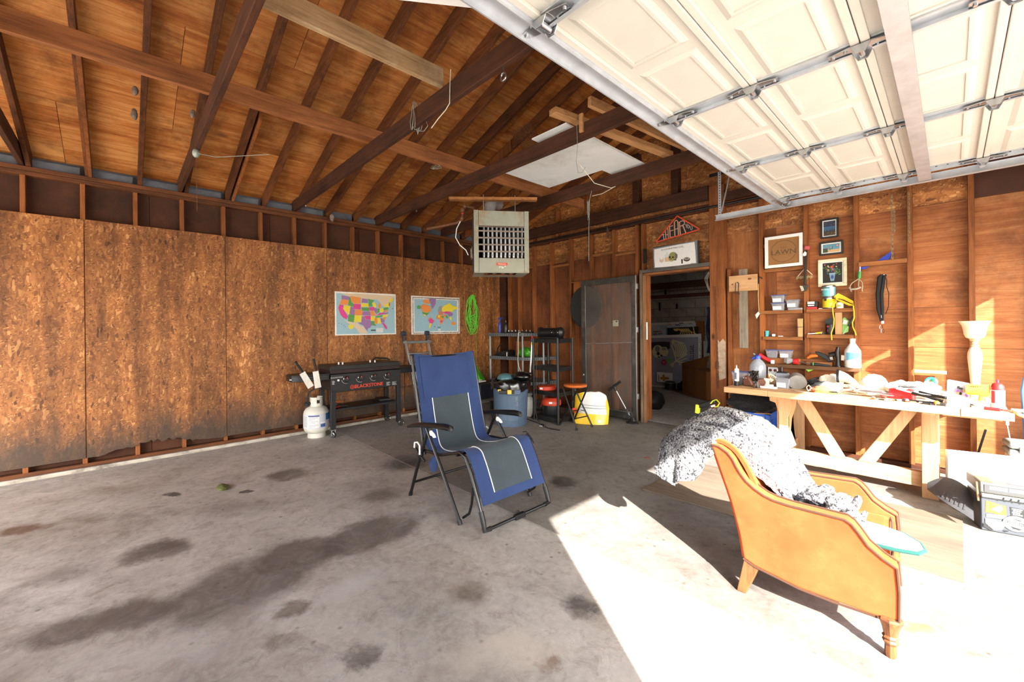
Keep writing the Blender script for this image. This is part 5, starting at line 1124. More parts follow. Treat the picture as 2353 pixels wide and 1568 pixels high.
W([(1700, 370), (1740, 330), (1800, 310), (1820, 290), (1860, 330), (1955, 360), (1950, 390), (1890, 400), (1880, 430), (1800, 420), (1740, 430), (1705, 420)], YE)
W([(1720, 432), (1780, 420), (1840, 432), (1830, 455), (1760, 460)], PK); W([(1780, 455), (1850, 440), (1880, 460), (1870, 490), (1820, 500)], PU); W([(1740, 480), (1790, 485), (1800, 520), (1780, 535), (1760, 500)], GN); W([(1730, 470), (1760, 465), (1765, 495), (1735, 500)], OR)
W([(1815, 510), (1845, 505), (1860, 550), (1840, 560)], YE); W([(1845, 595), (1885, 580), (1920, 600), (1910, 640), (1860, 630)], OR); W([(1640, 690), (1680, 690), (1680, 715), (1640, 715)], (210, 212, 210)); A.ell(*wz_(1587, 652), 0.009, 0.012, (40, 50, 60)); W([(1630, 658), (1680, 658), (1680, 672), (1630, 672)], (90, 110, 120))
A.done(wm, 'printed_map')
rp = thing('rope_hank', 'hank of bright green cord hung on the board wall by the world map', 'rope', (0.03, 4.8, 1.25))
M_rg = pbr('green_cord', c(96, 200, 56), 0.7, var=0.15, scale=60)
rr = random.Random(21)
for k in range(11):
    yc = 4.80 + rr.uniform(-.03, .03); w = rr.uniform(0.07, 0.15); zt = 2.06 - rr.uniform(0, 0.03); zb = 1.30 + abs(rr.gauss(0, 0.16)); n = 26
    pts = []
    for i in range(n):
        t = 2 * pi * i / n; s = sin(t)
        z = (zt + zb) / 2 + (zt - zb) / 2 * cos(t)
        pts.append((0.02 + 0.012 * ((k * 0.37) % 1) + 0.006 * cos(3 * t), yc + w * s * (0.55 + 0.45 * sin((1 - cos(t)) * 1.2)) + 0.015 * sin(5 * t + k), z + 0.012 * sin(4 * t + k)))
    part(rp, 'cord_loop', MB().tube(pts, 0.0048, 5, closed=True), M_rg)
wrap = MB()
for k in range(5): wrap.tube([(0.028 + 0.012 * sin(t), 4.81 + 0.08 * cos(t), 1.66 - k * 0.02 + 0.03 * sin(t * 1.5 + k)) for t in [2 * pi * j / 12 for j in range(12)]], 0.0048, 5, closed=True)
part(rp, 'cord_wrap', wrap, M_rg)
part(rp, 'cord_tail', MB().tube([(0.03, 4.85, 1.45), (0.03, 4.87, 1.3), (0.035, 4.875, 1.0), (0.035, 4.86, 0.75)], 0.0048, 5), pbr('olive_cord', c(128, 140, 40), 0.7))

# ------------------------------------------------------------------ far corner: bin, shelves, sprayer, stool, soil bag, vacuum
M_bin = pbr('bin_slate', c(74, 92, 114), 0.55, var=0.06, scale=4, dirt=(c(110, 124, 140), 0.4))
BC = (1.66, 4.23, 0)
tb = thing('trash_can', 'slate blue round trash can with a black bag folded over its rim', 'trash can', BC)
part(tb, 'can_body', MB().lathe([(0.225, 0.0), (0.232, 0.012), (0.255, 0.50), (0.262, 0.55), (0.275, 0.56), (0.278, 0.60), (0.265, 0.61), (0.262, 0.56), (0.24, 0.1), (0.0, 0.05)], BC, 40), M_bin)
for a in (-0.95, -0.25, 0.15, 2.2, 3.0, 3.6):
    rb = MB().bar((BC[0] + 0.233 * cos(a), BC[1] + 0.233 * sin(a), 0.03), (BC[0] + 0.256 * cos(a), BC[1] + 0.256 * sin(a), 0.50), 0.014, 0.012, up=(cos(a), sin(a), 0))
    part(tb, 'rib', rb, M_bin, bev=0.003)
a = -0.6
hd = MB().box((BC[0] + 0.285 * cos(a), BC[1] + 0.285 * sin(a), 0.515), (0.05, 0.20, 0.075), (0, 0, a))
part(tb, 'handle', hd, M_bin, bev=0.012)
part(tb, 'embossed_mark', textmb('BRUTE', 0.05, (BC[0] + 0.257 * cos(-.42), BC[1] + 0.257 * sin(-.42), 0.38), (0.05, 0.02, -1), (-sin(-.42), cos(-.42), 0.0), 0.001), pbr('bin_emboss', c(120, 134, 150), 0.5), smooth=False)
rr = random.Random(6)
bagm = pbr('black_bag', c(14, 14, 16), 0.22, var=0.1, spec=0.7)
def bagf(u, v):
    t = 2 * pi * u; pr = [(0.20, 0.62), (0.27, 0.66), (0.296, 0.63), (0.300, 0.575), (0.302, 0.53)]
    R, z = spl(pr, v); wv = mnoise.noise(V((cos(t) * 4, sin(t) * 4, v * 3)))
    return (BC[0] + (R + 0.012 * wv) * cos(t), BC[1] + (R + 0.012 * wv) * sin(t), z + 0.025 * wv + (0.03 * sin(t * 3) if v > .6 else 0))
part(tb, 'bin_liner', MB().grid(bagf, 72, 8), bagm, label='crumpled black bin liner')
part(tb, 'rubbish', MB().ball((BC[0], BC[1], 0.60), (0.235, 0.235, 0.07), 20, 8), bagm)
single('trash_lid_bag', MB().ball((1.72, 4.40, 0.70), (0.17, 0.12, 0.075), 18, 10), bagm, 'black plastic heap bulging from the back of the slate trash can', 'bag')
single('plastic_jug_top', MB().lathe([(0.0, 0.09), (0.05, 0.085), (0.10, 0.06), (0.125, 0.02), (0.125, 0.0), (0.0, 0.0)], (1.50, 4.27, 0.655), 20), pbr('teal_plastic', c(74, 112, 120), 0.3, spec=0.7), 'teal plastic dome lying on top of the full trash can', 'container')
tl = thing('clip_tool', 'black and yellow tool hung on the trash can handle', 'tool', (1.86, 4.04, 0.49))
a = -0.78
part(tl, 'tool_body', MB().box((BC[0] + 0.325 * cos(a - .15), BC[1] + 0.325 * sin(a - .15), 0.525), (0.025, 0.22, 0.05), (0, 0, a)), M_blackp, bev=0.006)
part(tl, 'yellow_grip', MB().box((BC[0] + 0.345 * cos(a - .45), BC[1] + 0.345 * sin(a - .45), 0.548), (0.02, 0.05, 0.03), (0, 0, a)).box((BC[0] + 0.345 * cos(a - .02), BC[1] + 0.345 * sin(a - .02), 0.53), (0.02, 0.06, 0.06), (0, 0, a)), pbr('tool_yellow', c(216, 176, 60), 0.5), bev=0.005)
# grey corner shelf behind the bin
M_gs = pbr('grey_shelf', c(92, 96, 100), 0.5, var=0.1); M_gt = pbr('grey_post', c(132, 138, 142), 0.4, var=0.1)
gs = thing('grey_shelf_unit', 'grey plastic corner shelf unit with slotted tiers behind the trash can', 'shelf', (0.95, 5.2, 0))
SP = [(0.36, 4.90), (1.16, 4.98), (1.42, 5.25), (1.42, 5.62), (0.40, 5.62)]
def inset(P, d):
    cx = sum(p[0] for p in P) / len(P); cy = sum(p[1] for p in P) / len(P)
    return [(x + (cx - x) * d, y + (cy - y) * d) for x, y in P]
def tier(parent, P, z, m, h=0.055, slot=0.045):
    o = part(parent, 'shelf_tier', MB().prism([(x, y, z - h) for x, y in P], (0, 0, h)), m, bev=0.004)
    mb = MB()
    for (x0, y0), (x1, y1) in zip(P, P[1:] + P[:1]):
        L = sqrt((x1 - x0) ** 2 + (y1 - y0) ** 2); n = int(L / slot)
        dx, dy = (x1 - x0) / L, (y1 - y0) / L
        cx = sum(p[0] for p in P) / len(P); cy = sum(p[1] for p in P) / len(P)
        nx, ny = dy, -dx
        if nx * (x0 - cx) + ny * (y0 - cy) < 0: nx, ny = -nx, -ny
        for i in range(1, n):
            x, y = x0 + dx * i * slot, y0 + dy * i * slot
            mb.box((x + nx * 0.001, y + ny * 0.001, z - h / 2), (0.008, 0.004, h * 0.62), (0, 0, atan2(dy, dx)))
    part(o, 'slots', mb, M_dark, smooth=False, kind='stuff')
    return o
for z in (1.34, 0.925, 0.50, 0.10): tier(gs, SP, z, M_gs)
for x, y in SP:
    part(gs, 'post', MB().cyl((x + (0.9 - x) * 0.04, y + (5.3 - y) * 0.06, 0), (x + (0.9 - x) * 0.04, y + (5.3 - y) * 0.06, 1.345), 0.018, n=12), M_gt)
bx = [(1.70, 4.69), (2.225, 4.655), (2.20, 5.03), (1.68, 5.06)]
bs = thing('black_shelf_unit', 'black plastic four tier shelf unit with slotted edges beside the stool', 'shelf', (1.95, 4.86, 0))
for z in (1.262, 0.84, 0.465, 0.085): tier(bs, bx, z, M_blackp, 0.06, 0.03)
for x, y in bx: part(bs, 'post', MB().cyl((x, y, 0), (x, y, 1.275), 0.02, n=12), M_blackp)
single('spray_bottle', MB().lathe([(0.0, 0), (0.034, 0), (0.036, 0.01), (0.036, 0.15), (0.03, 0.18), (0.014, 0.205), (0.014, 0.23), (0.018, 0.235), (0.018, 0.255)], (0.475, 5.08, 1.342), 16).box((0.50, 5.07, 1.61), (0.09, 0.026, 0.035)).bar((0.53, 5.06, 1.605), (0.52, 5.06, 1.565), 0.01, 0.008), pbr('bottle_blue', c(36, 56, 140), 0.35), 'blue spray bottle on top of the grey shelf unit', 'bottle')
single('dark_bottle', MB().lathe([(0.0, 0), (0.036, 0), (0.038, 0.01), (0.038, 0.14), (0.024, 0.18), (0.015, 0.19), (0.015, 0.225), (0.0, 0.225)], (0.62, 5.1, 1.342), 16), pbr('bottle_dark', c(24, 26, 24), 0.35), 'dark bottle next to the blue spray bottle on the shelf', 'bottle')
ds = thing('tool_rack', 'black bar tool with shiny knobs along the top of the grey shelf', 'tool', (1.1, 5.02, 1.342))
part(ds, 'bar', MB().bb(0.78, 1.36, 5.0, 5.06, 1.342, 1.372), M_black, bev=0.004)
for i in range(7): part(ds, 'knob', MB().ball((0.80 + i * 0.088, 4.998, 1.392), 0.011, 10, 7).cyl((0.80 + i * .088, 5.0, 1.37), (0.80 + i * .088, 5.0, 1.39), 0.005, n=6), M_chr)
cs = thing('tool_case', 'black zipped case with a strap on the second tier of the grey shelf', 'case', (0.62, 5.05, 0.927))
part(cs, 'case_body', MB().prism([(0.42, 5.0, 0.927), (0.74, 5.02, 0.927), (0.74, 5.02, 1.02), (0.66, 5.02, 1.035), (0.42, 5.0, 0.965)], (0, 0.2, 0)), M_black, bev=0.015)
part(cs, 'strap', MB().tube([(0.46, 5.03, 0.97), (0.47, 5.03, 1.06), (0.52, 5.04, 1.12), (0.60, 5.05, 1.14)], 0.012, 6), M_black)
part(cs, 'white_marker', MB().bb(0.735, 0.745, 5.0, 5.012, 0.93, 1.0), M_white)
cdm = wood('carton', c(150, 98, 52), c(120, 74, 38), 'Z', 0.6, knots=0, rvar=0.1)
single('carton_box', MB().bb(0.80, 0.90, 5.18, 5.30, 0.927, 1.19), cdm, 'tall brown carton on the second tier of the grey shelf', 'box', bev=0.003)
single('carton_box', MB().bb(0.92, 1.08, 5.22, 5.4, 0.927, 1.20), pbr('carton_rust', c(134, 78, 36), 0.7), 'darker brown box behind the green bag on the grey shelf', 'box', bev=0.003)
def crumple(ce, r, seed, flatb=True, amp=0.22, n=28, m=18):
    mb = MB().ball((0, 0, 0), 1.0, n, m); rr_ = random.Random(seed); o = V((rr_.random() * 50,) * 3)
    for p in mb.v:
        d = mnoise.fractal(p * 1.8 + o, 0.8, 2.1, 4) * amp; q = p * (1 + d)
        p.x, p.y, p.z = ce[0] + q.x * r[0], ce[1] + q.y * r[1], ce[2] + q.z * r[2]
    if flatb:
        for p in mb.v: p.z = max(p.z, ce[2] - r[2] * 0.75)
    return mb
M_gbag = pbr('green_bag', c(66, 150, 36), 0.28, var=0.3, scale=12, spec=0.6)
single('green_sack', crumple((1.10, 5.12, 1.0), (0.15, 0.09, 0.09), 4), M_gbag, 'crumpled green plastic bag on the second tier of the grey shelf', 'bag')
single('paper_strip', MB().tube([(1.13, 4.97, 1.355), (1.10, 4.955, 1.36), (1.09, 4.95, 1.25), (1.10, 4.94, 1.05), (1.10, 4.93, 0.85), (1.12, 4.92, 0.80), (1.18, 4.90, 0.72), (1.30, 4.85, 0.64)], 0.006, 6), M_rope_w, 'tan cord hanging down the front of the grey shelf unit', 'cord')
# green sack, box and cart left of the bin
gb = thing('green_bag', 'bright green gift bag standing on a crate by the trash can', 'bag', (0.42, 4.45, 0.50))
part(gb, 'bag_body', MB().add([(0.16, 4.4, 0.50), (0.66, 4.45, 0.55), (0.62, 4.62, 0.53), (0.16, 4.6, 0.50), (0.18, 4.46, 0.98), (0.30, 4.50, 0.93), (0.30, 4.54, 0.93), (0.18, 4.54, 0.98)], [(0, 1, 2, 3), (4, 5, 6, 7), (0, 1, 5, 4), (1, 2, 6, 5), (2, 3, 7, 6), (3, 0, 4, 7)]), M_gbag, bev=0.02)
cr = thing('work_cart', 'dark wheeled cart with a navy bin behind the lounge chair', 'cart', (0.55, 4.2, 0))
part(cr, 'deck', MB().bb(0.16, 0.95, 4.25, 4.65, 0.225, 0.262), pbr('cart_grey', c(84, 82, 80), 0.6), bev=0.004)
part(cr, 'navy_bin', MB().bb(0.2, 0.85, 4.3, 4.62, 0.264, 0.495), pbr('navy_dark', c(18, 24, 38), 0.6), bev=0.01)
part(cr, 'paper_bundle', MB().box((0.45, 4.46, 0.512), (0.45, 0.2, 0.02), (0, -0.03, 0.1)).box((0.5, 4.42, 0.53), (0.3, 0.12, 0.014), (0, -0.06, 0.2)), M_paper)
for x in (0.3, 0.78): part(cr, 'wheel', MB().lathe([(0.0, -0.03), (0.08, -0.03), (0.1, -0.02), (0.1, 0.02), (0.08, 0.03), (0, 0.03)], (x, 4.3, 0.101), 20, R=(pi / 2, 0, 0)), M_rubber)
for x in (0.2, 0.9): part(cr, 'cart_leg', MB().bar((x, 4.5, 0.0), (x, 4.5, 0.225), 0.04, 0.04), M_black)
part(cr, 'orange_cap', MB().ball((0.42, 4.24, 0.19), 0.03, 10, 8), pbr('cap_orange', c(206, 84, 36), 0.5))
# pump sprayer
sp = thing('pump_sprayer', 'white pump sprayer with a grey funnel top between the bin and black shelf', 'sprayer', (1.50, 4.78, 0))
part(sp, 'tank', MB().lathe([(0.0, 0.0), (0.05, 0.006), (0.075, 0.06), (0.088, 0.10), (0.09, 0.22), (0.085, 0.27), (0.055, 0.31), (0.035, 0.325), (0, 0.33)], (1.50, 4.78, 0.0), 24), pbr('tank_white', c(204, 204, 198), 0.4))
part(sp, 'funnel_top', MB().lathe([(0.03, 0.30), (0.04, 0.335), (0.085, 0.375), (0.088, 0.39), (0.05, 0.37), (0.0, 0.36)], (1.50, 4.78, 0.0), 20), pbr('tank_grey', c(150, 152, 150), 0.5))
part(sp, 'pump_rod', MB().cyl((1.49, 4.78, 0.36), (1.475, 4.78, 0.70), 0.014, n=10).bar((1.40, 4.78, 0.70), (1.55, 4.78, 0.70), 0.025, 0.025), M_black)
wd_ = thing('spray_wand', 'silver tube with a red and yellow wrapped tip standing against the grey shelf', 'wand', (1.47, 4.86, 0.4))
part(wd_, 'tube', MB().cyl((1.47, 4.84, 0.60), (1.47, 4.90, 1.20), 0.016, n=10), M_galv)
part(wd_, 'yellow_tape', MB().cyl((1.47, 4.895, 1.15), (1.47, 4.899, 1.19), 0.019, n=10), pbr('tape_yellow', c(220, 190, 40), 0.5)); part(wd_, 'blue_tape', MB().cyl((1.47, 4.90, 1.2), (1.47, 4.905, 1.24), 0.019, n=10), pbr('tape_blue', c(60, 90, 160), 0.5)); part(wd_, 'red_tip', MB().cyl((1.47, 4.905, 1.24), (1.47, 4.91, 1.30), 0.016, n=10), pbr('tape_red', c(210, 40, 70), 0.5))
# machine on the black shelf
mc = thing('bench_motor', 'black motor tool lying on top of the black shelf unit', 'machine', (1.95, 4.85, 1.265))
part(mc, 'motor_body', MB().tube([(1.75, 4.83, 1.355), (2.08, 4.83, 1.36)], [0.075, 0.07], 18), M_black); part(mc, 'end_bell', MB().tube([(2.08, 4.83, 1.36), (2.15, 4.84, 1.36), (2.18, 4.85, 1.36)], [0.072, 0.085, 0.05], 18), M_black)
part(mc, 'base', MB().bb(1.75, 2.12, 4.77, 4.92, 1.265, 1.29), M_black, bev=0.004); part(mc, 'front_cap', MB().lathe([(0.085, 0), (0.09, 0.02), (0.05, 0.05), (0, 0.055)], (1.75, 4.83, 1.355), 18, R=(0, -pi / 2, 0)), M_black)
part(mc, 'bracket', MB().bar((2.12, 4.85, 1.40), (2.17, 4.85, 1.48), 0.03, 0.02).bar((1.84, 4.83, 1.42), (1.86, 4.83, 1.47), 0.025, 0.02), M_rust); part(mc, 'bolt', MB().ball((2.02, 4.765, 1.36), 0.010, 8, 6).ball((2.14, 4.76, 1.36), 0.009, 8, 6), M_chr)
# red shop vacuum behind the black shelf
M_red = pbr('vac_orange', c(196, 62, 36), 0.4, var=0.08)
vc = thing('shop_vacuum', 'red and black shop vacuum standing inside the lower black shelf', 'vacuum', (1.9, 4.87, 0.087))
part(vc, 'drum', MB().lathe([(0.0, 0.0), (0.13, 0.0), (0.14, 0.02), (0.135, 0.15), (0, 0.15)], (1.91, 4.865, 0.087), 24), M_black)
part(vc, 'head', MB().lathe([(0.15, 0.15), (0.155, 0.17), (0.145, 0.22), (0.11, 0.262), (0.0, 0.268)], (1.91, 4.865, 0.087), 24), M_red)
part(vc, 'side_handle', MB().bar((1.745, 4.85, 0.30), (1.72, 4.84, 0.18), 0.05, 0.03), M_red, bev=0.01); part(vc, 'vac_label', MB().box((2.0, 4.745, 0.285), (0.05, 0.004, 0.03), (0, 0, 0.6)), flat(230, 230, 226))
rd = thing('red_reel', 'round red plastic reel on the third tier of the black shelf', 'reel', (1.85, 4.80, 0.467))
part(rd, 'disc', MB().lathe([(0.0, 0.0), (0.135, 0.0), (0.145, 0.01), (0.145, 0.055), (0.135, 0.065), (0.0, 0.068)], (1.85, 4.82, 0.467), 32), M_red); part(rd, 'white_mark', MB().box((1.87, 4.675, 0.50), (0.05, 0.003, 0.03), (0, 0, 0.25)), M_white)
# stool
st = thing('folding_stool', 'folding stool with round orange wooden seat and black legs', 'stool', (2.44, 4.79, 0))
part(st, 'seat', MB().lathe([(0.0, 0.57), (0.14, 0.57), (0.16, 0.578), (0.168, 0.592), (0.163, 0.605), (0.15, 0.612), (0.0, 0.612)], (2.44, 4.79, 0), 36), wood('stool_orange', c(216, 116, 52), c(176, 84, 34), 'X', 1.0, knots=0, rvar=0.05, rough=0.35))
for (a, b_) in (((2.30, 4.67, 0.575), (2.61, 4.60, 0.0)), ((2.31, 4.90, 0.575), (2.645, 4.915, 0.0)), ((2.57, 4.69, 0.575), (2.25, 4.65, 0.0)), ((2.58, 4.90, 0.575), (2.28, 4.925, 0.0))):
    l_ = part(st, 'leg', MB().tube([a, b_], 0.0125, 8), M_tubeb); q = V(b_) + (V(a) - V(b_)) * 0.05; part(l_, 'leg_tip', MB().tube([b_, q], 0.016, 8), M_rubber)
part(st, 'crossbar', MB().tube([(2.535, 4.62, 0.145), (2.56, 4.91, 0.145)], 0.008, 8), M_tubeb); part(st, 'crossbar', MB().tube([(2.36, 4.66, 0.2), (2.36, 4.91, 0.2)], 0.008, 8), M_tubeb)
# soil bag
sb_ = thing('soil_bag', 'yellow and white bag of garden product leaning on the screen door', 'bag', (2.48, 5.1, 0))
def bagsurf(s):
    P = []
    def f(u, v):
        x0, x1 = 2.27 + 0.02 * v, 2.72 - 0.10 * max(0, v - 0.55) - 0.12 * v * v * .4; 
        if v < 0.5: pass
        w = sin(pi * u) ** 0.5 * (0.12 - 0.07 * v)
        x = x0 + (x1 - x0) * u + (-0.06 * v if u < 0.5 else 0) * (1 - 2 * u)
        y = 4.955 + 0.24 * u + 0.10 * v - s * w * 0.9; z = 0.45 * v * (1 - 0.12 * abs(2 * u - 1) ** 3 * v) + 0.012 * mnoise.noise(V((u * 5, v * 5, s)))
        return (x, y, max(z, 0.002))
    return f
M_soil, nt, b = newmat('bag_print')
z = nd(nt, 'SeparateXYZ', {0: nd(nt, 'NewGeometry').outputs['Position']}); nz_ = noise(nt, coord(nt, rnd=False), 18, 3)
wv_ = mth(nt, 'ADD', z.outputs[2], mth(nt, 'MULTIPLY', mth(nt, 'SUBTRACT', z.outputs[0], 2.5), 0.04))
k_ = ramp(nt, wv_, [(0.0, c(232, 190, 36)), (0.148, c(236, 196, 40)), (0.150, c(222, 224, 222)), (0.225, c(222, 224, 220)), (0.228, c(60, 84, 66)), (0.233, c(60, 84, 66)), (0.236, c(226, 226, 224)), (0.262, c(226, 226, 224)), (0.264, c(70, 92, 76)), (0.268, c(70, 92, 76)), (0.271, c(226, 226, 224))], 'LINEAR')
side_ = mth(nt, 'GREATER_THAN', mth(nt, 'ADD', z.outputs[0], mth(nt, 'MULTIPLY', z.outputs[2], 0.25)), 2.735); side2 = mth(nt, 'LESS_THAN', mth(nt, 'ADD', z.outputs[0], mth(nt, 'MULTIPLY', z.outputs[2], -0.1)), 2.325)
k_ = mix(nt, mth(nt, 'MAXIMUM', side_, side2), k_, c(234, 194, 40)); nt.links.new(k_, b.inputs['Base Color']); b.inputs['Roughness'].default_value = 0.3; bump(nt, b, nz_, 0.3, 0.01)
part(sb_, 'front_face', MB().grid(bagsurf(1), 24, 20), M_soil); part(sb_, 'back_face', MB().grid(bagsurf(-1), 24, 20), M_soil)
part(sb_, 'barcode', MB().box((2.655, 5.075, 0.055), (0.05, 0.002, 0.04), (0.1, 0, 0.5)), M_white); part(sb_, 'printed_word', MB().box((2.46, 4.945, 0.205), (0.075, 0.002, 0.012), (0.0, 0.15, 0.4)), flat(30, 70, 50))
part(sb_, 'red_seal', MB().ball((2.33, 4.90, 0.20), (0.04, 0.012, 0.035), 12, 8, R=(0, 0.5, 0.4)), pbr('seal_red', c(206, 60, 40), 0.4))
# floor pump leaning on the screen door
fp = thing('floor_pump', 'black and silver floor pump leaning against the screen door', 'pump', (2.93, 5.5, 0))
part(fp, 'barrel', MB().cyl((2.935, 5.49, 0.06), (2.70, 5.45, 0.47), 0.011, n=10), M_chr); part(fp, 'handle', MB().cyl((2.57, 5.44, 0.46), (2.77, 5.45, 0.61), 0.02, n=10), M_blackp); part(fp, 'neck', MB().cyl((2.70, 5.45, 0.46), (2.67, 5.447, 0.53), 0.02, n=10), M_blackp)
part(fp, 'base_foot', MB().lathe([(0, 0), (0.10, 0.0), (0.10, 0.015), (0.05, 0.04), (0.03, 0.09), (0, 0.1)], (2.945, 5.49, 0.002), 16, sy=0.6), M_blackp); part(fp, 'hose', MB().tube([(2.96, 5.47, 0.06), (2.95, 5.45, 0.16), (2.92, 5.44, 0.24), (2.88, 5.44, 0.22), (2.90, 5.45, 0.13), (2.94, 5.46, 0.1)], 0.011, 7), M_blackp)
# cords on the floor
cb = thing('extension_lead', 'black power cord with a plug trailing over the floor before the shelves', 'cord', (2.0, 4.5, 0))
part(cb, 'cable', MB().tube([(1.62, 4.62, 0.006), (1.8, 4.56, 0.006), (2.0, 4.52, 0.007), (2.1, 4.44, 0.007), (2.25, 4.40, 0.006), (2.45, 4.42, 0.006)], 0.006, 6), M_black); part(cb, 'plug', MB().cyl((2.08, 4.46, 0.018), (2.17, 4.42, 0.018), 0.016, n=8), M_black); part(cb, 'tag', MB().box((2.1, 4.42, 0.008), (0.05, 0.03, 0.004), (0, 0, 0.4)), M_white)
single('flexible_hose', MB().tube([(1.72, 4.72, 1.25), (1.76, 4.63, 1.28), (1.84, 4.64, 1.22), (1.82, 4.63, 0.9), (1.80, 4.635, 0.5), (1.79, 4.63, 0.12), (1.84, 4.62, 0.02), (1.9, 4.60, 0.008)], 0.005, 6), M_black, 'thin black cable hanging down the front of the black shelf', 'cord')
single('green_cloth', crumple((1.60, 0.66, 0.012), (0.09, 0.045, 0.018), 12), pbr('moss_cloth', c(92, 96, 50), 0.9, var=0.3, scale=30), 'small mossy scrap lying on the open floor', 'scrap')
bd = thing('black_disc', 'large black round target hung behind the screen door', 'target', (1.98, 5.668, 1.42))
part(bd, 'disc', MB().lathe([(0.0, -0.012), (0.32, -0.012), (0.33, 0.0), (0.32, 0.012), (0, 0.012)], (1.985, 5.668, 1.775), 40, R=(pi / 2, 0, 0), sy=1.08), pbr('disc_black', c(26, 27, 29), 0.6, var=0.2))
tm = thing('thermostat', 'cream wall thermostat seen through the screen door', 'thermostat', (2.54, 5.70, 1.44))
part(tm, 'housing', MB().bb(2.495, 2.585, 5.69, 5.718, 1.443, 1.54), pbr('cream_plastic', c(206, 196, 170), 0.5), bev=0.005); part(tm, 'display', MB().bb(2.55, 2.58, 5.687, 5.69, 1.51, 1.53), M_dark)
# ------------------------------------------------------------------ doorway, screen door, store room beyond
d1 = thing('door_1', kind='structure')
M_wjam = wood('worn_jamb', c(128, 108, 88), c(66, 56, 48), 'Z', 1.2, rvar=0.1, knots=0.2, grime=(c(60, 58, 56), 0.8))
M_whead = wood('worn_header', c(104, 98, 92), c(52, 50, 48), 'X', 1.2, rvar=0.1, knots=0.2, grime=(c(150, 144, 136), 0.5))
part(d1, 'head_casing', MB().bb(2.985, 3.995, 5.672, 5.81, 2.235, 2.285), M_whead, bev=0.004)
part(d1, 'head_stop', MB().bb(3.03, 3.985, 5.70, 5.88, 2.20, 2.233), M_shelf, bev=0.003)
part(d1, 'side_jamb', MB().bb(2.988, 3.028, 5.655, 5.70, 0.002, 2.235), M_wjam, bev=0.003)
part(d1, 'side_jamb', MB().bb(3.035, 3.075, 5.66, 5.70, 0.002, 2.20), wood('jamb_wood', c(150, 108, 72), c(94, 64, 42), 'Z', 1.0, rvar=0.1), bev=0.003)
part(d1, 'latch_plate', MB().bb(3.08, 3.092, 5.675, 5.70, 1.24, 1.50), M_white, bev=0.004)
part(d1, 'side_jamb', MB().bb(3.985, 3.998, 5.71, 5.90, 0.002, 2.235), pbr('dark_jamb', c(64, 52, 44), 0.7, var=0.2), bev=0.002)
M_scr = pbr('screen_frame', c(64, 62, 60), 0.55, 0.4, var=0.2, scale=8, dirt=(c(112, 108, 102), 0.6))
m_, nt, b = newmat('dusty_screen')
v_ = coord(nt, rnd=False); ns = noise(nt, v_, 1.6, 5, 0.65); sp_ = noise(nt, v_, 60, 2, 0.5)
nt.links.new(ramp(nt, ns, [(0.3, c(96, 88, 82)), (0.7, c(134, 126, 118))]), b.inputs['Base Color']); b.inputs['Roughness'].default_value = 0.8
nt.links.new(mth(nt, 'ADD', mth(nt, 'MULTIPLY', ns, 0.42), mth(nt, 'MULTIPLY', mth(nt, 'GREATER_THAN', sp_, 0.74), 0.4)), b.inputs['Alpha'])
M_screen = m_
sd_ = thing('screen_door', 'dusty see-through screen door folded open flat against the back wall', 'screen door', (2.47, 5.60, 0))
XA, XB, ZB, ZT, YS = 1.955, 2.975, 0.035, 2.205, 5.60
for nm, a in (('stile', (XA, XA + 0.085, ZB, ZT)), ('stile', (XB - 0.085, XB, ZB, ZT)), ('top_rail', (XA + 0.086, XB - 0.086, ZT - 0.085, ZT)), ('bottom_rail', (XA + 0.086, XB - 0.086, ZB, ZB + 0.10))):
    part(sd_, nm, MB().bb(a[0], a[1], YS - 0.014, YS + 0.014, a[2], a[3]), M_scr, bev=0.003)
part(sd_, 'screen_mesh', MB().bb(XA + 0.08, XB - 0.08, YS - 0.001, YS + 0.001, ZB + 0.09, ZT - 0.08), M_screen, smooth=False)
bd_ = MB().bar((XA + 0.088, YS - 0.016, ZB + 0.1), (XA + 0.088, YS - 0.016, ZT - 0.085), 0.006, 0.01)
part(sd_, 'glazing_bead', bd_, M_al); part(sd_, 'glazing_bead', MB().bar((XA + 0.088, YS - 0.016, ZT - 0.087), (XB - 0.088, YS - 0.016, ZT - 0.087), 0.006, 0.008), M_scr)
part(sd_, 'glazing_bead', MB().bar((XA + 0.088, YS - 0.016, ZB + 0.104), (XB - 0.088, YS - 0.016, ZB + 0.104), 0.006, 0.008), M_al)
part(sd_, 'cross_wire', MB().tube([(XA + 0.085, YS - 0.006, 1.165), (2.3, YS - 0.006, 1.17), (XB - 0.08, YS - 0.006, 1.20)], 0.004, 6), M_al)
part(sd_, 'handle', MB().bb(XA + 0.02, XA + 0.055, YS - 0.03, YS - 0.014, 0.62, 0.66), M_chr, bev=0.004)
for z in (0.35, 1.35, 2.0): part(sd_, 'hinge', MB().bb(XB - 0.002, XB + 0.012, YS - 0.012, YS + 0.03, z, z + 0.08), M_steel, bev=0.002)
part(sd_, 'edge_strip', MB().bb(XB - 0.012, XB + 0.002, YS - 0.022, YS - 0.014, ZB, ZT), M_al)

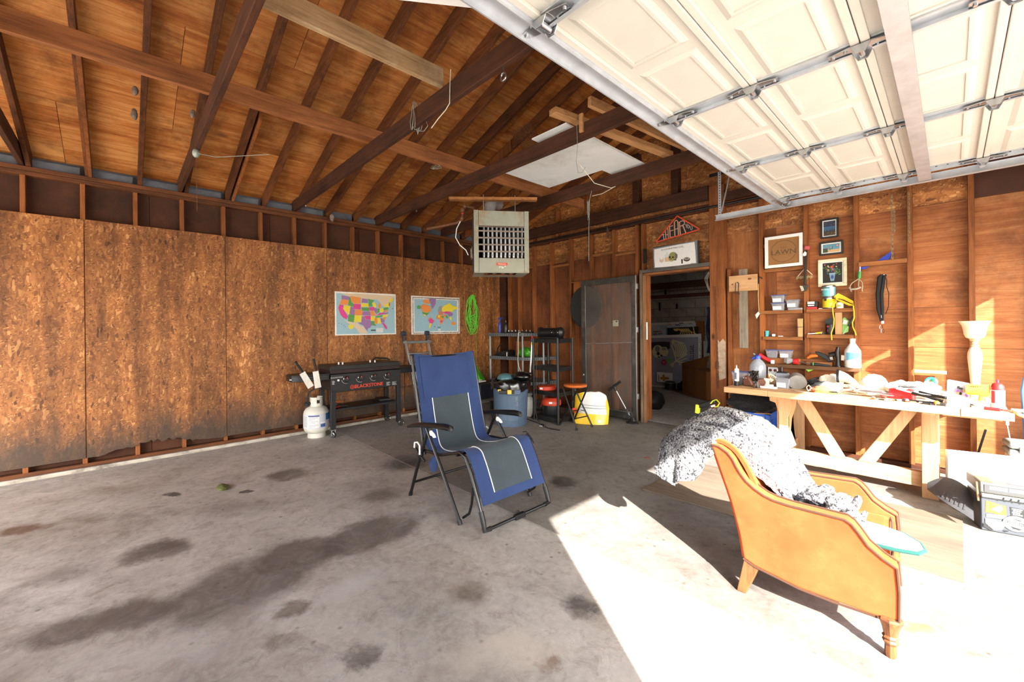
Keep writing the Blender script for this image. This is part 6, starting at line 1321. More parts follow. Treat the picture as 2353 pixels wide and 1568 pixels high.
ws = thing('wall_storage', kind='structure')
M_blk = pbr('painted_block', c(150, 142, 132), 0.85, var=0.15, scale=4, bmp=0.2, dirt=(c(92, 84, 76), 0.8))
M_mort = pbr('mortar', c(112, 106, 98), 0.95)
part(ws, 'mortar_bed', MB().bb(0.5, 5.3, 9.41, 9.55, 0, 2.7), M_mort)
b0_ = None
for r_ in range(13):
    for k in range(0, 12):
        x = 0.42 + k * 0.405 + (0.2025 if r_ % 2 else 0)
        if x > 3.2: continue
        if b0_ is None: b0_ = part(ws, 'block', MB().box((0.198, 9.45, 0.098), (0.392, 0.1, 0.193)), M_blk, bev=0.006, seg=1); b0_.location = (x, 0, r_ * 0.205)
        else: inst(b0_, ws, (x, 0, r_ * 0.205))
part(ws, 'side_panel', MB().bb(0.40, 0.46, 5.83, 9.6, 0, 2.7), M_plyd); part(ws, 'side_panel', MB().bb(5.3, 5.36, 5.83, 9.6, 0, 2.7), M_plyd)
part(ws, 'storage_ceiling', MB().bb(0.4, 5.4, 5.83, 9.6, 2.70, 2.76), M_sheath)
part(ws, 'room_beam', MB().bb(0.46, 5.3, 8.98, 9.06, 2.28, 2.42), M_jst); part(ws, 'room_beam', MB().bb(0.46, 5.3, 9.35, 9.40, 2.09, 2.17), M_platex)
part(ws, 'room_beam', MB().bb(0.46, 5.3, 8.2, 8.24, 2.54, 2.68), M_jst)
part(ws, 'hanging_plank', MB().bar((1.9, 7.6, 2.50), (3.9, 7.0, 2.60), 0.02, 0.10), M_pale)
for i, (x, z, h) in enumerate(((1.40, 2.0, 0.2), (1.82, 1.95, 0.12), (1.55, 2.3, 0.12))): part(ws, 'wall_bracket', MB().bb(x - 0.02, x + 0.02, 9.385, 9.40, z - h, z), M_black)
for i in range(3): single('hanging_wire', MB().tube([(3.90 - i * 0.01, 5.95, 2.19), (3.86 - i * 0.02, 5.96, 2.10), (3.87, 5.96, 2.0 - i * .03), (3.91, 5.95, 1.90)], 0.003, 5), M_rope_w, ['loop of pale wire in the top right of the doorway', 'middle pale wire in the top right of the doorway', 'lowest pale wire in the top right of the doorway'][i], 'wire')
bl = thing('added_fill_bulb', 'unseen bulb added to brighten the store room behind the back wall', 'light', (4.4, 7.4, 2.7))
part(bl, 'socket', MB().cyl((4.4, 7.4, 2.70), (4.4, 7.4, 2.62), 0.03, n=12), M_white); part(bl, 'fill_bulb_glass', MB().lathe([(0.0, 0), (0.03, 0.012), (0.034, 0.04), (0.02, 0.075), (0.015, 0.09)], (4.4, 7.4, 2.53), 14), pbr('fill_bulb_glow', c(255, 236, 206), 0.4, emit=((1, .9, .75, 1), 6.0)))
pl_ = bpy.data.lights.new('fill_bulb_light', 'POINT'); po_ = bpy.data.objects.new('fill_bulb_light', pl_); COL.objects.link(po_); po_.location = (4.4, 7.4, 2.47); pl_.energy = 9; pl_.color = (1, 0.95, 0.88); pl_.shadow_soft_size = 0.05  # bulb and point lamp are added out of view to lift the dark store room
# paintings leaning on the block wall
def affine(a, b_, d, A_, B_, D_):
    """2-D affine map taking sketch points a, b, d to plane points A, B, D"""
    S = M(((a[0], b_[0], d[0]), (a[1], b_[1], d[1]), (1, 1, 1))); T = M(((A_[0], B_[0], D_[0]), (A_[1], B_[1], D_[1]), (1, 1, 1)))
    Q = T @ S.inverted()
    return lambda x, y: (Q[0][0] * x + Q[0][1] * y + Q[0][2], Q[1][0] * x + Q[1][1] * y + Q[1][2])
class Plane(Art):
    def __init__(s, y, f, lift=0.0008): super().__init__((0, y, 0), (1, 0, 0), (0, 0, 1), 1, 1, lift); s.f = f
    def q(s, pts, col): s.poly([s.f(*p) for p in pts], col)
    def e(s, cx, cy, rx, ry, col, n=22, a=0.0): s.q([(cx + rx * cos(t) * cos(a) - ry * sin(t) * sin(a), cy + rx * cos(t) * sin(a) + ry * sin(t) * cos(a)) for t in [2 * pi * i / n for i in range(n)]], col)
    def s_(s, pts, w, col):
        for (x0, y0), (x1, y1) in zip(pts, pts[1:]):
            L = sqrt((x1 - x0) ** 2 + (y1 - y0) ** 2) or 1; nx, ny = -(y1 - y0) / L * w / 2, (x1 - x0) / L * w / 2; ex, ey = (x1 - x0) / L * w * .3, (y1 - y0) / L * w * .3
            s.q([(x0 + nx - ex, y0 + ny - ey), (x0 - nx - ex, y0 - ny - ey), (x1 - nx + ex, y1 - ny + ey), (x1 + nx + ex, y1 + ny + ey)], col)
fr = affine((95, 735), (650, 730), (90, 1270), (1.218, 1.193), (2.452, 1.239), (1.22, -0.019))
def canvas(nm, label, x0, x1, z0, z1, y, m, edge=None):
    o = thing(nm, label, 'painting', ((x0 + x1) / 2, y, z0))
    part(o, 'panel', MB().bb(x0, x1, y, y + 0.03, z0, z1), m, bev=0.002)
    return o
BN = (214, 204, 162); BK = (26, 24, 24)
p1 = canvas('skull_painting', 'large grey painting of a skeleton leaning in the store room', 0.95, 2.452, 0.0, 1.225, 9.2, pbr('paint_grey', c(146, 144, 158), 0.7, var=0.12, scale=5))
A = Plane(9.1995, fr)
A.q([(-30, 733), (650, 722), (650, 752), (-30, 757)], (226, 222, 216)); A.q([(620, 752), (650, 752), (642, 1005), (616, 1005)], (222, 220, 214)); A.q([(90, 1252), (300, 1255), (300, 1278), (90, 1272)], (226, 222, 212))
A.q([(108, 800), (270, 795), (330, 800), (328, 868), (105, 885)], (46, 44, 48)); A.e(195, 898, 62, 68, BN); A.q([(215, 850), (290, 850), (312, 905), (290, 945), (225, 940)], BN); A.e(190, 870, 26, 34, (120, 122, 128)); A.e(198, 920, 18, 18, BK); A.e(232, 940, 12, 12, BK); A.e(205, 955, 14, 7, BK); A.q([(235, 860), (285, 855), (295, 880), (245, 885)], (150, 148, 150))
A.q([(340, 790), (360, 772), (490, 812), (440, 822), (390, 800), (355, 830)], BN)
for k in range(6): A.s_([(372 + k * 22, 812 + k * 3), (392 + k * 22, 870 + k * 4), (380 + k * 16, 940 + k * 2)], 13, BN)
for k in range(4): A.s_([(405 + k * 22, 990 + k * 4), (425 + k * 22, 1010), (430 + k * 18, 1032)], 11, BN)
A.s_([(505, 920), (420, 970), (370, 1005)], 12, BN); A.s_([(500, 965), (430, 990), (380, 1000)], 10, BN); A.s_([(345, 830), (372, 900), (390, 985)], 15, BN)
for k in range(5): A.s_([(372, 1004), (318 + k * 9, 1030 + k * 7)], 6, BN)
for k in range(6): A.e(258 + 20 * cos(k * 1.05), 1008 + 20 * sin(k * 1.05), 13, 13, (176, 56, 112)); A.e(318 + 15 * cos(k * 1.05), 985 + 15 * sin(k * 1.05), 11, 11, (112, 164, 84))
A.e(258, 1008, 8, 8, (226, 180, 70)); A.s_([(575, 824), (566, 1000)], 4, BK)
rr = random.Random(4)
for k in range(14): A.s_([(636 + rr.uniform(-8, 6), 770 + k * 16), (644 + rr.uniform(-6, 4), 774 + k * 16)], 5, (90, 86, 84))
art = A.done(p1, 'painted_figure')
part(p1, 'lettering', textmb('TO FEAR', 0.115, (2.245, 9.1985, 0.83), (0, 0, 1), (-1, 0, 0), 0.0006, sx=0.72), flat(30, 28, 30), smooth=False)
p2 = canvas('ribcage_painting', 'painting with a cream ribcage on black behind the large grey one', 1.15, 2.30, 0.02, 1.515, 9.27, pbr('paint_pale', c(168, 172, 180), 0.7, var=0.2, scale=6))
A = Plane(9.2695, fr)
A.q([(100, 600), (575, 594), (575, 616), (100, 622)], (206, 200, 188)); A.q([(285, 655), (610, 650), (610, 740), (285, 740)], (22, 20, 20)); A.s_([(280, 640), (276, 735)], 10, (110, 142, 160))
A.q([(350, 665), (410, 662), (400, 690), (370, 690)], (222, 188, 112))
for k in range(6): A.s_([(395 + k * 22, 668), (440 + k * 18, 695), (425 + k * 24, 722)], 9, (222, 188, 112))
A.s_([(560, 655), (572, 722)], 9, (222, 188, 112)); A.s_([(540, 700), (585, 722)], 7, (222, 188, 112))
for (x, y, cl) in ((310, 620, (206, 150, 60)), (400, 628, (40, 40, 50)), (440, 612, (40, 80, 120)), (200, 688, (170, 50, 80)), (155, 690, (40, 40, 50)), (150, 715, (40, 40, 50)), (210, 712, (50, 50, 60)), (530, 620, (110, 140, 150))): A.s_([(x - 22, y - 5), (x - 6, y + 6), (x + 4, y - 5), (x + 22, y + 5)], 7, cl)
A.done(p2, 'painted_figure')
canvas('wood_panel', 'brown board behind the paintings in the store room', 1.6, 2.458, 0.02, 1.53, 9.33, cdm); canvas('blank_canvas', 'pale canvas edge leaning right of the skeleton painting', 2.47, 2.60, 0.0, 1.10, 9.262, pbr('paint_offwhite', c(176, 176, 170), 0.7))
p4 = canvas('cross_painting', 'small white painting with an orange cross at the foot of the large one', 1.43, 1.80, 0.12, 0.35, 9.165, M_paper)
A = Plane(9.1645, fr)
A.q([(225, 1160), (318, 1158), (318, 1180), (225, 1184)], (196, 130, 46)); A.q([(248, 1134), (272, 1134), (274, 1196), (250, 1198)], (196, 130, 46)); A.s_([(205, 1140), (208, 1200)], 8, (90, 90, 96)); A.done(p4, 'painted_cross')
single('cardboard_box', MB().prism([(2.20, 8.80, 0.0), (2.98, 8.10, 0.0), (3.12, 8.25, 0.0), (2.62, 9.0, 0.0)], (0, 0, 0.55)).prism([(2.20, 8.80, 0.55), (2.98, 8.10, 0.62), (3.02, 8.14, 0.86), (2.16, 8.86, 0.62)], (0.01, 0.01, 0)), cdm, 'open brown cardboard box on the store room floor', 'box', smooth=False)
jr = thing('black_jar', 'black lidded jar with a silver base on the store room floor', 'jar', (1.87, 8.92, 0))
part(jr, 'jar_body', MB().lathe([(0.0, 0.035), (0.11, 0.035), (0.115, 0.06), (0.115, 0.18), (0.09, 0.2), (0.0, 0.2)], (1.87, 8.92, 0), 20), M_black); part(jr, 'jar_base', MB().lathe([(0.0, 0), (0.07, 0), (0.08, 0.034), (0, 0.034)], (1.87, 8.92, 0), 18), M_steel); part(jr, 'lid_ring', MB().lathe([(0.118, 0.16), (0.12, 0.17), (0.118, 0.178)], (1.87, 8.92, 0), 20), M_steel)
single('black_bag', crumple((2.13, 8.99, 0.09), (0.13, 0.11, 0.12), 33), M_black, 'lumpy black bag next to the black jar in the store room', 'bag')
single('black_sack', crumple((2.62, 6.75, 0.13), (0.17, 0.2, 0.175), 14, amp=0.12), pbr('sack_black', c(20, 20, 22), 0.6), 'round black sack on the store room floor just inside the doorway', 'bag')
single('blue_tarp', MB().grid(lambda u, v: (2.62 + 0.02 * sin(v * 9) + 0.14 * u, 9.05 + 0.03 * sin(u * 12 + v * 3), 0.85 + 0.98 * v), 8, 14), pbr('tarp_navy', c(32, 50, 92), 0.5), 'navy blue sheet hanging by the right edge of the store room', 'tarp', solid=0.01)
single('plastic_wrap', MB().prism([(3.60, 6.4, 0.0), (3.95, 6.1, 0.0), (3.98, 6.12, 0.62), (3.93, 6.2, 0.66)], (0.02, 0.05, 0)), pbr('clear_wrap', c(170, 170, 172), 0.15, alpha=0.45, spec=0.8), 'clear plastic sheet leaning inside the right side of the doorway', 'plastic')

# ------------------------------------------------------------------ signs over the doorway
sg = thing('triangle_sign', 'black triangular wooden sign reading I HEAR YOU with an orange border', 'sign', (3.56, 5.69, 2.66))
fs = affine((115, 775), (1210, 485), (660, 140), (3.228, 2.657), (3.888, 2.739), (3.569, 2.991))
def tri(d): 
    P = [V((3.228, 0, 2.657)), V((3.888, 0, 2.739)), V((3.569, 0, 2.991))]; ce = (P[0] + P[1] + P[2]) / 3
    return [ce + (p - ce) * d for p in P]
part(sg, 'board', MB().prism([(p.x, 5.68, p.z) for p in tri(1.0)], (0, 0.022, 0)), flat(24, 22, 22), smooth=False)
for i in range(3):
    a, b_ = tri(0.965)[i], tri(0.965)[(i + 1) % 3]
    part(sg, 'border', MB().bar((a.x, 5.678, a.z), (b_.x, 5.678, b_.z), 0.006, 0.016, up=(b_ - a).cross(V((0, 1, 0)))), flat(214, 74, 40))
A = Plane(5.6795, fs); TN_ = (196, 150, 124); TN2 = (190, 176, 166)
A.s_([(300, 585), (350, 575)], 16, TN2); A.s_([(328, 585), (352, 690)], 16, TN2); A.s_([(330, 695), (380, 685)], 14, TN2)
A.s_([(380, 480), (400, 690)], 22, TN_); A.s_([(440, 430), (460, 675)], 22, TN_); A.s_([(392, 590), (450, 575)], 18, TN_)
A.s_([(480, 390), (505, 655)], 24, TN_); A.s_([(480, 395), (560, 372)], 18, TN_); A.s_([(492, 500), (575, 480)], 18, TN_); A.s_([(505, 650), (590, 632)], 18, TN_)
A.s_([(595, 300), (620, 625)], 26, TN_); A.s_([(680, 290), (705, 605)], 26, TN_); A.s_([(597, 300), (620, 258), (655, 255), (682, 295)], 20, TN_); A.s_([(605, 465), (695, 445)], 18, TN_)
A.s_([(718, 300), (750, 595)], 26, TN_); A.s_([(718, 300), (770, 275), (820, 275), (842, 310), (835, 355), (740, 400)], 20, TN_); A.s_([(800, 380), (880, 560)], 26, TN_)
A.s_([(860, 360), (885, 395), (905, 345)], 11, TN2); A.s_([(885, 395), (888, 438)], 11, TN2); A.e(932, 412, 26, 44, TN2, a=-0.15); A.e(932, 412, 14, 32, (24, 22, 22), a=-0.15); A.s_([(972, 400), (985, 480), (1010, 488), (1025, 465), (1015, 395)], 12, TN2)
A.done(sg, 'lettering')
sk = thing('skull_sign', 'white painted board with a green skull and bottle above the doorway', 'painting', (3.53, 5.67, 2.287))
fk = affine((65, 915), (1160, 760), (75, 1395), (3.201, 2.584), (3.855, 2.60), (3.21, 2.285))
part(sk, 'board', MB().bb(3.205, 3.862, 5.675, 5.70, 2.287, 2.595), flat(40, 40, 44), bev=0.002)
A = Plane(5.6745, fk)
A.q([(65, 920), (1140, 765), (1140, 1310), (78, 1390)], (120, 122, 128)); A.q([(100, 945), (700, 850), (1080, 800), (1095, 1000), (1105, 1260), (700, 1320), (400, 1350), (110, 1370), (95, 1150)], (232, 232, 232))
A.s_([(235, 1150), (240, 1230), (285, 1250), (328, 1225), (330, 1145)], 8, (150, 150, 150)); A.q([(240, 1185), (328, 1175), (322, 1230), (280, 1245), (245, 1228)], (222, 190, 172))
A.q([(362, 1085), (405, 1050), (410, 1015), (445, 1010), (450, 1045), (485, 1070), (485, 1230), (365, 1240)], (210, 216, 216)); A.q([(366, 1140), (483, 1120), (483, 1225), (368, 1235)], (222, 182, 144))
SKG = (142, 142, 84)
A.e(575, 1105, 105, 92, SKG, 26); A.q([(458, 1120), (500, 1075), (600, 1100), (590, 1200), (550, 1235), (490, 1232), (462, 1180)], SKG); A.q([(620, 1040), (680, 1070), (672, 1150), (640, 1180), (615, 1130)], (104, 104, 104)); A.q([(580, 1180), (650, 1175), (645, 1205), (600, 1205)], (70, 64, 48))
A.e(490, 1130, 22, 24, (26, 24, 22)); A.e(567, 1132, 22, 22, (26, 24, 22)); A.q([(500, 1180), (518, 1150), (532, 1178)], (26, 24, 22)); A.s_([(468, 1205), (560, 1210)], 6, (226, 222, 190)); A.s_([(470, 1225), (560, 1228)], 8, (226, 222, 190))
A.q([(765, 1180), (800, 1172), (802, 1272), (768, 1278)], (30, 26, 26)); A.e(895, 1180, 78, 48, (70, 58, 54), a=-0.1); A.e(895, 1165, 62, 26, (176, 168, 164), a=-0.1); A.e(895, 1160, 40, 14, (104, 84, 80), a=-0.1)
A.s_([(985, 1270), (1045, 1262)], 6, (60, 60, 64))
A.done(sk, 'painted_scene')
part(sk, 'lettering', textmb('IN A JOURNEYMAN GOES...', 0.036, (3.50, 5.6735, 2.54), (1, 0, 0.02), (-0.02, 0, 1), 0.0006, sx=0.78), flat(40, 40, 44), smooth=False)
# chain and boards on the post and studs
ct = thing('wall_chain', 'long rusty chain hung down the front of the door post', 'chain', (4.08, 5.69, 0.6))
part(ct, 'links', chain((4.065, 5.692, 1.955), (4.09, 5.692, 0.62), M_rust, link=0.04, w=0.018, r=0.003), M_rust); part(ct, 'nail', MB().cyl((4.065, 5.70, 1.96), (4.065, 5.68, 1.962), 0.005, n=6), M_steel); part(ct, 'tangle', MB().tube([(4.08 + 0.025 * sin(k * 2.1), 5.69 - 0.006 * (k % 2), 0.92 + 0.05 * cos(k * 1.3)) for k in range(22)], 0.003, 5), M_rust)
hb_ = thing('hook_board', 'short new pine board with a bent iron hook fixed across the studs', 'board', (4.40, 5.70, 1.87))
part(hb_, 'plank', MB().bb(4.238, 4.563, 5.675, 5.70, 1.872, 2.072), M_pine, bev=0.003); kn_ = MB()
for x, z, rx in ((4.48, 2.02, 0.022), (4.28, 1.965, 0.014)): kn_.lathe([(0, 0), (rx, 0), (rx, 0.0008), (0, 0.0008)], (x, 5.6748, z), 14, R=(pi / 2, 0, 0), sy=0.6)
part(hb_, 'knots', kn_, flat(128, 78, 44)); part(hb_, 'hook', MB().tube([(4.345, 5.675, 1.985), (4.345, 5.645, 1.985), (4.365, 5.64, 1.97), (4.36, 5.64, 1.83), (4.325, 5.64, 1.85), (4.33, 5.64, 1.98)], 0.005, 7), M_black)
single('grey_plank', MB().bb(4.348, 4.445, 5.702, 5.722, 1.155, 2.15), M_grey, 'weathered grey plank standing vertically behind the pine hook board', 'plank', bev=0.002)
single('iron_bar', MB().tube([(4.358, 5.69, 1.86), (4.335, 5.69, 1.6), (4.325, 5.69, 1.45)], 0.004, 6), M_rust, 'thin rusty rod hanging beside the grey plank', 'rod')
bgc = thing('bungee_cord', 'bungee cord with black hook hung on the stud by the pine board', 'cord', (4.57, 5.69, 1.5))
part(bgc, 'hook', MB().tube(arc((4.588, 5.70, 2.01), 0.02, -0.3, pi + 0.5, 8) + [V((4.57, 5.70, 1.95))], 0.006, 6), M_black); part(bgc, 'cord', MB().tube([(4.572, 5.70, 1.95), (4.566, 5.70, 1.8), (4.573, 5.70, 1.61)], 0.005, 6), pbr('tan_cord', c(198, 160, 100), 0.8)); part(bgc, 'tag', MB().prism([(4.53, 5.70, 1.57), (4.57, 5.69, 1.61), (4.585, 5.69, 1.58), (4.545, 5.70, 1.52)], (0, 0.003, 0)), M_paper)
# ------------------------------------------------------------------ framed pictures on the back wall
def frame(nm, label, x0, x1, z0, z1, y, bw, m, mat_w=0.0, mat_m=None, tilt=0.0):
    o = thing(nm, label, 'picture', ((x0 + x1) / 2, y, z0))
    for (a, b_, e, f) in ((x0, x1, z1 - bw, z1), (x0, x1, z0, z0 + bw), (x0, x0 + bw, z0 + bw, z1 - bw), (x1 - bw, x1, z0 + bw, z1 - bw)):
        part(o, 'frame_side', MB().bb(a, b_, y - 0.02, y, e, f), m, bev=0.003)
    part(o, 'backing', MB().bb(x0 + bw * .8, x1 - bw * .8, y - 0.008, y - 0.002, z0 + bw * .8, z1 - bw * .8), mat_m or M_paper)
    return o, Art((x0 + bw, y - 0.0085, z0 + bw), (1, 0, 0), (0, 0, 1), x1 - x0 - 2 * bw, z1 - z0 - 2 * bw)
lw, A = frame('framed_picture', 'large white frame holding brown card with the word LAWN', 4.642, 5.028, 2.128, 2.505, 5.715, 0.036, M_white, mat_m=pbr('kraft_card', c(150, 106, 60), 0.8, var=0.05))
A.ell(0.5, 0.5, 0.42, 0.42, (96, 66, 38), n=48); A.ell(0.5, 0.5, 0.405, 0.405, (150, 106, 60), n=48); A.line([(0.5, 0.58), (0.5, 0.70)], 0.004, (112, 78, 46)); A.line([(0.46, 0.6), (0.42, 0.68)], 0.004, (112, 78, 46)); A.line([(0.54, 0.6), (0.58, 0.68)], 0.004, (112, 78, 46))
for k in range(14): A.rect(0.2 + k * 0.043, 0.36, 0.226 + k * 0.043, 0.385, (124, 86, 50))
A.done(lw, 'printed_ring'); part(lw, 'lettering', textmb('LAWN', 0.078, (4.835, 5.7055, 2.305), (1, 0, 0), (0, 0, 1), 0.0005, sx=1.1), flat(84, 60, 36), smooth=False)
M_bf = pbr('black_frame', c(26, 24, 24), 0.4)
f1, A = frame('framed_picture', 'small black frame with a blue night landscape, topmost of the three', 5.182, 5.345, 2.412, 2.63, 5.79, 0.018, M_bf)
A.rect(0.08, 0.06, 0.92, 0.94, (56, 96, 128)); A.rect(0.08, 0.62, 0.92, 0.94, (44, 50, 72)); A.rect(0.08, 0.06, 0.92, 0.34, (70, 60, 44)); rr = random.Random(5)
for k in range(18): x = rr.uniform(.1, .85); A.poly([(x, 0.32), (x + 0.05, 0.32), (x + 0.025, 0.32 + rr.uniform(.06, .16))], (26, 40, 44))
for k in range(26): A.ell(rr.uniform(.12, .88), rr.uniform(.66, .92), 0.016, 0.012, rr.choice([(120, 60, 110), (140, 140, 170), (70, 110, 150)]), n=8)
for k in range(16): A.ell(rr.uniform(.12, .88), rr.uniform(.08, .26), 0.03, 0.015, rr.choice([(110, 90, 60), (150, 120, 80), (40, 40, 34)]), n=8)
A.done(f1, 'printed_scene')
f2, A = frame('framed_picture', 'small black frame with a beach postcard, middle one of the three', 5.170, 5.385, 2.223, 2.373, 5.79, 0.018, M_bf)
A.rect(0.08, 0.10, 0.92, 0.90, (96, 150, 172)); A.rect(0.3, 0.10, 0.92, 0.36, (206, 168, 120)); A.rect(0.08, 0.10, 0.32, 0.5, (60, 76, 60))
for k in range(14): A.ell(rr.uniform(.1, .5), rr.uniform(.2, .6), 0.03, 0.03, rr.choice([(130, 90, 60), (210, 170, 90), (40, 60, 60), (190, 70, 60)]), n=8)
A.ell(0.8, 0.7, 0.07, 0.09, (170, 50, 60)); A.ell(0.8, 0.7, 0.04, 0.05, (230, 220, 210)); A.line([(0.55, 0.36), (0.56, 0.66)], 0.004, (40, 50, 60)); A.done(f2, 'printed_scene')
f3, A = frame('framed_picture', 'cream and gold frame with a dark flower bouquet, lowest of the three', 5.156, 5.415, 1.868, 2.176, 5.79, 0.030, pbr('cream_frame', c(222, 212, 182), 0.45, dirt=(c(150, 126, 84), 0.8)))
A.rect(0.06, 0.05, 0.94, 0.95, (30, 30, 24))
for k in range(60):
    x, z = rr.gauss(0.5, 0.18), rr.gauss(0.66, 0.12)
    if 0.1 < x < 0.9 and 0.3 < z < 0.92: A.ell(x, z, 0.035, 0.03, rr.choice([(170, 60, 56), (196, 110, 90), (60, 100, 60), (70, 90, 150), (200, 180, 110), (90, 120, 60)]), n=9)
for k in range(10): x, z = rr.uniform(.6, .88), rr.uniform(.4, .66); A.poly([(x, z), (x + .06, z + .03), (x + .03, z - .05)], (90, 150, 70))
A.poly([(0.36, 0.46), (0.64, 0.46), (0.58, 0.12), (0.42, 0.12)], (120, 150, 178)); A.ell(0.5, 0.3, 0.07, 0.09, (50, 84, 140)); A.rect(0.36, 0.44, 0.64, 0.48, (150, 170, 190)); A.done(f3, 'printed_scene')

# ------------------------------------------------------------------ shelves between the studs
sh = thing('stud_shelves', 'rough wooden shelves nailed between the studs above the workbench', 'shelf', (5.03, 5.72, 0.9))
for (x0, x1, z) in ((4.575, 5.015, 1.615), (5.055, 5.474, 1.618), (4.61, 5.015, 1.302), (5.055, 5.474, 1.33)):
    part(sh, 'shelf_board', MB().bb(x0, x1, 5.70, 5.811, z - 0.04, z), M_shelf, bev=0.003)
lsb = thing('ledge_shelf', 'long dark board shelf just above the workbench clutter', 'shelf', (5.1, 5.65, 0.95))
part(lsb, 'ledge_board', MB().bb(4.62, 5.54, 5.56, 5.712, 0.945, 0.985), wood('ledge_wood', c(120, 82, 50), c(64, 42, 26), 'X', 1.0, rvar=0.1, grime=(c(66, 60, 54), 0.7)), bev=0.004)
part(lsb, 'ledge_back', MB().bb(4.62, 5.38, 5.70, 5.719, 0.987, 1.05), M_shelf, bev=0.003); part(lsb, 'ledge_support', MB().bb(5.48, 5.525, 5.63, 5.718, 0.74, 0.943), M_stud, bev=0.003)
M_clear = pbr('clear_plastic', c(206, 210, 220), 0.2, trans=0.55, alpha=0.75, spec=0.6); M_lidb = pbr('lid_blue', c(90, 108, 170), 0.35, alpha=0.9)
M_screws = pbr('screws', c(130, 128, 126), 0.5, 0.6, var=0.5, scale=90)
def binbox(x, y, z, w, d, h, label, lid=True, group='small clear parts bins', cardv=True):
    o = thing('parts_bin', label, 'bin', (x, y, z), 0, group)
    t = 0.012
    mb = MB().frustum([(x - w / 2 + t, y - d / 2 + t, z), (x + w / 2 - t, y - d / 2 + t, z), (x + w / 2 - t, y + d / 2 - t, z), (x - w / 2 + t, y + d / 2 - t, z)], [(x - w / 2, y - d / 2, z + h), (x + w / 2, y - d / 2, z + h), (x + w / 2, y + d / 2, z + h), (x - w / 2, y + d / 2, z + h)])
    part(o, 'tub', mb, M_clear, bev=0.004)
    part(o, 'rim', MB().bb(x - w / 2 - 0.006, x + w / 2 + 0.006, y - d / 2 - 0.006, y + d / 2 + 0.006, z + h, z + h + 0.009), M_lidb if lid else M_clear, bev=0.002)
    part(o, 'contents', MB().frustum([(x - w / 2 + t + .006, y - d / 2 + t + .006, z + .004), (x + w / 2 - t - .006, y - d / 2 + t + .006, z + .004), (x + w / 2 - t - .006, y + d / 2 - t - .006, z + .004), (x - w / 2 + t + .006, y + d / 2 - t - .006, z + .004)], [(x - w / 2 + 0.012, y - d / 2 + 0.012, z + h * 0.5), (x + w / 2 - .012, y - d / 2 + .012, z + h * .55), (x + w / 2 - .012, y + d / 2 - .012, z + h * .5), (x - w / 2 + .012, y + d / 2 - .012, z + h * .6)]), M_screws)
    if cardv: part(o, 'card_label', MB().box((x - 0.01, y - d / 2 + 0.004, z + h * 0.36), (w * 0.66, 0.002, h * 0.5), (0.12, 0, 0)), M_paper, smooth=False)
    return o
binbox(4.775, 5.745, 1.6155, 0.135, 0.10, 0.083, 'lower blue lidded clear bin of the stack on the upper left shelf')
binbox(4.775, 5.745, 1.7085, 0.135, 0.10, 0.083, 'upper blue lidded clear bin of the stack on the upper left shelf')
single('bin_lid', MB().box((4.945, 5.745, 1.628), (0.14, 0.09, 0.024)), M_clear, 'flat clear tray under the open bin on the upper left shelf', 'tray', bev=0.004)
binbox(4.92, 5.745, 1.6415, 0.125, 0.095, 0.085, 'open clear parts bin without a lid sitting on the flat tray', lid=False)
binbox(4.725, 5.66, 1.052, 0.125, 0.085, 0.088, 'left clear bin with a blue lid on the ledge shelf', cardv=False); binbox(4.862, 5.66, 1.052, 0.125, 0.085, 0.088, 'right clear bin with a white label on the ledge shelf')
single('ledge_riser', MB().bb(4.64, 5.0, 5.62, 5.70, 0.986, 1.051), M_shelf, 'low wooden block carrying the two clear bins on the ledge', 'block', bev=0.003)
ca = thing('cassette_stack', 'small stack of black and red cases beside the centre stud', 'case', (5.11, 5.74, 1.619))
part(ca, 'red_case', MB().box((5.105, 5.745, 1.632), (0.095, 0.075, 0.024)), pbr('case_red', c(186, 40, 44), 0.4), bev=0.002); part(ca, 'black_case', MB().box((5.11, 5.745, 1.675), (0.098, 0.075, 0.058)), M_black, bev=0.003); part(ca, 'case_label', MB().box((5.10, 5.706, 1.69), (0.065, 0.002, 0.028)).box((5.10, 5.706, 1.66), (0.06, 0.002, 0.012)), M_paper, smooth=False)
single('white_card', MB().box((5.19, 5.73, 1.622), (0.05, 0.04, 0.006), (0, 0, 0.3)), M_paper, 'small white card lying between the cases and the yellow can', 'card')
def can(nm, label, x, y, z, r, h, body, bands=()):
    o = thing(nm, label, 'paint can', (x, y, z)); part(o, 'can_body', MB().lathe([(0.0, 0), (r, 0), (r + .002, 0.004), (r, 0.008), (r, h - 0.01), (r + .002, h - .004), (r, h), (r - 0.008, h), (r - .01, h - .004), (0, h - .004)], (x, y, z), 32), M_steel)
    part(o, 'can_label', MB().lathe([(r + 0.0006, 0.012), (r + 0.0006, h - 0.02)], (x, y, z), 32), body)
    for a0, a1, z0, z1, col in bands: part(o, 'label_print', MB().grid(lambda u, v: (x + (r + .0012) * cos(a0 + (a1 - a0) * u), y + (r + .0012) * sin(a0 + (a1 - a0) * u), z + z0 + (z1 - z0) * v), 12, 1), flat(*col))
    return o
yc = can('paint_can', 'yellow labelled paint can at the bottom of the two can stack', 5.258, 5.74, 1.619, 0.058, 0.125, flat(238, 206, 30), ((-2.2, -1.75, 0.085, 0.11, (60, 60, 58)), (-1.3, -0.9, 0.03, 0.06, (240, 226, 120))))
tc = can('paint_can', 'teal and white acrylic paint can on top of the yellow can', 5.258, 5.74, 1.7445, 0.060, 0.132, flat(110, 196, 204), ((-1.2, -0.6, 0.014, 0.11, (232, 232, 232)), (-2.45, -2.3, 0.03, 0.042, (120, 44, 44)), (-2.6, -1.3, 0.098, 0.11, (70, 120, 130))))
part(tc, 'lettering', textmb('ACRYLIC', 0.022, (5.245, 5.6785, 1.83), (1, 0.02, 0), (0, 0, 1), 0.0004), M_paper, smooth=False)
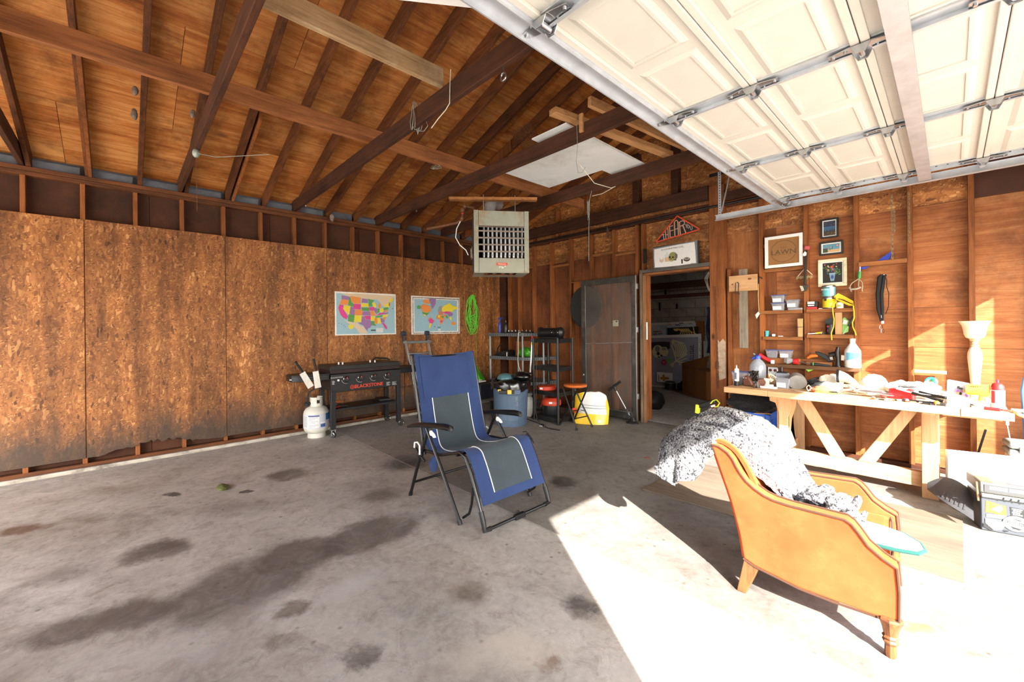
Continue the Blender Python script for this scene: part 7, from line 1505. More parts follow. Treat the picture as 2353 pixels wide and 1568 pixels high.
jar = thing('small_jar', 'short pale jar with a printed label on the upper right shelf', 'jar', (5.356, 5.73, 1.619)); part(jar, 'jar_body', MB().lathe([(0, 0), (0.031, 0), (0.033, 0.004), (0.033, 0.05), (0.034, 0.051), (0.034, 0.064), (0, 0.065)], (5.356, 5.73, 1.619), 24), pbr('jar_pale', c(220, 224, 206), 0.4)); part(jar, 'jar_label', MB().box((5.356, 5.6965, 1.645), (0.03, 0.001, 0.02)), flat(150, 160, 90), smooth=False)
M_yr = pbr('yellow_rope', c(234, 200, 50), 0.75, var=0.12, scale=60)
yr = thing('yellow_rope', 'coil of yellow rope on the upper right shelf with its ends hanging down', 'rope', (5.41, 5.70, 1.63))
for k in range(7):
    o_ = k * 0.0075; part(yr, 'rope_loop', MB().tube([(5.325 + 0.012 * sin(k), 5.69 - o_ * .4, 1.735 + o_ - 0.03), (5.35, 5.688 - o_ * .4, 1.762 + o_ - 0.03), (5.40, 5.69 - o_ * .4, 1.735 + o_ * .6 - 0.02), (5.475, 5.69 - o_ * .4, 1.662 + o_ * .5), (5.478, 5.69 - o_ * .4, 1.645), (5.44, 5.69 - o_ * .4, 1.648 + o_ * .3), (5.37, 5.69 - o_ * .4, 1.69 + o_ * .3), (5.335, 5.69 - o_ * .4, 1.715)], 0.0058, 6, closed=True), M_yr)
part(yr, 'rope_end', MB().tube([(5.335, 5.685, 1.70), (5.30, 5.68, 1.64), (5.303, 5.68, 1.56), (5.312, 5.68, 1.50), (5.308, 5.68, 1.42), (5.286, 5.68, 1.35), (5.29, 5.68, 1.27)], 0.0055, 6), M_yr); part(yr, 'rope_end', MB().tube([(5.476, 5.685, 1.645), (5.482, 5.68, 1.58), (5.483, 5.68, 1.51), (5.468, 5.68, 1.46), (5.472, 5.68, 1.41), (5.49, 5.68, 1.36), (5.497, 5.68, 1.325)], 0.0055, 6), M_yr)
single('teal_box', MB().box((4.647, 5.745, 1.337), (0.03, 0.04, 0.07)), pbr('teal_card', c(84, 190, 200), 0.5), 'small teal box standing on the lower left shelf', 'box', bev=0.003)
ob = thing('small_hardware', 'few white plastic odds and ends on the lower left shelf', 'hardware', (4.70, 5.74, 1.302)); part(ob, 'white_clip', MB().box((4.715, 5.745, 1.318), (0.035, 0.02, 0.03), (0, 0, .4)), M_white, bev=0.004); part(ob, 'silver_bit', MB().box((4.79, 5.74, 1.307), (0.05, 0.012, 0.008), (0, 0, .2)), M_steel); part(ob, 'dark_bit', MB().box((4.685, 5.74, 1.314), (0.018, 0.02, 0.022)), M_black)
sk_ = thing('shim_bundle', 'banded bundle of thin wood shims against the centre stud', 'wood shims', (4.99, 5.75, 1.302))
for k in range(4): part(sk_, 'shim', MB().box((4.972 + k * 0.0125, 5.75, 1.408), (0.011, 0.05, 0.21), (0, 0.01 * (k - 1.5), 0)), wood('shim_wood', c(226, 184, 128), c(190, 140, 84), 'Z', 2, knots=0))
part(sk_, 'band', MB().box((4.991, 5.75, 1.415), (0.054, 0.054, 0.006)), M_black)
kt = thing('utility_knife', 'yellow utility knife lying on the lower right shelf', 'knife', (5.15, 5.73, 1.331)); part(kt, 'handle', MB().bar((5.135, 5.73, 1.343), (5.20, 5.735, 1.352), 0.016, 0.02), pbr('knife_yellow', c(226, 206, 60), 0.4), bev=0.004); part(kt, 'blade', MB().bar((5.065, 5.725, 1.337), (5.137, 5.73, 1.343), 0.012, 0.01), M_steel); part(kt, 'rings', MB().tube(arc((5.215, 5.72, 1.346), 0.011, 0, 6.0, 10), 0.003, 5).tube(arc((5.20, 5.71, 1.342), 0.009, 0, 6.0, 10), 0.003, 5), M_steel)
spk = thing('speaker', 'small black speaker with red plus and minus marks on the shelf', 'speaker', (5.265, 5.75, 1.331)); part(spk, 'speaker_body', MB().lathe([(0, 0), (0.036, 0), (0.04, 0.006), (0.04, 0.11), (0.036, 0.118), (0, 0.118)], (5.262, 5.75, 1.331), 24), M_blackp); part(spk, 'marks', MB().box((5.252, 5.7085, 1.42), (0.024, 0.002, 0.004)).box((5.252, 5.7085, 1.42), (0.004, 0.002, 0.024)).box((5.252, 5.7085, 1.375), (0.004, 0.002, 0.022)), flat(220, 50, 60), smooth=False); part(spk, 'round_cap', MB().lathe([(0, -0.02), (0.045, -0.02), (0.045, 0.02), (0, 0.02)], (5.262, 5.78, 1.47), 20, R=(pi / 2, 0, 0)), M_black)
single('pine_offcut', MB().box((5.342, 5.75, 1.453), (0.058, 0.05, 0.243)), M_pinez, 'upright pine offcut on the lower right shelf', 'wood', bev=0.002)
gp_ = thing('seed_packet', 'green and white packet propped in the right corner of the shelf', 'packet', (5.39, 5.77, 1.331)); part(gp_, 'packet', MB().prism([(5.372, 5.77, 1.335), (5.42, 5.77, 1.36), (5.43, 5.78, 1.48), (5.385, 5.79, 1.52), (5.372, 5.78, 1.50)], (0, 0.01, 0)), flat(150, 214, 120), smooth=False); part(gp_, 'packet_print', MB().box((5.398, 5.768, 1.465), (0.04, 0.002, 0.045), (0.08, 0.3, 0)), M_paper, smooth=False)
hk = thing('hand_saw', 'dark handled pruning knife leaning in the shelf corner', 'knife', (5.43, 5.73, 1.331)); part(hk, 'handle', MB().bar((5.425, 5.74, 1.42), (5.468, 5.75, 1.525), 0.018, 0.02, up=(0, 1, 0)), M_black, bev=0.005); part(hk, 'blade', MB().bar((5.385, 5.73, 1.333), (5.427, 5.74, 1.425), 0.003, 0.016, up=(0, 1, 0)), M_steel)
# tools hung on the studs
rk = thing('hand_rake', 'black handled bar tool with a red tip hung on the centre stud', 'tool', (5.05, 5.69, 1.81)); part(rk, 'shaft', MB().bar((5.062, 5.69, 2.29), (5.05, 5.685, 1.90), 0.022, 0.024, up=(0, 1, 0)), M_black, bev=0.004); part(rk, 'red_tip', MB().box((5.072, 5.69, 2.32), (0.05, 0.03, 0.045), (0, 0.2, 0)), pbr('tip_red', c(206, 90, 96), 0.4), bev=0.008); part(rk, 'white_tag', MB().prism([(5.03, 5.675, 2.25), (5.055, 5.675, 2.28), (5.072, 5.675, 2.26), (5.065, 5.675, 2.23), (5.04, 5.675, 2.225)], (0, .002, 0)), M_white)
part(rk, 'axe_head', MB().prism([(5.04, 5.67, 1.895), (5.085, 5.67, 1.895), (5.07, 5.67, 1.84), (5.055, 5.67, 1.825), (5.025, 5.67, 1.82), (5.005, 5.67, 1.885)], (0, 0.025, 0)), pbr('axe_steel', c(70, 66, 60), 0.5, 0.5, var=0.4, scale=30), bev=0.003); part(rk, 'bright_face', MB().prism([(5.002, 5.668, 1.89), (5.03, 5.668, 1.885), (5.045, 5.668, 1.835), (5.02, 5.668, 1.825)], (0, 0.004, 0)), pbr('worn_steel', c(180, 172, 156), 0.4, 0.5, var=0.3, scale=40))
ww = thing('wire_scraper', 'triangular wire rack of bristles hung behind the black bar tool', 'tool', (5.04, 5.70, 1.97)); part(ww, 'wire_arms', MB().tube([(4.975, 5.705, 2.0), (5.035, 5.70, 2.075), (5.06, 5.70, 2.075), (5.115, 5.705, 2.01)], 0.004, 6), M_rope_w); br_ = MB(); rr = random.Random(3)
for k in range(44): x = 4.965 + k * 0.0036; br_.tube([(x, 5.70, 2.0 + rr.uniform(-.006, .006)), (x + rr.uniform(-.008, .008), 5.69, 1.972 + rr.uniform(-.01, .01))], 0.0016, 3)
part(ww, 'bristles', br_, pbr('bristle', c(176, 160, 120), 0.8), kind='stuff')
cl_ = thing('hand_cultivator', 'green handled wire cultivator hung on the stud right of the pictures', 'tool', (5.50, 5.68, 1.78)); part(cl_, 'handle', MB().cyl((5.531, 5.69, 2.0), (5.526, 5.685, 1.925), 0.017, n=12), pbr('green_handle', c(62, 136, 62), 0.4)); part(cl_, 'shank', MB().cyl((5.534, 5.69, 2.05), (5.531, 5.69, 2.0), 0.008, n=8), M_steel)
for pts in ([(5.526, 5.685, 1.925), (5.47, 5.68, 1.885), (5.455, 5.66, 1.85), (5.46, 5.66, 1.80), (5.468, 5.66, 1.79)], [(5.526, 5.685, 1.925), (5.522, 5.68, 1.87), (5.525, 5.66, 1.84), (5.54, 5.66, 1.83)], [(5.526, 5.685, 1.925), (5.553, 5.68, 1.88), (5.556, 5.66, 1.84), (5.552, 5.66, 1.80), (5.556, 5.66, 1.785)]): part(cl_, 'tine', MB().tube(pts, 0.005, 6), pbr('tine_grey', c(176, 164, 140), 0.5, 0.4))
part(cl_, 'ring', MB().tube([(5.447, 5.66, 1.835), (5.46, 5.65, 1.815), (5.51, 5.645, 1.815), (5.545, 5.65, 1.83)], 0.01, 8), pbr('ring_grey', c(166, 156, 140), 0.6))
bl_ = single('blue_tarp', MB().prism([(5.665, 5.745, 2.10), (5.76, 5.745, 2.10), (5.782, 5.745, 2.19), (5.745, 5.75, 2.165)], (0, 0.03, 0)).prism([(5.53, 5.745, 2.05), (5.60, 5.745, 2.052), (5.56, 5.745, 2.028), (5.535, 5.745, 2.03)], (0, 0.03, 0)), pbr('tarp_blue', c(44, 70, 190), 0.5), 'folded bright blue tarp tucked behind the short rail between the studs', 'tarp', smooth=False)
for xx, z1, z0, lb in ((5.787, 2.75, 2.10, 'doubled chain hanging from the raised door track to the short rail'), (5.912, 2.75, 2.25, 'single chain hanging down the stud right of the short rail')):
    t_ = thing('hanging_chain', lb, 'chain', (xx, 5.68, z0)); part(t_, 'links', chain((xx, 5.69, z1), (xx, 5.69, z0), M_rust, 0.03, 0.012, 0.0022), pbr('chain_dull', c(150, 138, 112), 0.5, 0.5))
    if xx < 5.8: part(t_, 'second_strand', chain((xx + 0.018, 5.69, 2.6), (xx + 0.018, 5.69, 2.36), M_rust, 0.03, 0.012, 0.0022), pbr('chain_dull', c(150, 138, 112), 0.5, 0.5))
lsh = thing('dog_leash', 'black webbing lead with metal clips hung on the plywood wall', 'leash', (5.70, 5.78, 1.35))
for k, (dx, w) in enumerate(((0.0, 0.022), (0.018, 0.02), (-0.012, 0.02))): part(lsh, 'webbing', MB().tube([(5.71 + dx, 5.775 - k * .006, 1.955), (5.695 + dx * 1.2, 5.77 - k * .006, 1.93), (5.678 + dx, 5.768 - k * .006, 1.75), (5.682 + dx, 5.768 - k * .006, 1.60), (5.695 + dx * .4, 5.77 - k * .006, 1.47)], [0.012, 0.016, 0.016, 0.015, 0.008], 7), pbr('webbing', c(18, 18, 20), 0.8))
part(lsh, 'webbing', MB().tube([(5.715, 5.77, 1.955), (5.738, 5.77, 1.90), (5.735, 5.77, 1.83), (5.752, 5.77, 1.76), (5.748, 5.77, 1.62), (5.725, 5.77, 1.545)], 0.0035, 6), pbr('webbing', c(18, 18, 20), 0.8)); part(lsh, 'hanger_nail', MB().ball((5.715, 5.765, 1.955), 0.01, 8, 6), M_chr)
part(lsh, 'white_band', MB().box((5.69, 5.765, 1.52), (0.018, 0.02, 0.03)).box((5.703, 5.765, 1.46), (0.02, 0.02, 0.028)), M_white)
for (x, z) in ((5.69, 1.41), (5.70, 1.37)): part(lsh, 'clip', MB().tube([(x + 0.011 * cos(t), 5.765, z + 0.024 * sin(t)) for t in [2 * pi * i / 12 for i in range(12)]], 0.0028, 5, closed=True), M_chr)

# ------------------------------------------------------------------ workbench
wk = thing('workbench', 'long pine workbench with V shaped braces against the back wall', 'workbench', (5.47, 5.22, 0))
ZT_ = 0.805
M_top = wood('bench_top', c(190, 160, 122), c(140, 112, 82), 'X', 0.7, rvar=0.06, knots=0.3, grime=(c(120, 108, 96), 0.7))
for i, (y0, y1) in enumerate(((4.59, 4.847), (4.85, 5.107), (5.11, 5.367), (5.37, 5.625))):
    part(wk, 'top_board', MB().bb(4.572, 6.475, y0, y1, ZT_ - 0.036, ZT_), M_top if i else M_pine, bev=0.003)
for x0, x1 in ((4.565, 4.964), (4.966, 6.232), (6.235, 6.493)): part(wk, 'front_apron', MB().bb(x0, x1, 4.55, 4.587, ZT_ - 0.055, ZT_), M_pine, bev=0.003)
for x in (4.98, 6.03): part(wk, 'bearer', MB().bb(x, x + 0.07, 4.59, 5.60, ZT_ - 0.075, ZT_ - 0.037), M_piney, bev=0.003)
part(wk, 'leg', MB().bb(4.965, 5.065, 4.86, 4.95, 0, ZT_ - 0.076), M_pinez, bev=0.004)
part(wk, 'corbel', MB().prism([(4.90, 4.845, 0.725), (5.09, 4.845, 0.725), (5.09, 4.845, 0.60), (5.06, 4.845, 0.50), (5.07, 4.845, 0.36), (5.09, 4.845, 0.22), (4.955, 4.845, 0.22), (4.985, 4.845, 0.40), (4.985, 4.845, 0.55), (4.955, 4.845, 0.65), (4.905, 4.845, 0.665)], (0, 0.014, 0)), M_pinez, bev=0.002)
part(wk, 'side_leg', MB().prism([(5.068, 4.86, 0.72), (5.14, 4.86, 0.72), (5.12, 4.86, 0.62), (5.085, 4.86, 0.5), (5.075, 4.86, 0.38), (5.12, 4.86, 0.24), (5.07, 4.86, 0.2)], (0, 0.05, 0)), M_pinez, bev=0.003)
part(wk, 'leg', MB().bb(6.015, 6.115, 4.82, 4.86, 0, ZT_ - 0.076), M_pinez, bev=0.004); part(wk, 'leg', MB().bb(6.02, 6.11, 4.862, 4.95, 0.23, ZT_ - 0.076), M_pinez, bev=0.004)
for x in (4.965, 6.02): part(wk, 'leg', MB().bb(x, x + 0.09, 5.5, 5.59, 0, ZT_ - 0.076), M_pinez, bev=0.004)
part(wk, 'brace', MB().prism([(5.12, 4.87, 0.715), (5.235, 4.87, 0.715), (5.51, 4.87, 0.20), (5.395, 4.87, 0.20)], (0, 0.038, 0)), M_pinez, bev=0.004); part(wk, 'brace', MB().prism([(5.90, 4.87, 0.715), (6.0, 4.87, 0.715), (5.715, 4.87, 0.20), (5.60, 4.87, 0.20)], (0, 0.038, 0)), M_pinez, bev=0.004)
part(wk, 'stretcher', MB().bb(5.066, 6.014, 4.865, 4.94, 0.075, 0.198), M_pine, bev=0.004)
for x in (4.97, 6.03): part(wk, 'cross_stretcher', MB().bb(x, x + 0.04, 4.95, 5.5, 0.09, 0.18), M_piney, bev=0.004)
part(wk, 'under_batten', MB().bb(6.14, 6.44, 4.60, 4.64, ZT_ - 0.07, ZT_ - 0.037), M_pine)
Z = 0.77
_before = set(o.name for o in COL.objects)
# left, shaded end of the bench
ctb = thing('caulk_tube', 'white caulk tube with a black base standing at the left end of the bench', 'tube', (4.543, 4.99, Z)); part(ctb, 'tube', MB().lathe([(0, 0.05), (0.0225, 0.05), (0.0225, 0.175), (0.014, 0.18), (0.006, 0.19), (0.004, 0.215), (0, 0.216)], (4.545, 4.99, Z), 16), M_white); part(ctb, 'base', MB().lathe([(0, 0), (0.024, 0), (0.024, 0.05), (0, 0.05)], (4.545, 4.99, Z), 16), M_black); part(ctb, 'label', MB().grid(lambda u, v: (4.545 + 0.0229 * cos(-2.2 + 1.1 * u), 4.99 + 0.0229 * sin(-2.2 + 1.1 * u), Z + 0.07 + 0.07 * v), 6, 1), flat(110, 112, 124))
binbox(4.545, 5.16, Z, 0.165, 0.13, 0.13, 'larger clear bin with a blue lid at the left end of the bench', group=None, cardv=False)
rl = thing('fishing_reel', 'brown leather cased tool with a dark coiled top at the bench left end', 'tool', (4.66, 5.06, Z)); part(rl, 'leather_case', MB().prism([(4.60, 5.02, Z), (4.70, 5.0, Z), (4.69, 5.0, Z + 0.04), (4.655, 5.01, Z + 0.10), (4.62, 5.02, Z + 0.115), (4.597, 5.02, Z + 0.06)], (0.01, 0.05, 0)), pbr('leather', c(98, 58, 42), 0.4, var=0.2), bev=0.012); part(rl, 'round_case', MB().lathe([(0, -0.02), (0.036, -0.02), (0.04, -0.01), (0.04, 0.01), (0.036, 0.02), (0, 0.02)], (4.765, 5.06, Z + 0.05), 18, R=(pi / 2, 0, 0.3)), pbr('leather', c(98, 58, 42), 0.4)); cm = MB(); rr = random.Random(15)
cm.tube([(4.69 + rr.uniform(-.05, .05), 5.07 + rr.uniform(-.03, .03), Z + 0.075 + rr.uniform(-.045, .095)) for k in range(48)], 0.006, 5); part(rl, 'wire_coil', cm, pbr('dark_metal', c(60, 54, 48), 0.35, 0.6, var=0.5, scale=60), kind='stuff')
for q in ((4.613, 5.016, Z + 0.085), (4.634, 5.016, Z + 0.085)): part(rl, 'rivet', MB().ball(q, 0.006, 8, 6), M_chr)
wj = thing('water_jug', 'clear water bottle with a blue cap standing behind the leather tool', 'bottle', (4.655, 5.35, Z)); part(wj, 'bottle', MB().lathe([(0, 0), (0.07, 0.0), (0.08, 0.012), (0.08, 0.17), (0.076, 0.2), (0.05, 0.245), (0.026, 0.265), (0.02, 0.275), (0, 0.276)], (4.655, 5.35, Z), 28), pbr('clear_bottle', c(196, 204, 216), 0.12, trans=0.45, alpha=0.8, spec=0.7)); part(wj, 'cap', MB().lathe([(0, 0), (0.027, 0), (0.027, 0.03), (0.02, 0.036), (0, 0.036)], (4.655, 5.35, Z + 0.268), 20), pbr('cap_blue', c(44, 86, 200), 0.35))
single('metal_cone', MB().lathe([(0, 0), (0.04, 0), (0.041, 0.006), (0.03, 0.012), (0.012, 0.05), (0.006, 0.062), (0, 0.064)], (4.762, 4.955, Z), 20), M_chr, 'small shiny metal cone on the bench front edge', 'tool')
single('plastic_bracket', MB().box((4.86, 4.975, Z + 0.012), (0.15, 0.035, 0.02), (0, 0, 0.1)).box((4.87, 4.985, Z + 0.03), (0.06, 0.03, 0.024), (0, 0, 0.1)), M_white, 'white plastic bracket lying on the bench beside the cone', 'bracket', bev=0.004)
sv = thing('slotted_scraper', 'cream fan shaped slotted tool on the bench behind the bracket', 'tool', (4.88, 5.09, Z)); part(sv, 'fan_blade', MB().prism([(4.85, 5.1, Z + 0.05), (4.905, 5.1, Z + 0.095), (4.895, 5.1, Z + 0.115), (4.845, 5.1, Z + 0.145), (4.835, 5.1, Z + 0.13)], (0, 0.004, 0)), pbr('cream_metal', c(216, 206, 178), 0.4)); part(sv, 'block_base', MB().box((4.815, 5.09, Z + 0.045), (0.05, 0.04, 0.09), (0, 0.1, 0.2)), pbr('cream_metal', c(216, 206, 178), 0.4), bev=0.004)
for k in range(4): part(sv, 'slot', MB().box((4.852 + k * 0.011, 5.098, Z + 0.112 - k * 0.006), (0.004, 0.003, 0.03), (0, 0.2, 0)), M_dark)
single('orange_lighter', MB().cyl((4.80, 5.2, Z), (4.80, 5.2, Z + 0.12), 0.008, n=8), pbr('copper_orange', c(206, 120, 66), 0.4), 'thin copper coloured tube standing behind the cream tool', 'tube')
binbox(4.962, 5.12, Z, 0.12, 0.09, 0.095, 'open clear bin with a white label on the front left of the bench', lid=False, group=None)
bb_ = thing('rotary_tool_box', 'grey plastic tub with a black stopper behind the open clear bin', 'tub', (4.92, 5.3, Z)); part(bb_, 'tub', MB().bb(4.855, 4.965, 5.26, 5.34, Z, Z + 0.135), pbr('tub_grey', c(150, 152, 164), 0.3), bev=0.006); part(bb_, 'black_top', MB().bb(4.865, 4.955, 5.265, 5.335, Z + 0.136, Z + 0.15).cyl((4.905, 5.3, Z + 0.15), (4.905, 5.3, Z + 0.20), 0.014, 0.01, 10), M_black, bev=0.003)
ou = thing('outlet_plate', 'galvanised double outlet cover on the wall behind the bench', 'outlet', (4.71, 5.80, 0.84)); part(ou, 'plate', MB().bb(4.655, 4.765, 5.715, 5.80, 0.83, 0.935), M_steel, bev=0.004)
for x in (4.685, 4.735): part(ou, 'socket', MB().lathe([(0, 0), (0.017, 0), (0.017, 0.003), (0, 0.003)], (x, 5.7145, 0.895), 14, R=(pi / 2, 0, 0)), flat(110, 50, 40))
fn = thing('scoop', 'grey metal scoop lying on its side in the middle of the bench', 'scoop', (5.10, 5.2, Z)); Rf = Euler((-1.15, 0, 0.55)).to_matrix(); part(fn, 'bowl', MB().lathe([(0.074, 0.0), (0.07, 0.06), (0.062, 0.10), (0.045, 0.13), (0.0, 0.14)], (5.085, 5.14, Z + 0.066), 26, R=(-1.25, 0, 0.35), sx=1.05), pbr('scoop_grey', c(156, 158, 156), 0.35, 0.5, var=0.15), solid=0.003); part(fn, 'handle', MB().tube([(5.12, 5.27, Z + 0.06), (5.2, 5.32, Z + 0.10), (5.26, 5.34, Z + 0.11)], 0.011, 8), M_black)
# gloves and rags, in and out of the sun
def lump(nm, label, cat, ce, r, seed, m, rz=0.0, amp=0.28, group=None):
    mb = crumple((0, 0, 0), r, seed, amp=amp); R = M.Rotation(rz, 3, 'Z'); mb.v = [R @ p for p in mb.v]; z0 = min(p.z for p in mb.v); mb.v = [p + V((ce[0], ce[1], ce[2] - z0)) for p in mb.v]
    return single(nm, mb, m, label, cat, group)
M_rag = fabric('rag_grey', c(120, 122, 126), 300); M_ragw = fabric('rag_cream', c(216, 206, 188), 300); M_ragd = fabric('rag_dark', c(30, 30, 32), 300); M_ragr = fabric('rag_rust', c(196, 104, 66), 300)
gl = thing('work_glove', 'cream leather work glove with a dark cuff slumped over the rags', 'glove', (5.46, 5.22, Z + 0.06)); gm_ = MB(); gm_.grid(lambda u, v: (5.415 + 0.17 * u, 5.24 - 0.05 * u + 0.03 * cos(2 * pi * v), Z + 0.03 + (0.115 - 0.10 * u * u) + (0.055 - 0.035 * u) * sin(2 * pi * v)), 12, 16); part(gl, 'cuff_and_palm', gm_, M_ragw, solid=0.004)
for k in range(4): part(gl, 'finger', MB().tube([(5.56, 5.17 + k * 0.022, Z + 0.065), (5.60, 5.155 + k * 0.028, Z + 0.05), (5.645, 5.14 + k * 0.034, Z + 0.018)], [0.014, 0.014, 0.010], 8), M_ragw)
part(gl, 'thumb', MB().tube([(5.50, 5.18, Z + 0.07), (5.53, 5.13, Z + 0.05), (5.57, 5.10, Z + 0.02)], [0.014, 0.015, 0.011], 8), M_ragw); part(gl, 'dark_cuff', MB().grid(lambda u, v: (5.40 + 0.02 * u, 5.24 + 0.033 * cos(2 * pi * v), Z + 0.147 + 0.06 * sin(2 * pi * v)), 2, 16), M_ragd, solid=0.006)
lump('shop_rag', 'grey rag bunched beside the scoop', 'rag', (5.33, 5.14, Z), (0.12, 0.07, 0.05), 3, M_rag, -0.3); lump('shop_rag', 'black rag in the shade behind the scoop handle', 'rag', (5.215, 5.24, Z), (0.06, 0.06, 0.055), 5, M_ragd); lump('shop_rag', 'rust orange rag under the grey one at the bench front', 'rag', (5.30, 5.02, Z), (0.075, 0.045, 0.035), 8, M_ragr, 0.2); lump('shop_rag', 'white towel heap against the wall behind the glove', 'rag', (5.67, 5.42, Z), (0.10, 0.08, 0.095), 9, fabric('rag_white', c(232, 230, 226), 300), 0.1, 0.15); lump('shop_rag', 'cream rag crumpled behind the red tin', 'rag', (5.88, 5.34, Z), (0.12, 0.08, 0.075), 19, M_ragw, 0.4); lump('shop_rag', 'pale cloth with a dark stripe left of the cream glove', 'rag', (5.33, 5.34, Z), (0.10, 0.07, 0.085), 22, M_ragw, 0.4)
lp_ = thing('rubber_gloves', 'thin white cord looped on the bench front by the orange rag', 'cord', (5.25, 4.93, Z)); part(lp_, 'loop', MB().tube([(5.20, 4.97, Z + 0.05), (5.22, 4.95, Z + 0.07), (5.245, 4.94, Z + 0.045), (5.22, 4.93, Z + 0.02), (5.205, 4.95, Z + 0.035)], 0.005, 6, closed=True).tube([(5.09, 4.98, Z + 0.01), (5.12, 4.93, Z + 0.008), (5.22, 4.895, Z + 0.006), (5.37, 4.90, Z + 0.005)], 0.004, 5), M_rope_w)
single('green_sheet', MB().prism([(5.27, 4.95, Z + 0.002), (5.42, 4.96, Z + 0.002), (5.44, 5.02, Z + 0.002), (5.29, 5.03, Z + 0.002)], (0, 0, 0.006)), flat(96, 190, 70), 'bright green sheet lying flat under the rags', 'sheet', smooth=False)
single('green_tag', MB().prism([(5.075, 5.55, 0.943), (5.145, 5.55, 0.944), (5.10, 5.55, 0.918)], (0, 0.003, 0)), flat(120, 196, 70), 'small green triangle of paper stuck under the ledge shelf', 'paper', smooth=False)
sp2 = thing('hand_saw', 'white bladed hand saw lying across the sunny bench', 'saw', (5.68, 5.02, Z + 0.03)); part(sp2, 'blade', MB().prism([(5.545, 5.06, Z + 0.05), (5.56, 5.02, Z + 0.048), (5.80, 4.96, Z + 0.032), (5.83, 4.985, Z + 0.03), (5.80, 5.10, Z + 0.05)], (0, 0, 0.004)), M_steel); part(sp2, 'handle', MB().tube([(5.555, 5.04, Z + 0.05), (5.50, 5.05, Z + 0.04), (5.46, 5.06, Z + 0.02)], 0.014, 8), pbr('handle_grey', c(120, 116, 112), 0.5))
# loose screws and fittings scattered on the bench
rr = random.Random(31); hw = thing('loose_fittings', 'scatter of small metal fittings along the front of the sunny bench', 'hardware', (5.75, 4.93, Z))
for k in range(34):
    x, y = rr.uniform(5.60, 6.15), rr.uniform(4.87, 4.97); s_ = rr.uniform(0.008, 0.018); mm = rr.choice([M_chr, M_rust, M_black, M_white])
    mb = MB().cyl((x - s_, y, Z + 0.006), (x + s_, y + rr.uniform(-s_, s_), Z + 0.007), 0.004, n=6) if k % 2 else MB().box((x, y, Z + s_ * .45), (s_ * 1.6, s_, s_ * .9), (0, 0, rr.uniform(0, 3)))
    part(hw, 'fitting', mb, mm)
rt = thing('red_tin', 'bright red tin box lying on its side in the middle of the clutter', 'tin', (5.85, 5.1, Z)); part(rt, 'tin_body', MB().prism([(5.80, 5.06, Z), (5.95, 5.0, Z), (5.97, 5.1, Z), (5.82, 5.16, Z)], (0.0, 0.0, 0.085)), pbr('tin_red', c(196, 36, 40), 0.4), bev=0.006); part(rt, 'white_lid', MB().prism([(5.85, 5.03, Z + 0.086), (5.97, 4.985, Z + 0.06), (5.99, 5.08, Z + 0.06), (5.87, 5.13, Z + 0.086)], (0, 0, 0.01)), M_paper)
for i, (x, y, col, lb) in enumerate(((5.765, 5.05, (200, 120, 120), 'pink capped round container behind the saw blade'), (5.91, 4.93, (60, 60, 62), 'black ball on the bench front edge'), (5.925, 4.915, (206, 110, 110), 'pink ball beside the black one on the bench front'))):
    single('small_ball', MB().ball((x, y, Z + (0.026 if i == 0 else 0.014)), (0.026 if i == 0 else 0.014), 14, 9), pbr('ball_%d' % i, c(*col), 0.4), lb, 'ball')
lump('plastic_wrap', 'heap of clear plastic wrapping behind the black tools', 'plastic', (6.02, 5.26, Z), (0.12, 0.09, 0.075), 41, pbr('wrap_clear', c(226, 230, 236), 0.25, alpha=0.8, spec=0.7), 0.2, 0.35); tc_ = thing('tape_roll', 'teal and green tape roll on top of the clear wrapping', 'tape', (6.065, 5.3, Z + 0.10)); part(tc_, 'roll', MB().tube([(6.065 + 0.028 * cos(t), 5.3 + .012 * sin(t), Z + 0.14 + 0.028 * sin(t)) for t in [2 * pi * i / 16 for i in range(16)]], 0.014, 8, closed=True), pbr('tape_teal', c(40, 150, 160), 0.4)); part(tc_, 'green_side', MB().ball((6.085, 5.3, Z + 0.145), (0.02, 0.014, 0.026), 12, 8), pbr('tape_green', c(50, 170, 90), 0.4))
M_tl = pbr('tool_black', c(30, 28, 26), 0.4, 0.3, var=0.3)
for i, (p, q, r_, lb) in enumerate((((5.96, 4.98, Z + 0.07), (6.14, 4.92, Z + 0.03), 0.013, 'black handled screwdriver at the front of the clutter'), ((5.95, 5.06, Z + 0.05), (6.16, 5.0, Z + 0.05), 0.012, 'black wrench lying behind the screwdriver'), ((5.94, 4.94, Z + 0.014), (6.12, 4.905, Z + 0.014), 0.007, 'thin grey rod in front of the screwdriver'), ((6.0, 5.02, Z + 0.08), (6.15, 4.97, Z + 0.055), 0.010, 'dark pliers arm on top of the black tools'), ((5.86, 5.16, Z + 0.10), (6.02, 5.2, Z + 0.09), 0.012, 'dark bar lying behind the red tin'))): single('hand_tool', MB().tube([p, V(p).lerp(V(q), 0.45), q], [r_, r_ * .6, r_], 8), M_tl, lb, 'tool')
single('wooden_ball', MB().ball((6.105, 4.885, Z + 0.018), 0.018, 14, 9), pbr('knob_orange', c(226, 150, 50), 0.4), 'orange ball shaped knob at the front bench edge', 'knob'); single('black_tray', MB().prism([(6.02, 4.87, Z), (6.155, 4.865, Z), (6.16, 4.95, Z), (6.03, 4.97, Z)], (0, 0, 0.012)), M_black, 'flat black tray under the orange knob', 'tray', bev=0.003)
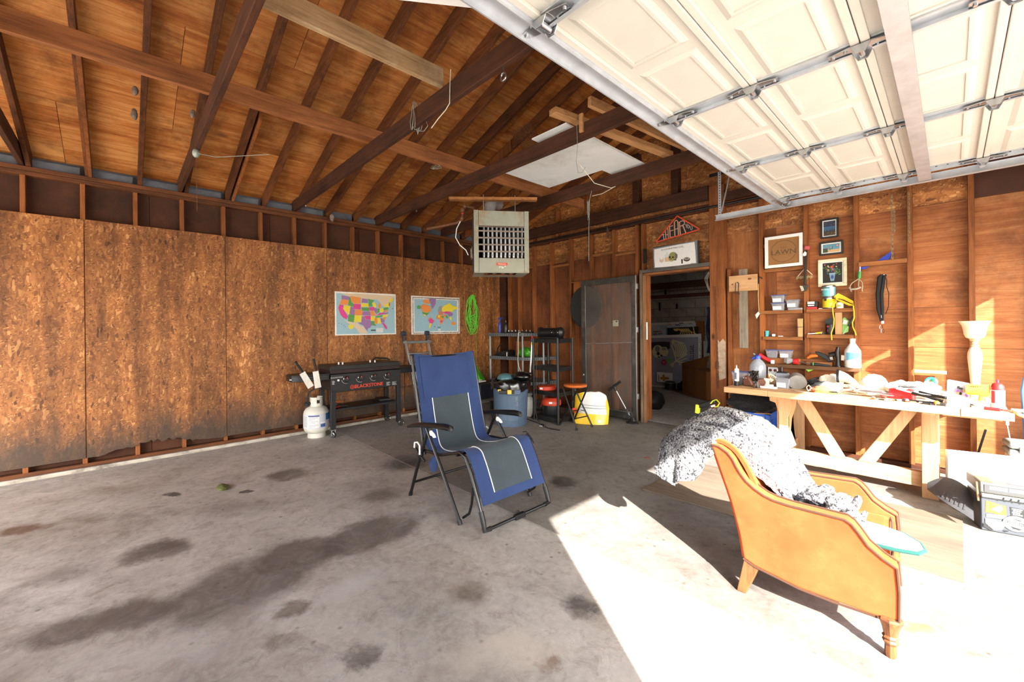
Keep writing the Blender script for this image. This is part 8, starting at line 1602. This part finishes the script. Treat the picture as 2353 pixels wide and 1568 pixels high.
bw = thing('white_carton', 'white cardboard carton with a flap at the right of the bench', 'box', (6.225, 5.05, Z)); part(bw, 'carton_body', MB().prism([(6.165, 4.98, Z), (6.285, 4.96, Z), (6.31, 5.08, Z), (6.19, 5.10, Z)], (0, 0, 0.05)), M_paper, bev=0.002); part(bw, 'carton_flap', MB().prism([(6.165, 4.98, Z + 0.052), (6.285, 4.96, Z + 0.052), (6.285, 4.95, Z + 0.066), (6.165, 4.97, Z + 0.07)], (0, .004, 0)), M_paper)
zb = thing('zip_bag', 'clear zip bag of small parts standing behind the white carton', 'bag', (6.23, 5.15, Z)); part(zb, 'pouch', MB().prism([(6.16, 5.16, Z), (6.29, 5.14, Z), (6.285, 5.15, Z + 0.16), (6.165, 5.17, Z + 0.18)], (0.01, 0.035, 0)), pbr('zip_clear', c(220, 216, 226), 0.25, alpha=0.7, spec=0.7), bev=0.008)
rr = random.Random(12)
for k in range(12): part(zb, 'loose_part', MB().box((6.225 + rr.uniform(-.05, .05), 5.15 - 0.008, Z + 0.05 + rr.uniform(-.03, .09)), (0.02, 0.006, 0.014), (0, rr.uniform(0, 3), 0)), rr.choice([M_black, flat(150, 90, 170), M_steel, flat(206, 160, 90)]))
for k, (z, dx) in enumerate(((Z, 0), (Z + 0.012, 0.01), (Z + 0.024, -0.008))): single('paper_pad', MB().box((6.355 + dx, 5.02, z + 0.006), (0.12, 0.15, 0.011), (0, 0, 0.1 + 0.1 * k)), M_paper, ['lowest pad of paper between the carton and the red can', 'middle pad of paper between the carton and the red can', 'topmost pad of paper between the carton and the red can'][k], 'paper pad', group=None)
M_dy = pbr('drill_yellow', c(230, 186, 66), 0.4)
dr = thing('power_drill', 'yellow and orange power drill lying behind the red spray can', 'drill', (6.35, 5.12, Z)); part(dr, 'motor_body', MB().tube([(6.28, 5.14, Z + 0.115), (6.42, 5.12, Z + 0.12)], [0.042, 0.044], 16), M_dy); part(dr, 'grip', MB().bar((6.37, 5.13, Z + 0.10), (6.36, 5.15, Z + 0.0), 0.045, 0.05, up=(0, 1, 0)), M_dy, bev=0.01); part(dr, 'orange_vent', MB().lathe([(0.046, 0), (0.048, 0.03), (0.02, 0.05), (0, 0.052)], (6.40, 5.12, Z + 0.12), 16, R=(0, pi / 2, 0)), pbr('vent_orange', c(226, 110, 50), 0.4)); part(dr, 'battery', MB().box((6.36, 5.15, Z + 0.018), (0.09, 0.075, 0.034)), M_dy, bev=0.006)
vs = MB(); [vs.box((6.305 + k * 0.011, 5.10, Z + 0.145), (0.005, 0.008, 0.006)) for k in range(6)]; part(dr, 'vent_slots', vs, M_dark)
sc2 = thing('spray_can', 'tall red and white spray can at the right end of the bench', 'spray can', (6.436, 4.95, Z)); part(sc2, 'can_body', MB().lathe([(0, 0), (0.034, 0), (0.036, 0.004), (0.036, 0.155), (0.034, 0.172), (0.026, 0.19), (0.015, 0.198), (0, 0.199)], (6.436, 4.95, Z), 28), pbr('can_red', c(206, 44, 44), 0.35)); part(sc2, 'label', MB().lathe([(0.0364, 0.012), (0.0364, 0.145)], (6.436, 4.95, Z), 28), pbr('can_white', c(232, 226, 222), 0.4)); part(sc2, 'red_stripe', MB().grid(lambda u, v: (6.436 + 0.0368 * cos(-2.6 + 0.6 * u), 4.95 + 0.0368 * sin(-2.6 + 0.6 * u), Z + 0.05 + 0.09 * v), 6, 1), flat(206, 60, 60)); part(sc2, 'nozzle', MB().cyl((6.436, 4.95, Z + 0.199), (6.436, 4.95, Z + 0.22), 0.007, n=8), pbr('tape_red', c(210, 40, 70), 0.5))
single('red_grip', MB().tube([(6.365, 4.88, Z + 0.012), (6.44, 4.865, Z + 0.012)], [0.011, 0.012], 10), pbr('grip_red', c(206, 40, 44), 0.4), 'red plastic grip lying in front of the spray can', 'tool')
lt_ = single('glass_jar', MB().lathe([(0, 0), (0.022, 0), (0.023, 0.08), (0.018, 0.085), (0, 0.085)], (6.385, 4.955, Z), 18), M_clear, 'small clear jar just left of the spray can', 'jar')
pl = thing('loppers', 'long handled loppers with pale blades overhanging the bench end', 'loppers', (6.5, 4.86, Z)); part(pl, 'blade', MB().prism([(6.46, 4.90, Z + 0.004), (6.53, 4.93, Z + 0.006), (6.57, 4.90, Z + 0.006), (6.50, 4.87, Z + 0.004)], (0, 0, 0.008)), M_steel); part(pl, 'upper_arm', MB().tube([(6.50, 4.90, Z + 0.012), (6.56, 4.91, Z + 0.012), (6.62, 4.95, Z + 0.008), (6.80, 5.02, Z + 0.0)], 0.012, 8), pbr('arm_peach', c(232, 176, 120), 0.4)); part(pl, 'lower_arm', MB().tube([(6.51, 4.88, Z + 0.012), (6.53, 4.84, Z - 0.005), (6.60, 4.82, Z - 0.04), (6.80, 4.80, Z - 0.13)], 0.012, 8), pbr('arm_peach', c(232, 176, 120), 0.4))
# settle everything just built onto the bench top, which stands proud of its legs and a little higher
for o in list(COL.objects):
    if o.name not in _before and o.parent is None and not o.name.startswith(('outlet', 'green_tag', 'table_lamp', 'lamp_cord')):
        o.location += V(((6.19 - o.location.x) * 0.051, -o.location.y * 0.051, ZT_ - Z))
# ledge shelf things
vj = thing('vinegar_jug', 'white plastic gallon jug with a blue label on the ledge shelf', 'jug', (5.475, 5.628, 0.985)); part(vj, 'jug_body', MB().lathe([(0, 0), (0.066, 0), (0.07, 0.008), (0.07, 0.165), (0.066, 0.185), (0.034, 0.24), (0.024, 0.258), (0.024, 0.285), (0.026, 0.287), (0.026, 0.305), (0, 0.306)], (5.475, 5.628, 0.985), 30), pbr('jug_white', c(232, 234, 236), 0.3)); part(vj, 'jug_label', MB().grid(lambda u, v: (5.475 + 0.0705 * cos(-2.9 + 2.6 * u), 5.628 + 0.0705 * sin(-2.9 + 2.6 * u), 0.985 + 0.06 + 0.10 * v), 20, 1), flat(226, 232, 238)); part(vj, 'blue_band', MB().grid(lambda u, v: (5.475 + 0.071 * cos(-2.3 + 1.7 * u), 5.628 + 0.071 * sin(-2.3 + 1.7 * u), 0.985 + 0.075 + 0.035 * u + (0.084 - 0.035 * u) * v), 16, 1), flat(116, 190, 226)); part(vj, 'barcode', MB().grid(lambda u, v: (5.475 + 0.0712 * cos(-2.75 + .25 * u), 5.628 + 0.0712 * sin(-2.75 + .25 * u), 0.985 + 0.068 + 0.02 * v), 4, 1), flat(120, 126, 134))
rg = thing('caulk_gun', 'red and blue heat gun lying on the ledge behind the water bottle', 'tool', (4.64, 5.6, 0.985)); part(rg, 'red_barrel', MB().tube([(4.60, 5.59, 1.085), (4.67, 5.60, 1.035), (4.725, 5.60, 1.01)], [0.026, 0.024, 0.022], 12), pbr('gun_red', c(196, 36, 40), 0.4)); part(rg, 'blue_end', MB().tube([(4.525, 5.58, 1.03), (4.56, 5.585, 1.06), (4.60, 5.59, 1.082)], 0.014, 10), pbr('gun_blue', c(50, 70, 170), 0.4)); part(rg, 'metal_tip', MB().cyl((4.56, 5.585, 1.085), (4.54, 5.58, 1.10), 0.014, 0.01, 10), M_steel)
single('white_block', MB().box((4.742, 5.59, 1.006), (0.034, 0.03, 0.042)), M_white, 'small white block beside the red tool on the ledge', 'block', bev=0.003)
rf = thing('red_funnel', 'clear funnel with a red cap lying on the ledge shelf', 'funnel', (4.90, 5.59, 0.985)); part(rf, 'clear_cone', MB().lathe([(0.018, 0.0), (0.04, 0.06), (0.03, 0.09), (0.0, 0.095)], (4.955, 5.59, 1.029), 18, R=(0, -pi / 2, 0)), pbr('clear_bottle', c(196, 204, 216), 0.12, trans=0.45, alpha=0.6)); part(rf, 'red_cap', MB().lathe([(0, -0.022), (0.032, -0.022), (0.034, -0.015), (0.034, 0.015), (0.032, 0.022), (0, 0.022)], (4.975, 5.59, 1.024), 18, R=(0, pi / 2, 0)), pbr('gun_red', c(196, 36, 40), 0.4))
sd2 = thing('screwdriver', 'long screwdriver with a black and green handle on the ledge', 'screwdriver', (5.15, 5.58, 0.985)); part(sd2, 'shaft', MB().cyl((5.005, 5.58, 1.02), (5.115, 5.58, 1.005), 0.005, n=8), M_steel); part(sd2, 'handle', MB().tube([(5.115, 5.58, 1.006), (5.16, 5.58, 1.003), (5.22, 5.58, 0.999), (5.29, 5.58, 0.995)], [0.014, 0.018, 0.014, 0.010], 12), pbr('handle_slate', c(36, 42, 46), 0.4)); part(sd2, 'green_ring', MB().cyl((5.138, 5.58, 1.004), (5.144, 5.58, 1.004), 0.0185, n=12), flat(120, 220, 90))
ss = thing('pruning_saw', 'black curved blade cover with an orange handle on the ledge', 'saw', (5.2, 5.64, 0.985)); part(ss, 'black_cover', MB().prism([(5.143, 5.63, 1.142), (5.17, 5.63, 1.143), (5.25, 5.63, 1.11), (5.285, 5.63, 1.07), (5.29, 5.63, 1.035), (5.265, 5.63, 1.03), (5.235, 5.63, 1.06), (5.165, 5.63, 1.10)], (0, 0.02, 0)), M_black, bev=0.006); part(ss, 'orange_handle', MB().tube([(5.075, 5.64, 1.065), (5.11, 5.64, 1.09), (5.17, 5.64, 1.095)], [0.014, 0.02, 0.014], 10), pbr('saw_orange', c(226, 110, 40), 0.4)); part(ss, 'rest_block', MB().bb(5.06, 5.30, 5.64, 5.695, 0.986, 1.028), M_shelf, bev=0.003)
ht2 = thing('heat_gun', 'black upright heat gun standing beside the white jug', 'tool', (5.355, 5.62, 0.985)); part(ht2, 'grip', MB().tube([(5.352, 5.615, 0.99), (5.352, 5.615, 1.06), (5.345, 5.615, 1.14), (5.355, 5.615, 1.20)], [0.022, 0.018, 0.024, 0.014], 12), M_black); part(ht2, 'barrel', MB().tube([(5.27, 5.64, 1.11), (5.33, 5.64, 1.12), (5.36, 5.64, 1.12)], [0.022, 0.03, 0.026], 12), M_black); part(ht2, 'silver_collar', MB().cyl((5.285, 5.63, 1.075), (5.31, 5.63, 1.08), 0.034, n=14), M_steel); part(ht2, 'label', MB().box((5.40, 5.60, 1.085), (0.035, 0.003, 0.055)), flat(196, 190, 182)); part(ht2, 'foot', MB().lathe([(0, 0), (0.034, 0), (0.03, 0.012), (0, 0.014)], (5.352, 5.615, 0.9855), 14), M_black)
# torchiere on the bench
tl_ = thing('table_lamp', 'tall cream ceramic lamp with an upturned bowl shade on the bench', 'lamp', (6.33, 5.40, Z)); LC = (6.332, 5.42, Z)
M_cer = pbr('lamp_cream', c(222, 206, 180), 0.35, var=0.04, coat=0.3)
part(tl_, 'base', MB().lathe([(0, 0), (0.065, 0), (0.068, 0.012), (0.05, 0.025), (0.03, 0.035), (0.026, 0.05), (0, 0.05)], LC, 28), pbr('lamp_bronze', c(190, 166, 130), 0.35)); part(tl_, 'body', MB().lathe([(0.026, 0.05), (0.03, 0.12), (0.034, 0.2), (0.042, 0.30), (0.046, 0.36), (0.044, 0.40), (0.034, 0.435), (0.024, 0.452), (0.02, 0.455)], LC, 28), M_cer)
part(tl_, 'collar', MB().lathe([(0.02, 0.455), (0.026, 0.462), (0.026, 0.47), (0.016, 0.478), (0.024, 0.484), (0.024, 0.49), (0.016, 0.50), (0.03, 0.51), (0.034, 0.522), (0.02, 0.53)], LC, 24), pbr('lamp_bronze', c(190, 166, 130), 0.35)); part(tl_, 'bowl_shade', MB().lathe([(0.03, 0.525), (0.055, 0.54), (0.066, 0.57), (0.07, 0.61), (0.078, 0.65), (0.095, 0.685), (0.099, 0.692), (0.094, 0.692), (0.074, 0.655), (0.064, 0.61), (0.06, 0.57), (0.03, 0.535)], LC, 36), pbr('shade_cream', c(236, 220, 190), 0.45))
lcd = thing('lamp_cord', 'white lamp cord with an inline switch hanging below the bench end', 'cord', (6.505, 5.28, 0.4)); part(lcd, 'cord', MB().tube([(6.495, 5.3, 0.735), (6.498, 5.3, 0.66), (6.505, 5.3, 0.58), (6.52, 5.3, 0.46), (6.53, 5.25, 0.30)], 0.0035, 6), M_rope_w); part(lcd, 'inline_switch', MB().bb(6.493, 6.512, 5.29, 5.31, 0.60, 0.645), M_white, bev=0.004)
tl_.location.z += ZT_ - Z; tl_.scale.z = 0.95
# under the bench
CRX0, CRX1, CRY0, CRY1, CRZ = 4.48, 4.83, 5.07, 5.40, 0.475
ck = thing('milk_crate', 'blue plastic milk crate turned upside down under the bench', 'crate', ((CRX0 + CRX1) / 2, (CRY0 + CRY1) / 2, 0.18)); M_cb = pbr('crate_blue', c(38, 92, 190), 0.45)
def side_lattice(p0, p1, z0, z1, n):
    mb = MB(); p0, p1 = V(p0), V(p1); d = p1 - p0; nm_ = V((d.y, -d.x, 0)).normalized()
    up = nm_
    for k in range(n + 1):
        a = p0 + d * (k / n); 
        if k < n:
            mb.bar((a.x, a.y, z0), ((a + d / n * 1).x, (a + d / n).y, z0 + (z1 - z0) / 2), 0.008, 0.008, up=up); mb.bar((a.x, a.y, z0 + (z1 - z0) / 2), ((a + d / n).x, (a + d / n).y, z0), 0.008, 0.008, up=up)
            mb.bar((a.x, a.y, z0 + (z1 - z0) / 2), ((a + d / n * 1).x, (a + d / n).y, z1), 0.008, 0.008, up=up); mb.bar((a.x, a.y, z1), ((a + d / n).x, (a + d / n).y, z0 + (z1 - z0) / 2), 0.008, 0.008, up=up)
    return mb
for (p, q) in (((CRX0, CRY0), (CRX1, CRY0)), ((CRX1, CRY0), (CRX1, CRY1)), ((CRX1, CRY1), (CRX0, CRY1)), ((CRX0, CRY1), (CRX0, CRY0))):
    P0, Q0 = V((p[0], p[1], 0)), V((q[0], q[1], 0)); d = (Q0 - P0)
    part(ck, 'side_band', MB().bar(P0 + V((0, 0, CRZ - 0.035)), Q0 + V((0, 0, CRZ - 0.035)), 0.014, 0.07), M_cb, bev=0.003)
    part(ck, 'side_rim', MB().bar(P0 + V((0, 0, 0.20)), Q0 + V((0, 0, 0.20)), 0.016, 0.04), M_cb, bev=0.003); part(ck, 'side_lattice', side_lattice(P0 + d * 0.1, Q0 - d * 0.1, 0.22, CRZ - 0.07, 5), M_cb)
    part(ck, 'corner_post', MB().bar(P0 + V((0, 0, 0.19)), P0 + V((0, 0, CRZ)), 0.05, 0.05), M_cb, bev=0.006)
part(ck, 'crate_bottom', MB().bb(CRX0, CRX1, CRY0, CRY1, CRZ - 0.012, CRZ - 0.002), M_cb)
part(ck, 'lettering', textmb('Golden Guernsey Dairy', 0.034, ((CRX0 + CRX1) / 2, CRY0 - 0.0085, CRZ - 0.038), (-1, 0, 0), (0, 0, -1), 0.0005, sx=0.85), M_paper, smooth=False)
single('crate_stand', MB().bb(4.50, 4.81, 5.09, 5.38, 0.0, 0.178), pbr('dark_box', c(40, 36, 34), 0.7), 'dark box under the blue milk crate', 'box', bev=0.004)
lump('black_jacket', 'black fuzzy jacket heaped on the blue milk crate under the bench', 'jacket', (4.63, 5.20, CRZ), (0.25, 0.15, 0.125), 51, fabric('fuzzy_black', c(22, 22, 24), 90, amt=0.7), 0.05, 0.22)
single('cardboard_flap', MB().prism([(4.70, 5.03, CRZ + 0.0), (4.86, 5.05, CRZ + 0.012), (4.82, 5.14, CRZ + 0.004), (4.71, 5.14, CRZ + 0.0)], (0, 0, 0.004)), pbr('card_tan', c(206, 162, 112), 0.8), 'torn piece of tan cardboard sticking out of the crate', 'cardboard', smooth=False)
single('brown_jug', MB().lathe([(0, 0), (0.05, 0.0), (0.055, 0.02), (0.055, 0.12), (0.03, 0.16), (0, 0.165)], (4.87, 5.42, 0.36), 18), pbr('jug_brown', c(120, 76, 54), 0.4), 'brown jug tucked behind the crate under the bench', 'jug')
single('jug_stand', MB().bb(4.84, 4.93, 5.37, 5.47, 0.0, 0.359), pbr('stand_brown', c(84, 52, 32), 0.7), 'brown box carrying the jug behind the crate', 'box', bev=0.003)
ys_ = thing('string_trimmer', 'black and yellow power tool handle standing behind the armchair throw', 'tool', (4.18, 5.3, 0.2)); M_ly = pbr('tool_lime', c(206, 216, 60), 0.4)
part(ys_, 'grip', MB().bar((4.04, 5.2, 0.445), (4.24, 5.2, 0.535), 0.05, 0.055), M_black, bev=0.012); part(ys_, 'lime_trim', MB().tube([(4.19, 5.17, 0.50), (4.22, 5.17, 0.54), (4.26, 5.17, 0.555), (4.295, 5.17, 0.52), (4.27, 5.17, 0.475), (4.235, 5.17, 0.465)], 0.008, 6), M_ly); part(ys_, 'lime_end', MB().box((4.025, 5.2, 0.41), (0.045, 0.055, 0.11), (0, 0.1, 0)), M_ly, bev=0.006); part(ys_, 'shaft', MB().cyl((4.03, 5.2, 0.38), (4.02, 5.2, 0.0), 0.014, n=10), M_black); part(ys_, 'label', MB().box((4.22, 5.168, 0.475), (0.05, 0.003, 0.022), (0, -0.4, 0)), M_white)
# ------------------------------------------------------------------ floor at the right: plywood, boxes, cases
pw = single('plywood_offcut', MB().prism([(4.31, 3.335, 0.001), (6.23, 3.40, 0.001), (6.24, 4.48, 0.001), (4.33, 4.36, 0.001)], (0, 0, 0.012)), wood('floor_ply', c(122, 108, 92), c(84, 73, 62), 'X', 0.6, knots=0, rvar=0.05), 'big grey sheet of plywood lying on the floor beneath the armchair side', 'plywood', smooth=False)
tbx = thing('sticker_toolbox', 'grey tool box covered in stickers in the right corner of the view', 'toolbox', (6.6, 4.5, 0)); M_gb = pbr('box_grey', c(66, 70, 76), 0.45, var=0.05)
BX = [V((6.325, 4.36, 0)), V((6.80, 4.47, 0)), V((6.74, 4.72, 0)), V((6.265, 4.61, 0))]
part(tbx, 'box_body', MB().prism([(p.x, p.y, 0.002) for p in BX], (0, 0, 0.235)), M_gb, bev=0.006)
lidp = [p + (p - (BX[0] + BX[2]) / 2) * 0.02 for p in BX]
ld_ = part(tbx, 'box_lid', MB().prism([(p.x, p.y, 0.262) for p in lidp], (0, 0, 0.075)), pbr('lid_grey', c(96, 96, 94), 0.4), bev=0.008)
fd = (BX[1] - BX[0]).normalized(); fnm = V((fd.y, -fd.x, 0))
part(tbx, 'front_bar', MB().bar(BX[0] + fnm * 0.012 + V((0, 0, 0.25)), BX[1] + fnm * 0.012 + V((0, 0, 0.25)), 0.02, 0.022), pbr('bar_tan', c(196, 184, 160), 0.4), bev=0.003)
part(tbx, 'lid_plate', MB().bar(lidp[0] + fd * 0.02 + fnm * 0.002 + V((0, 0, 0.298)), lidp[1] + fnm * 0.002 + V((0, 0, 0.298)), 0.004, 0.05), flat(64, 64, 66))
hb2 = MB()
for k in range(7): hb2.box(BX[0] + fd * (0.10 + k * 0.034) + fnm * 0.023 + V((0, 0, 0.247)), (0.008, 0.004, 0.018), (0, 0.3, atan2(fd.y, fd.x)))
part(tbx, 'bar_slots', hb2, M_dark)
part(tbx, 'side_latch', MB().bar(BX[0] + V((-0.012, 0.004, 0.20)), BX[0] + V((-0.02, 0.004, 0.33)), 0.02, 0.012), pbr('latch_brown', c(120, 92, 66), 0.5), bev=0.003)
lt2 = MB(); rr = random.Random(6); x_ = 0.045
while x_ < 0.28:
    w = rr.uniform(0.008, 0.02); lt2.box(lidp[0] + fd * (x_ + w / 2) + fnm * 0.0048 + V((0, 0, 0.304)), (w, 0.001, 0.022), (0, 0, atan2(fd.y, fd.x))); x_ += w + rr.choice((0.002, 0.002, 0.008))
part(tbx, 'plate_lettering', lt2, M_paper, smooth=False)
A = Art(BX[0] + fnm * 0.0006 + V((0, 0, 0.004)), fd, (0, 0, 1), 0.48, 0.235)
K, Wt, Og = (30, 30, 32), (150, 150, 148), (160, 94, 34)
A.poly([(0.05, 0.88), (0.24, 0.80), (0.25, 0.52), (0.04, 0.54)], Og); A.poly([(0.10, 0.64), (0.14, 0.72), (0.20, 0.80), (0.215, 0.70), (0.18, 0.58)], (176, 212, 226)); A.ell(0.15, 0.80, 0.04, 0.03, (206, 100, 56)); A.line([(0.065, 0.60), (0.07, 0.82)], 0.006, (206, 176, 60))
A.poly([(0.28, 0.80), (0.41, 0.78), (0.42, 0.54), (0.29, 0.54)], K)
for k in range(4): A.rect(0.30 + 0.008 * (k % 2), 0.735 - k * 0.052, 0.40 - 0.012 * (k % 3), 0.768 - k * 0.052, Wt)
A.ell(0.55, 0.68, 0.105, 0.155, Wt); A.ell(0.55, 0.68, 0.097, 0.14, (206, 92, 120)); A.ell(0.552, 0.685, 0.085, 0.125, (226, 190, 80)); A.ell(0.55, 0.675, 0.08, 0.118, (84, 78, 84)); A.poly([(0.51, 0.64), (0.53, 0.72), (0.56, 0.74), (0.585, 0.70), (0.60, 0.64), (0.56, 0.60)], Wt)
A.poly([(0.05, 0.49), (0.24, 0.53), (0.22, 0.42), (0.05, 0.40)], Wt); A.poly([(0.17, 0.50), (0.25, 0.52), (0.23, 0.46)], (232, 170, 120))
A.ell(0.34, 0.33, 0.135, 0.235, K, 0.0, 32); A.ell(0.34, 0.33, 0.128, 0.222, Wt, 0.0, 32); A.ell(0.34, 0.33, 0.105, 0.18, K, 0.0, 32); A.ell(0.34, 0.33, 0.10, 0.168, Wt, 0.0, 32)
A.poly([(0.26, 0.44), (0.42, 0.36), (0.43, 0.24), (0.25, 0.33)], K); A.line([(0.255, 0.445), (0.425, 0.37)], 0.006, Wt)
for k in range(9): A.rect(0.262 + k * 0.018, 0.385 - k * 0.0105, 0.275 + k * 0.018, 0.425 - k * 0.0105, Wt); A.rect(0.262 + k * 0.018, 0.335 - k * 0.0105, 0.276 + k * 0.018, 0.372 - k * 0.0105, Wt)
A.poly([(0.28, 0.25), (0.40, 0.20), (0.36, 0.17), (0.31, 0.18)], K); A.poly([(0.31, 0.47), (0.37, 0.46), (0.40, 0.42), (0.33, 0.45)], K)
A.poly([(0.04, 0.36), (0.19, 0.36), (0.24, 0.26), (0.20, 0.10), (0.12, 0.06), (0.04, 0.22)], (236, 222, 226))
for k in range(22): A.rect(*(lambda x, y: (x, y, x + 0.012, y + 0.018))(0.055 + rr.random() * 0.14, 0.13 + rr.random() * 0.2), rr.choice([(206, 120, 140), (150, 120, 150), (200, 150, 120)]))
A.poly([(0.02, 0.22), (0.12, 0.04), (0.09, 0.03), (0.02, 0.10)], K); A.poly([(0.21, 0.09), (0.27, 0.11), (0.245, 0.05)], K); A.poly([(0.46, 0.10), (0.62, 0.16), (0.62, 0.05), (0.50, 0.02)], (150, 214, 80)); A.ell(0.55, 0.24, 0.08, 0.12, (236, 226, 206)); A.ell(0.56, 0.26, 0.02, 0.02, (226, 120, 60))
A.poly([(0.46, 0.48), (0.50, 0.42), (0.53, 0.46), (0.52, 0.50), (0.49, 0.47)], (110, 114, 120)); A.rect(0.62, 0.1, 0.75, 0.5, Wt)
for k in range(8): A.rect(0.64, 0.14 + k * 0.04, 0.66 + 0.05 * rr.random(), 0.16 + k * 0.04, (60, 60, 64))
A.poly([(0.70, 0.88), (0.98, 0.84), (0.98, 0.58), (0.72, 0.58)], (80, 120, 160)); A.done(tbx, 'stickers')
A = Art(lidp[0] + V((0, 0, 0.3375)), fd, V((-fd.y, fd.x, 0)), 0.48, 0.25); A.poly([(0.02, 0.1), (0.14, 0.06), (0.16, 0.5), (0.02, 0.6)], (232, 140, 80)); A.ell(0.42, 0.22, 0.13, 0.12, (226, 120, 170)); A.ell(0.44, 0.22, 0.10, 0.09, (240, 190, 210)); A.rect(0.6, 0.1, 0.85, 0.4, (120, 120, 120)); A.done(ld_, 'lid_stickers')
A = Art(lidp[0] + fnm * 0.0052 + V((0, 0, 0.275)), fd, (0, 0, 1), 0.48, 0.05); A.poly([(0.64, 0.0), (0.78, 0.0), (0.78, 1.0), (0.64, 1.0)], (236, 170, 90)); A.ell(0.69, 0.4, 0.02, 0.2, (120, 70, 150)); A.ell(0.73, 0.5, 0.015, 0.2, (206, 60, 60)); A.done(ld_, 'plate_sticker')
# flat white furniture boxes behind it
fbx = thing('flat_pack_box', 'long white carton standing on edge behind the sticker tool box', 'box', (6.6, 4.85, 0))
part(fbx, 'carton', MB().prism([(6.165, 4.79, 0.06), (6.95, 4.98, 0.06), (6.93, 5.07, 0.06), (6.15, 4.88, 0.06)], (0, 0, 0.36)), M_paper, bev=0.004); part(fbx, 'under_box', MB().prism([(6.17, 4.79, 0.002), (6.95, 4.98, 0.002), (6.93, 5.06, 0.002), (6.16, 4.87, 0.002)], (0, 0, 0.055)), pbr('carton_white2', c(214, 208, 198), 0.8), bev=0.003)
d_ = V((0.785, 0.19, 0)).normalized(); n_ = V((d_.y, -d_.x, 0)); pr_ = MB(); o_ = V((6.165, 4.79, 0.06)) + n_ * 0.0006
for (u0, z0, L) in ((0.19, 0.29, 0.10), (0.19, 0.275, 0.10), (0.19, 0.26, 0.09), (0.32, 0.29, 0.2), (0.32, 0.27, 0.2), (0.05, 0.23, 0.06)): pr_.box(o_ + d_ * (u0 + L / 2) + V((0, 0, z0)), (L, 0.001, 0.003), (0, 0, atan2(d_.y, d_.x)))
for (u0, z0, h) in ((0.29, 0.275, 0.035), (0.315, 0.278, 0.035), (0.11, 0.19, 0.08)): pr_.box(o_ + d_ * u0 + V((0, 0, z0)), (0.003, 0.001, h), (0, 0, atan2(d_.y, d_.x)))
part(fbx, 'printed_lines', pr_, flat(130, 128, 126), smooth=False)
ed = MB()
for k in range(9): ed.box((6.157 + 0.0008, 4.80 + k * 0.0085 + 0.006, 0.22), (0.006, 0.0025, 0.30), (0, 0, 0.2))
part(fbx, 'sheet_edges', ed, flat(196, 192, 184), smooth=False)
dpn = thing('plastic_shovel', 'dark grey plastic snow scoop lying against the sticker tool box', 'shovel', (6.2, 4.55, 0.1))
def shv(u, v):
    x = 6.055 + 0.235 * u; y = 4.60 - 0.16 * u + (v - 0.5) * (0.05 + 0.24 * sin(min(1, u * 1.6) * pi / 2)) 
    z = 0.185 + 0.05 * sin(u * 3.0) * (0.2 + v) - 0.075 * u * (1 - v) - 0.04 * (1 - v)
    return (x, y, z)
part(dpn, 'scoop', MB().grid(shv, 18, 12), pbr('shovel_grey', c(62, 62, 64), 0.45), solid=0.006)
for k in range(6): part(dpn, 'rib', MB().bar(V(shv(0.35 + k * 0.09, 0.12)) + V((0, 0, 0.005)), V(shv(0.39 + k * 0.09, 0.36)) + V((0, 0, 0.005)), 0.008, 0.006), pbr('shovel_grey', c(62, 62, 64), 0.45))
part(dpn, 'handle', MB().tube([(6.25, 4.52, 0.135), (6.22, 4.64, 0.12), (6.20, 4.75, 0.10)], 0.016, 8), M_blackp)
single('white_cable', MB().tube([(6.20, 4.79, 0.01), (6.19, 4.74, 0.012), (6.22, 4.68, 0.012), (6.28, 4.64, 0.012), (6.31, 4.60, 0.012)], 0.008, 7), M_rope_w, 'thick pale cable on the floor behind the grey scoop', 'cable')
hc = thing('hard_case', 'grey plastic tool case lying on the white carton at the right edge', 'case', (6.65, 5.0, 0.43)); M_hc = pbr('case_grey', c(124, 126, 120), 0.5)
HP = [(6.49, 4.945), (6.80, 5.0), (6.77, 5.18), (6.46, 5.12)]
part(hc, 'lower_shell', MB().prism([(x, y, 0.422) for x, y in HP], (0, 0, 0.05)), M_hc, bev=0.016, seg=3); part(hc, 'upper_shell', MB().prism([(x, y, 0.476) for x, y in HP], (0, 0, 0.055)), M_hc, bev=0.022, seg=3); part(hc, 'latch', MB().box((6.565, 4.955, 0.475), (0.05, 0.012, 0.045), (0, 0, 0.18)), M_hc, bev=0.004)
part(hc, 'handle', MB().tube([(6.62, 4.97, 0.445), (6.63, 4.94, 0.44), (6.70, 4.952, 0.44), (6.71, 4.985, 0.445)], 0.009, 8), M_hc)
single('case_support', MB().prism([(6.50, 5.075, 0.002), (6.80, 5.145, 0.002), (6.78, 5.24, 0.002), (6.48, 5.17, 0.002)], (0, 0, 0.418)), M_paper, 'second white carton standing behind the printed one', 'box', bev=0.003)
single('blue_tent_pole', MB().tube([(6.615, 5.45, 0.02), (6.612, 5.45, 0.55), (6.60, 5.45, 0.88), (6.612, 5.45, 0.98), (6.66, 5.45, 1.02), (6.8, 5.45, 1.03)], 0.018, 9), pbr('pole_blue', c(74, 116, 170), 0.4), 'blue tubular frame standing at the right end of the bench', 'pole')
single('black_bar', MB().bar((6.40, 5.70, 0.475), (6.352, 5.69, 0.25), 0.016, 0.012, up=(0, 1, 0)), M_black, 'thin black bar leaning on the wall below the lamp', 'bar')
single('dry_leaf', MB().prism([(3.86, 4.17, 0.001), (3.90, 4.15, 0.004), (3.94, 4.17, 0.001), (3.90, 4.19, 0.006)], (0, 0, 0.003)), pbr('leaf_rust', c(130, 70, 44), 0.9), 'rust coloured dry leaf on the floor left of the throw', 'leaf')
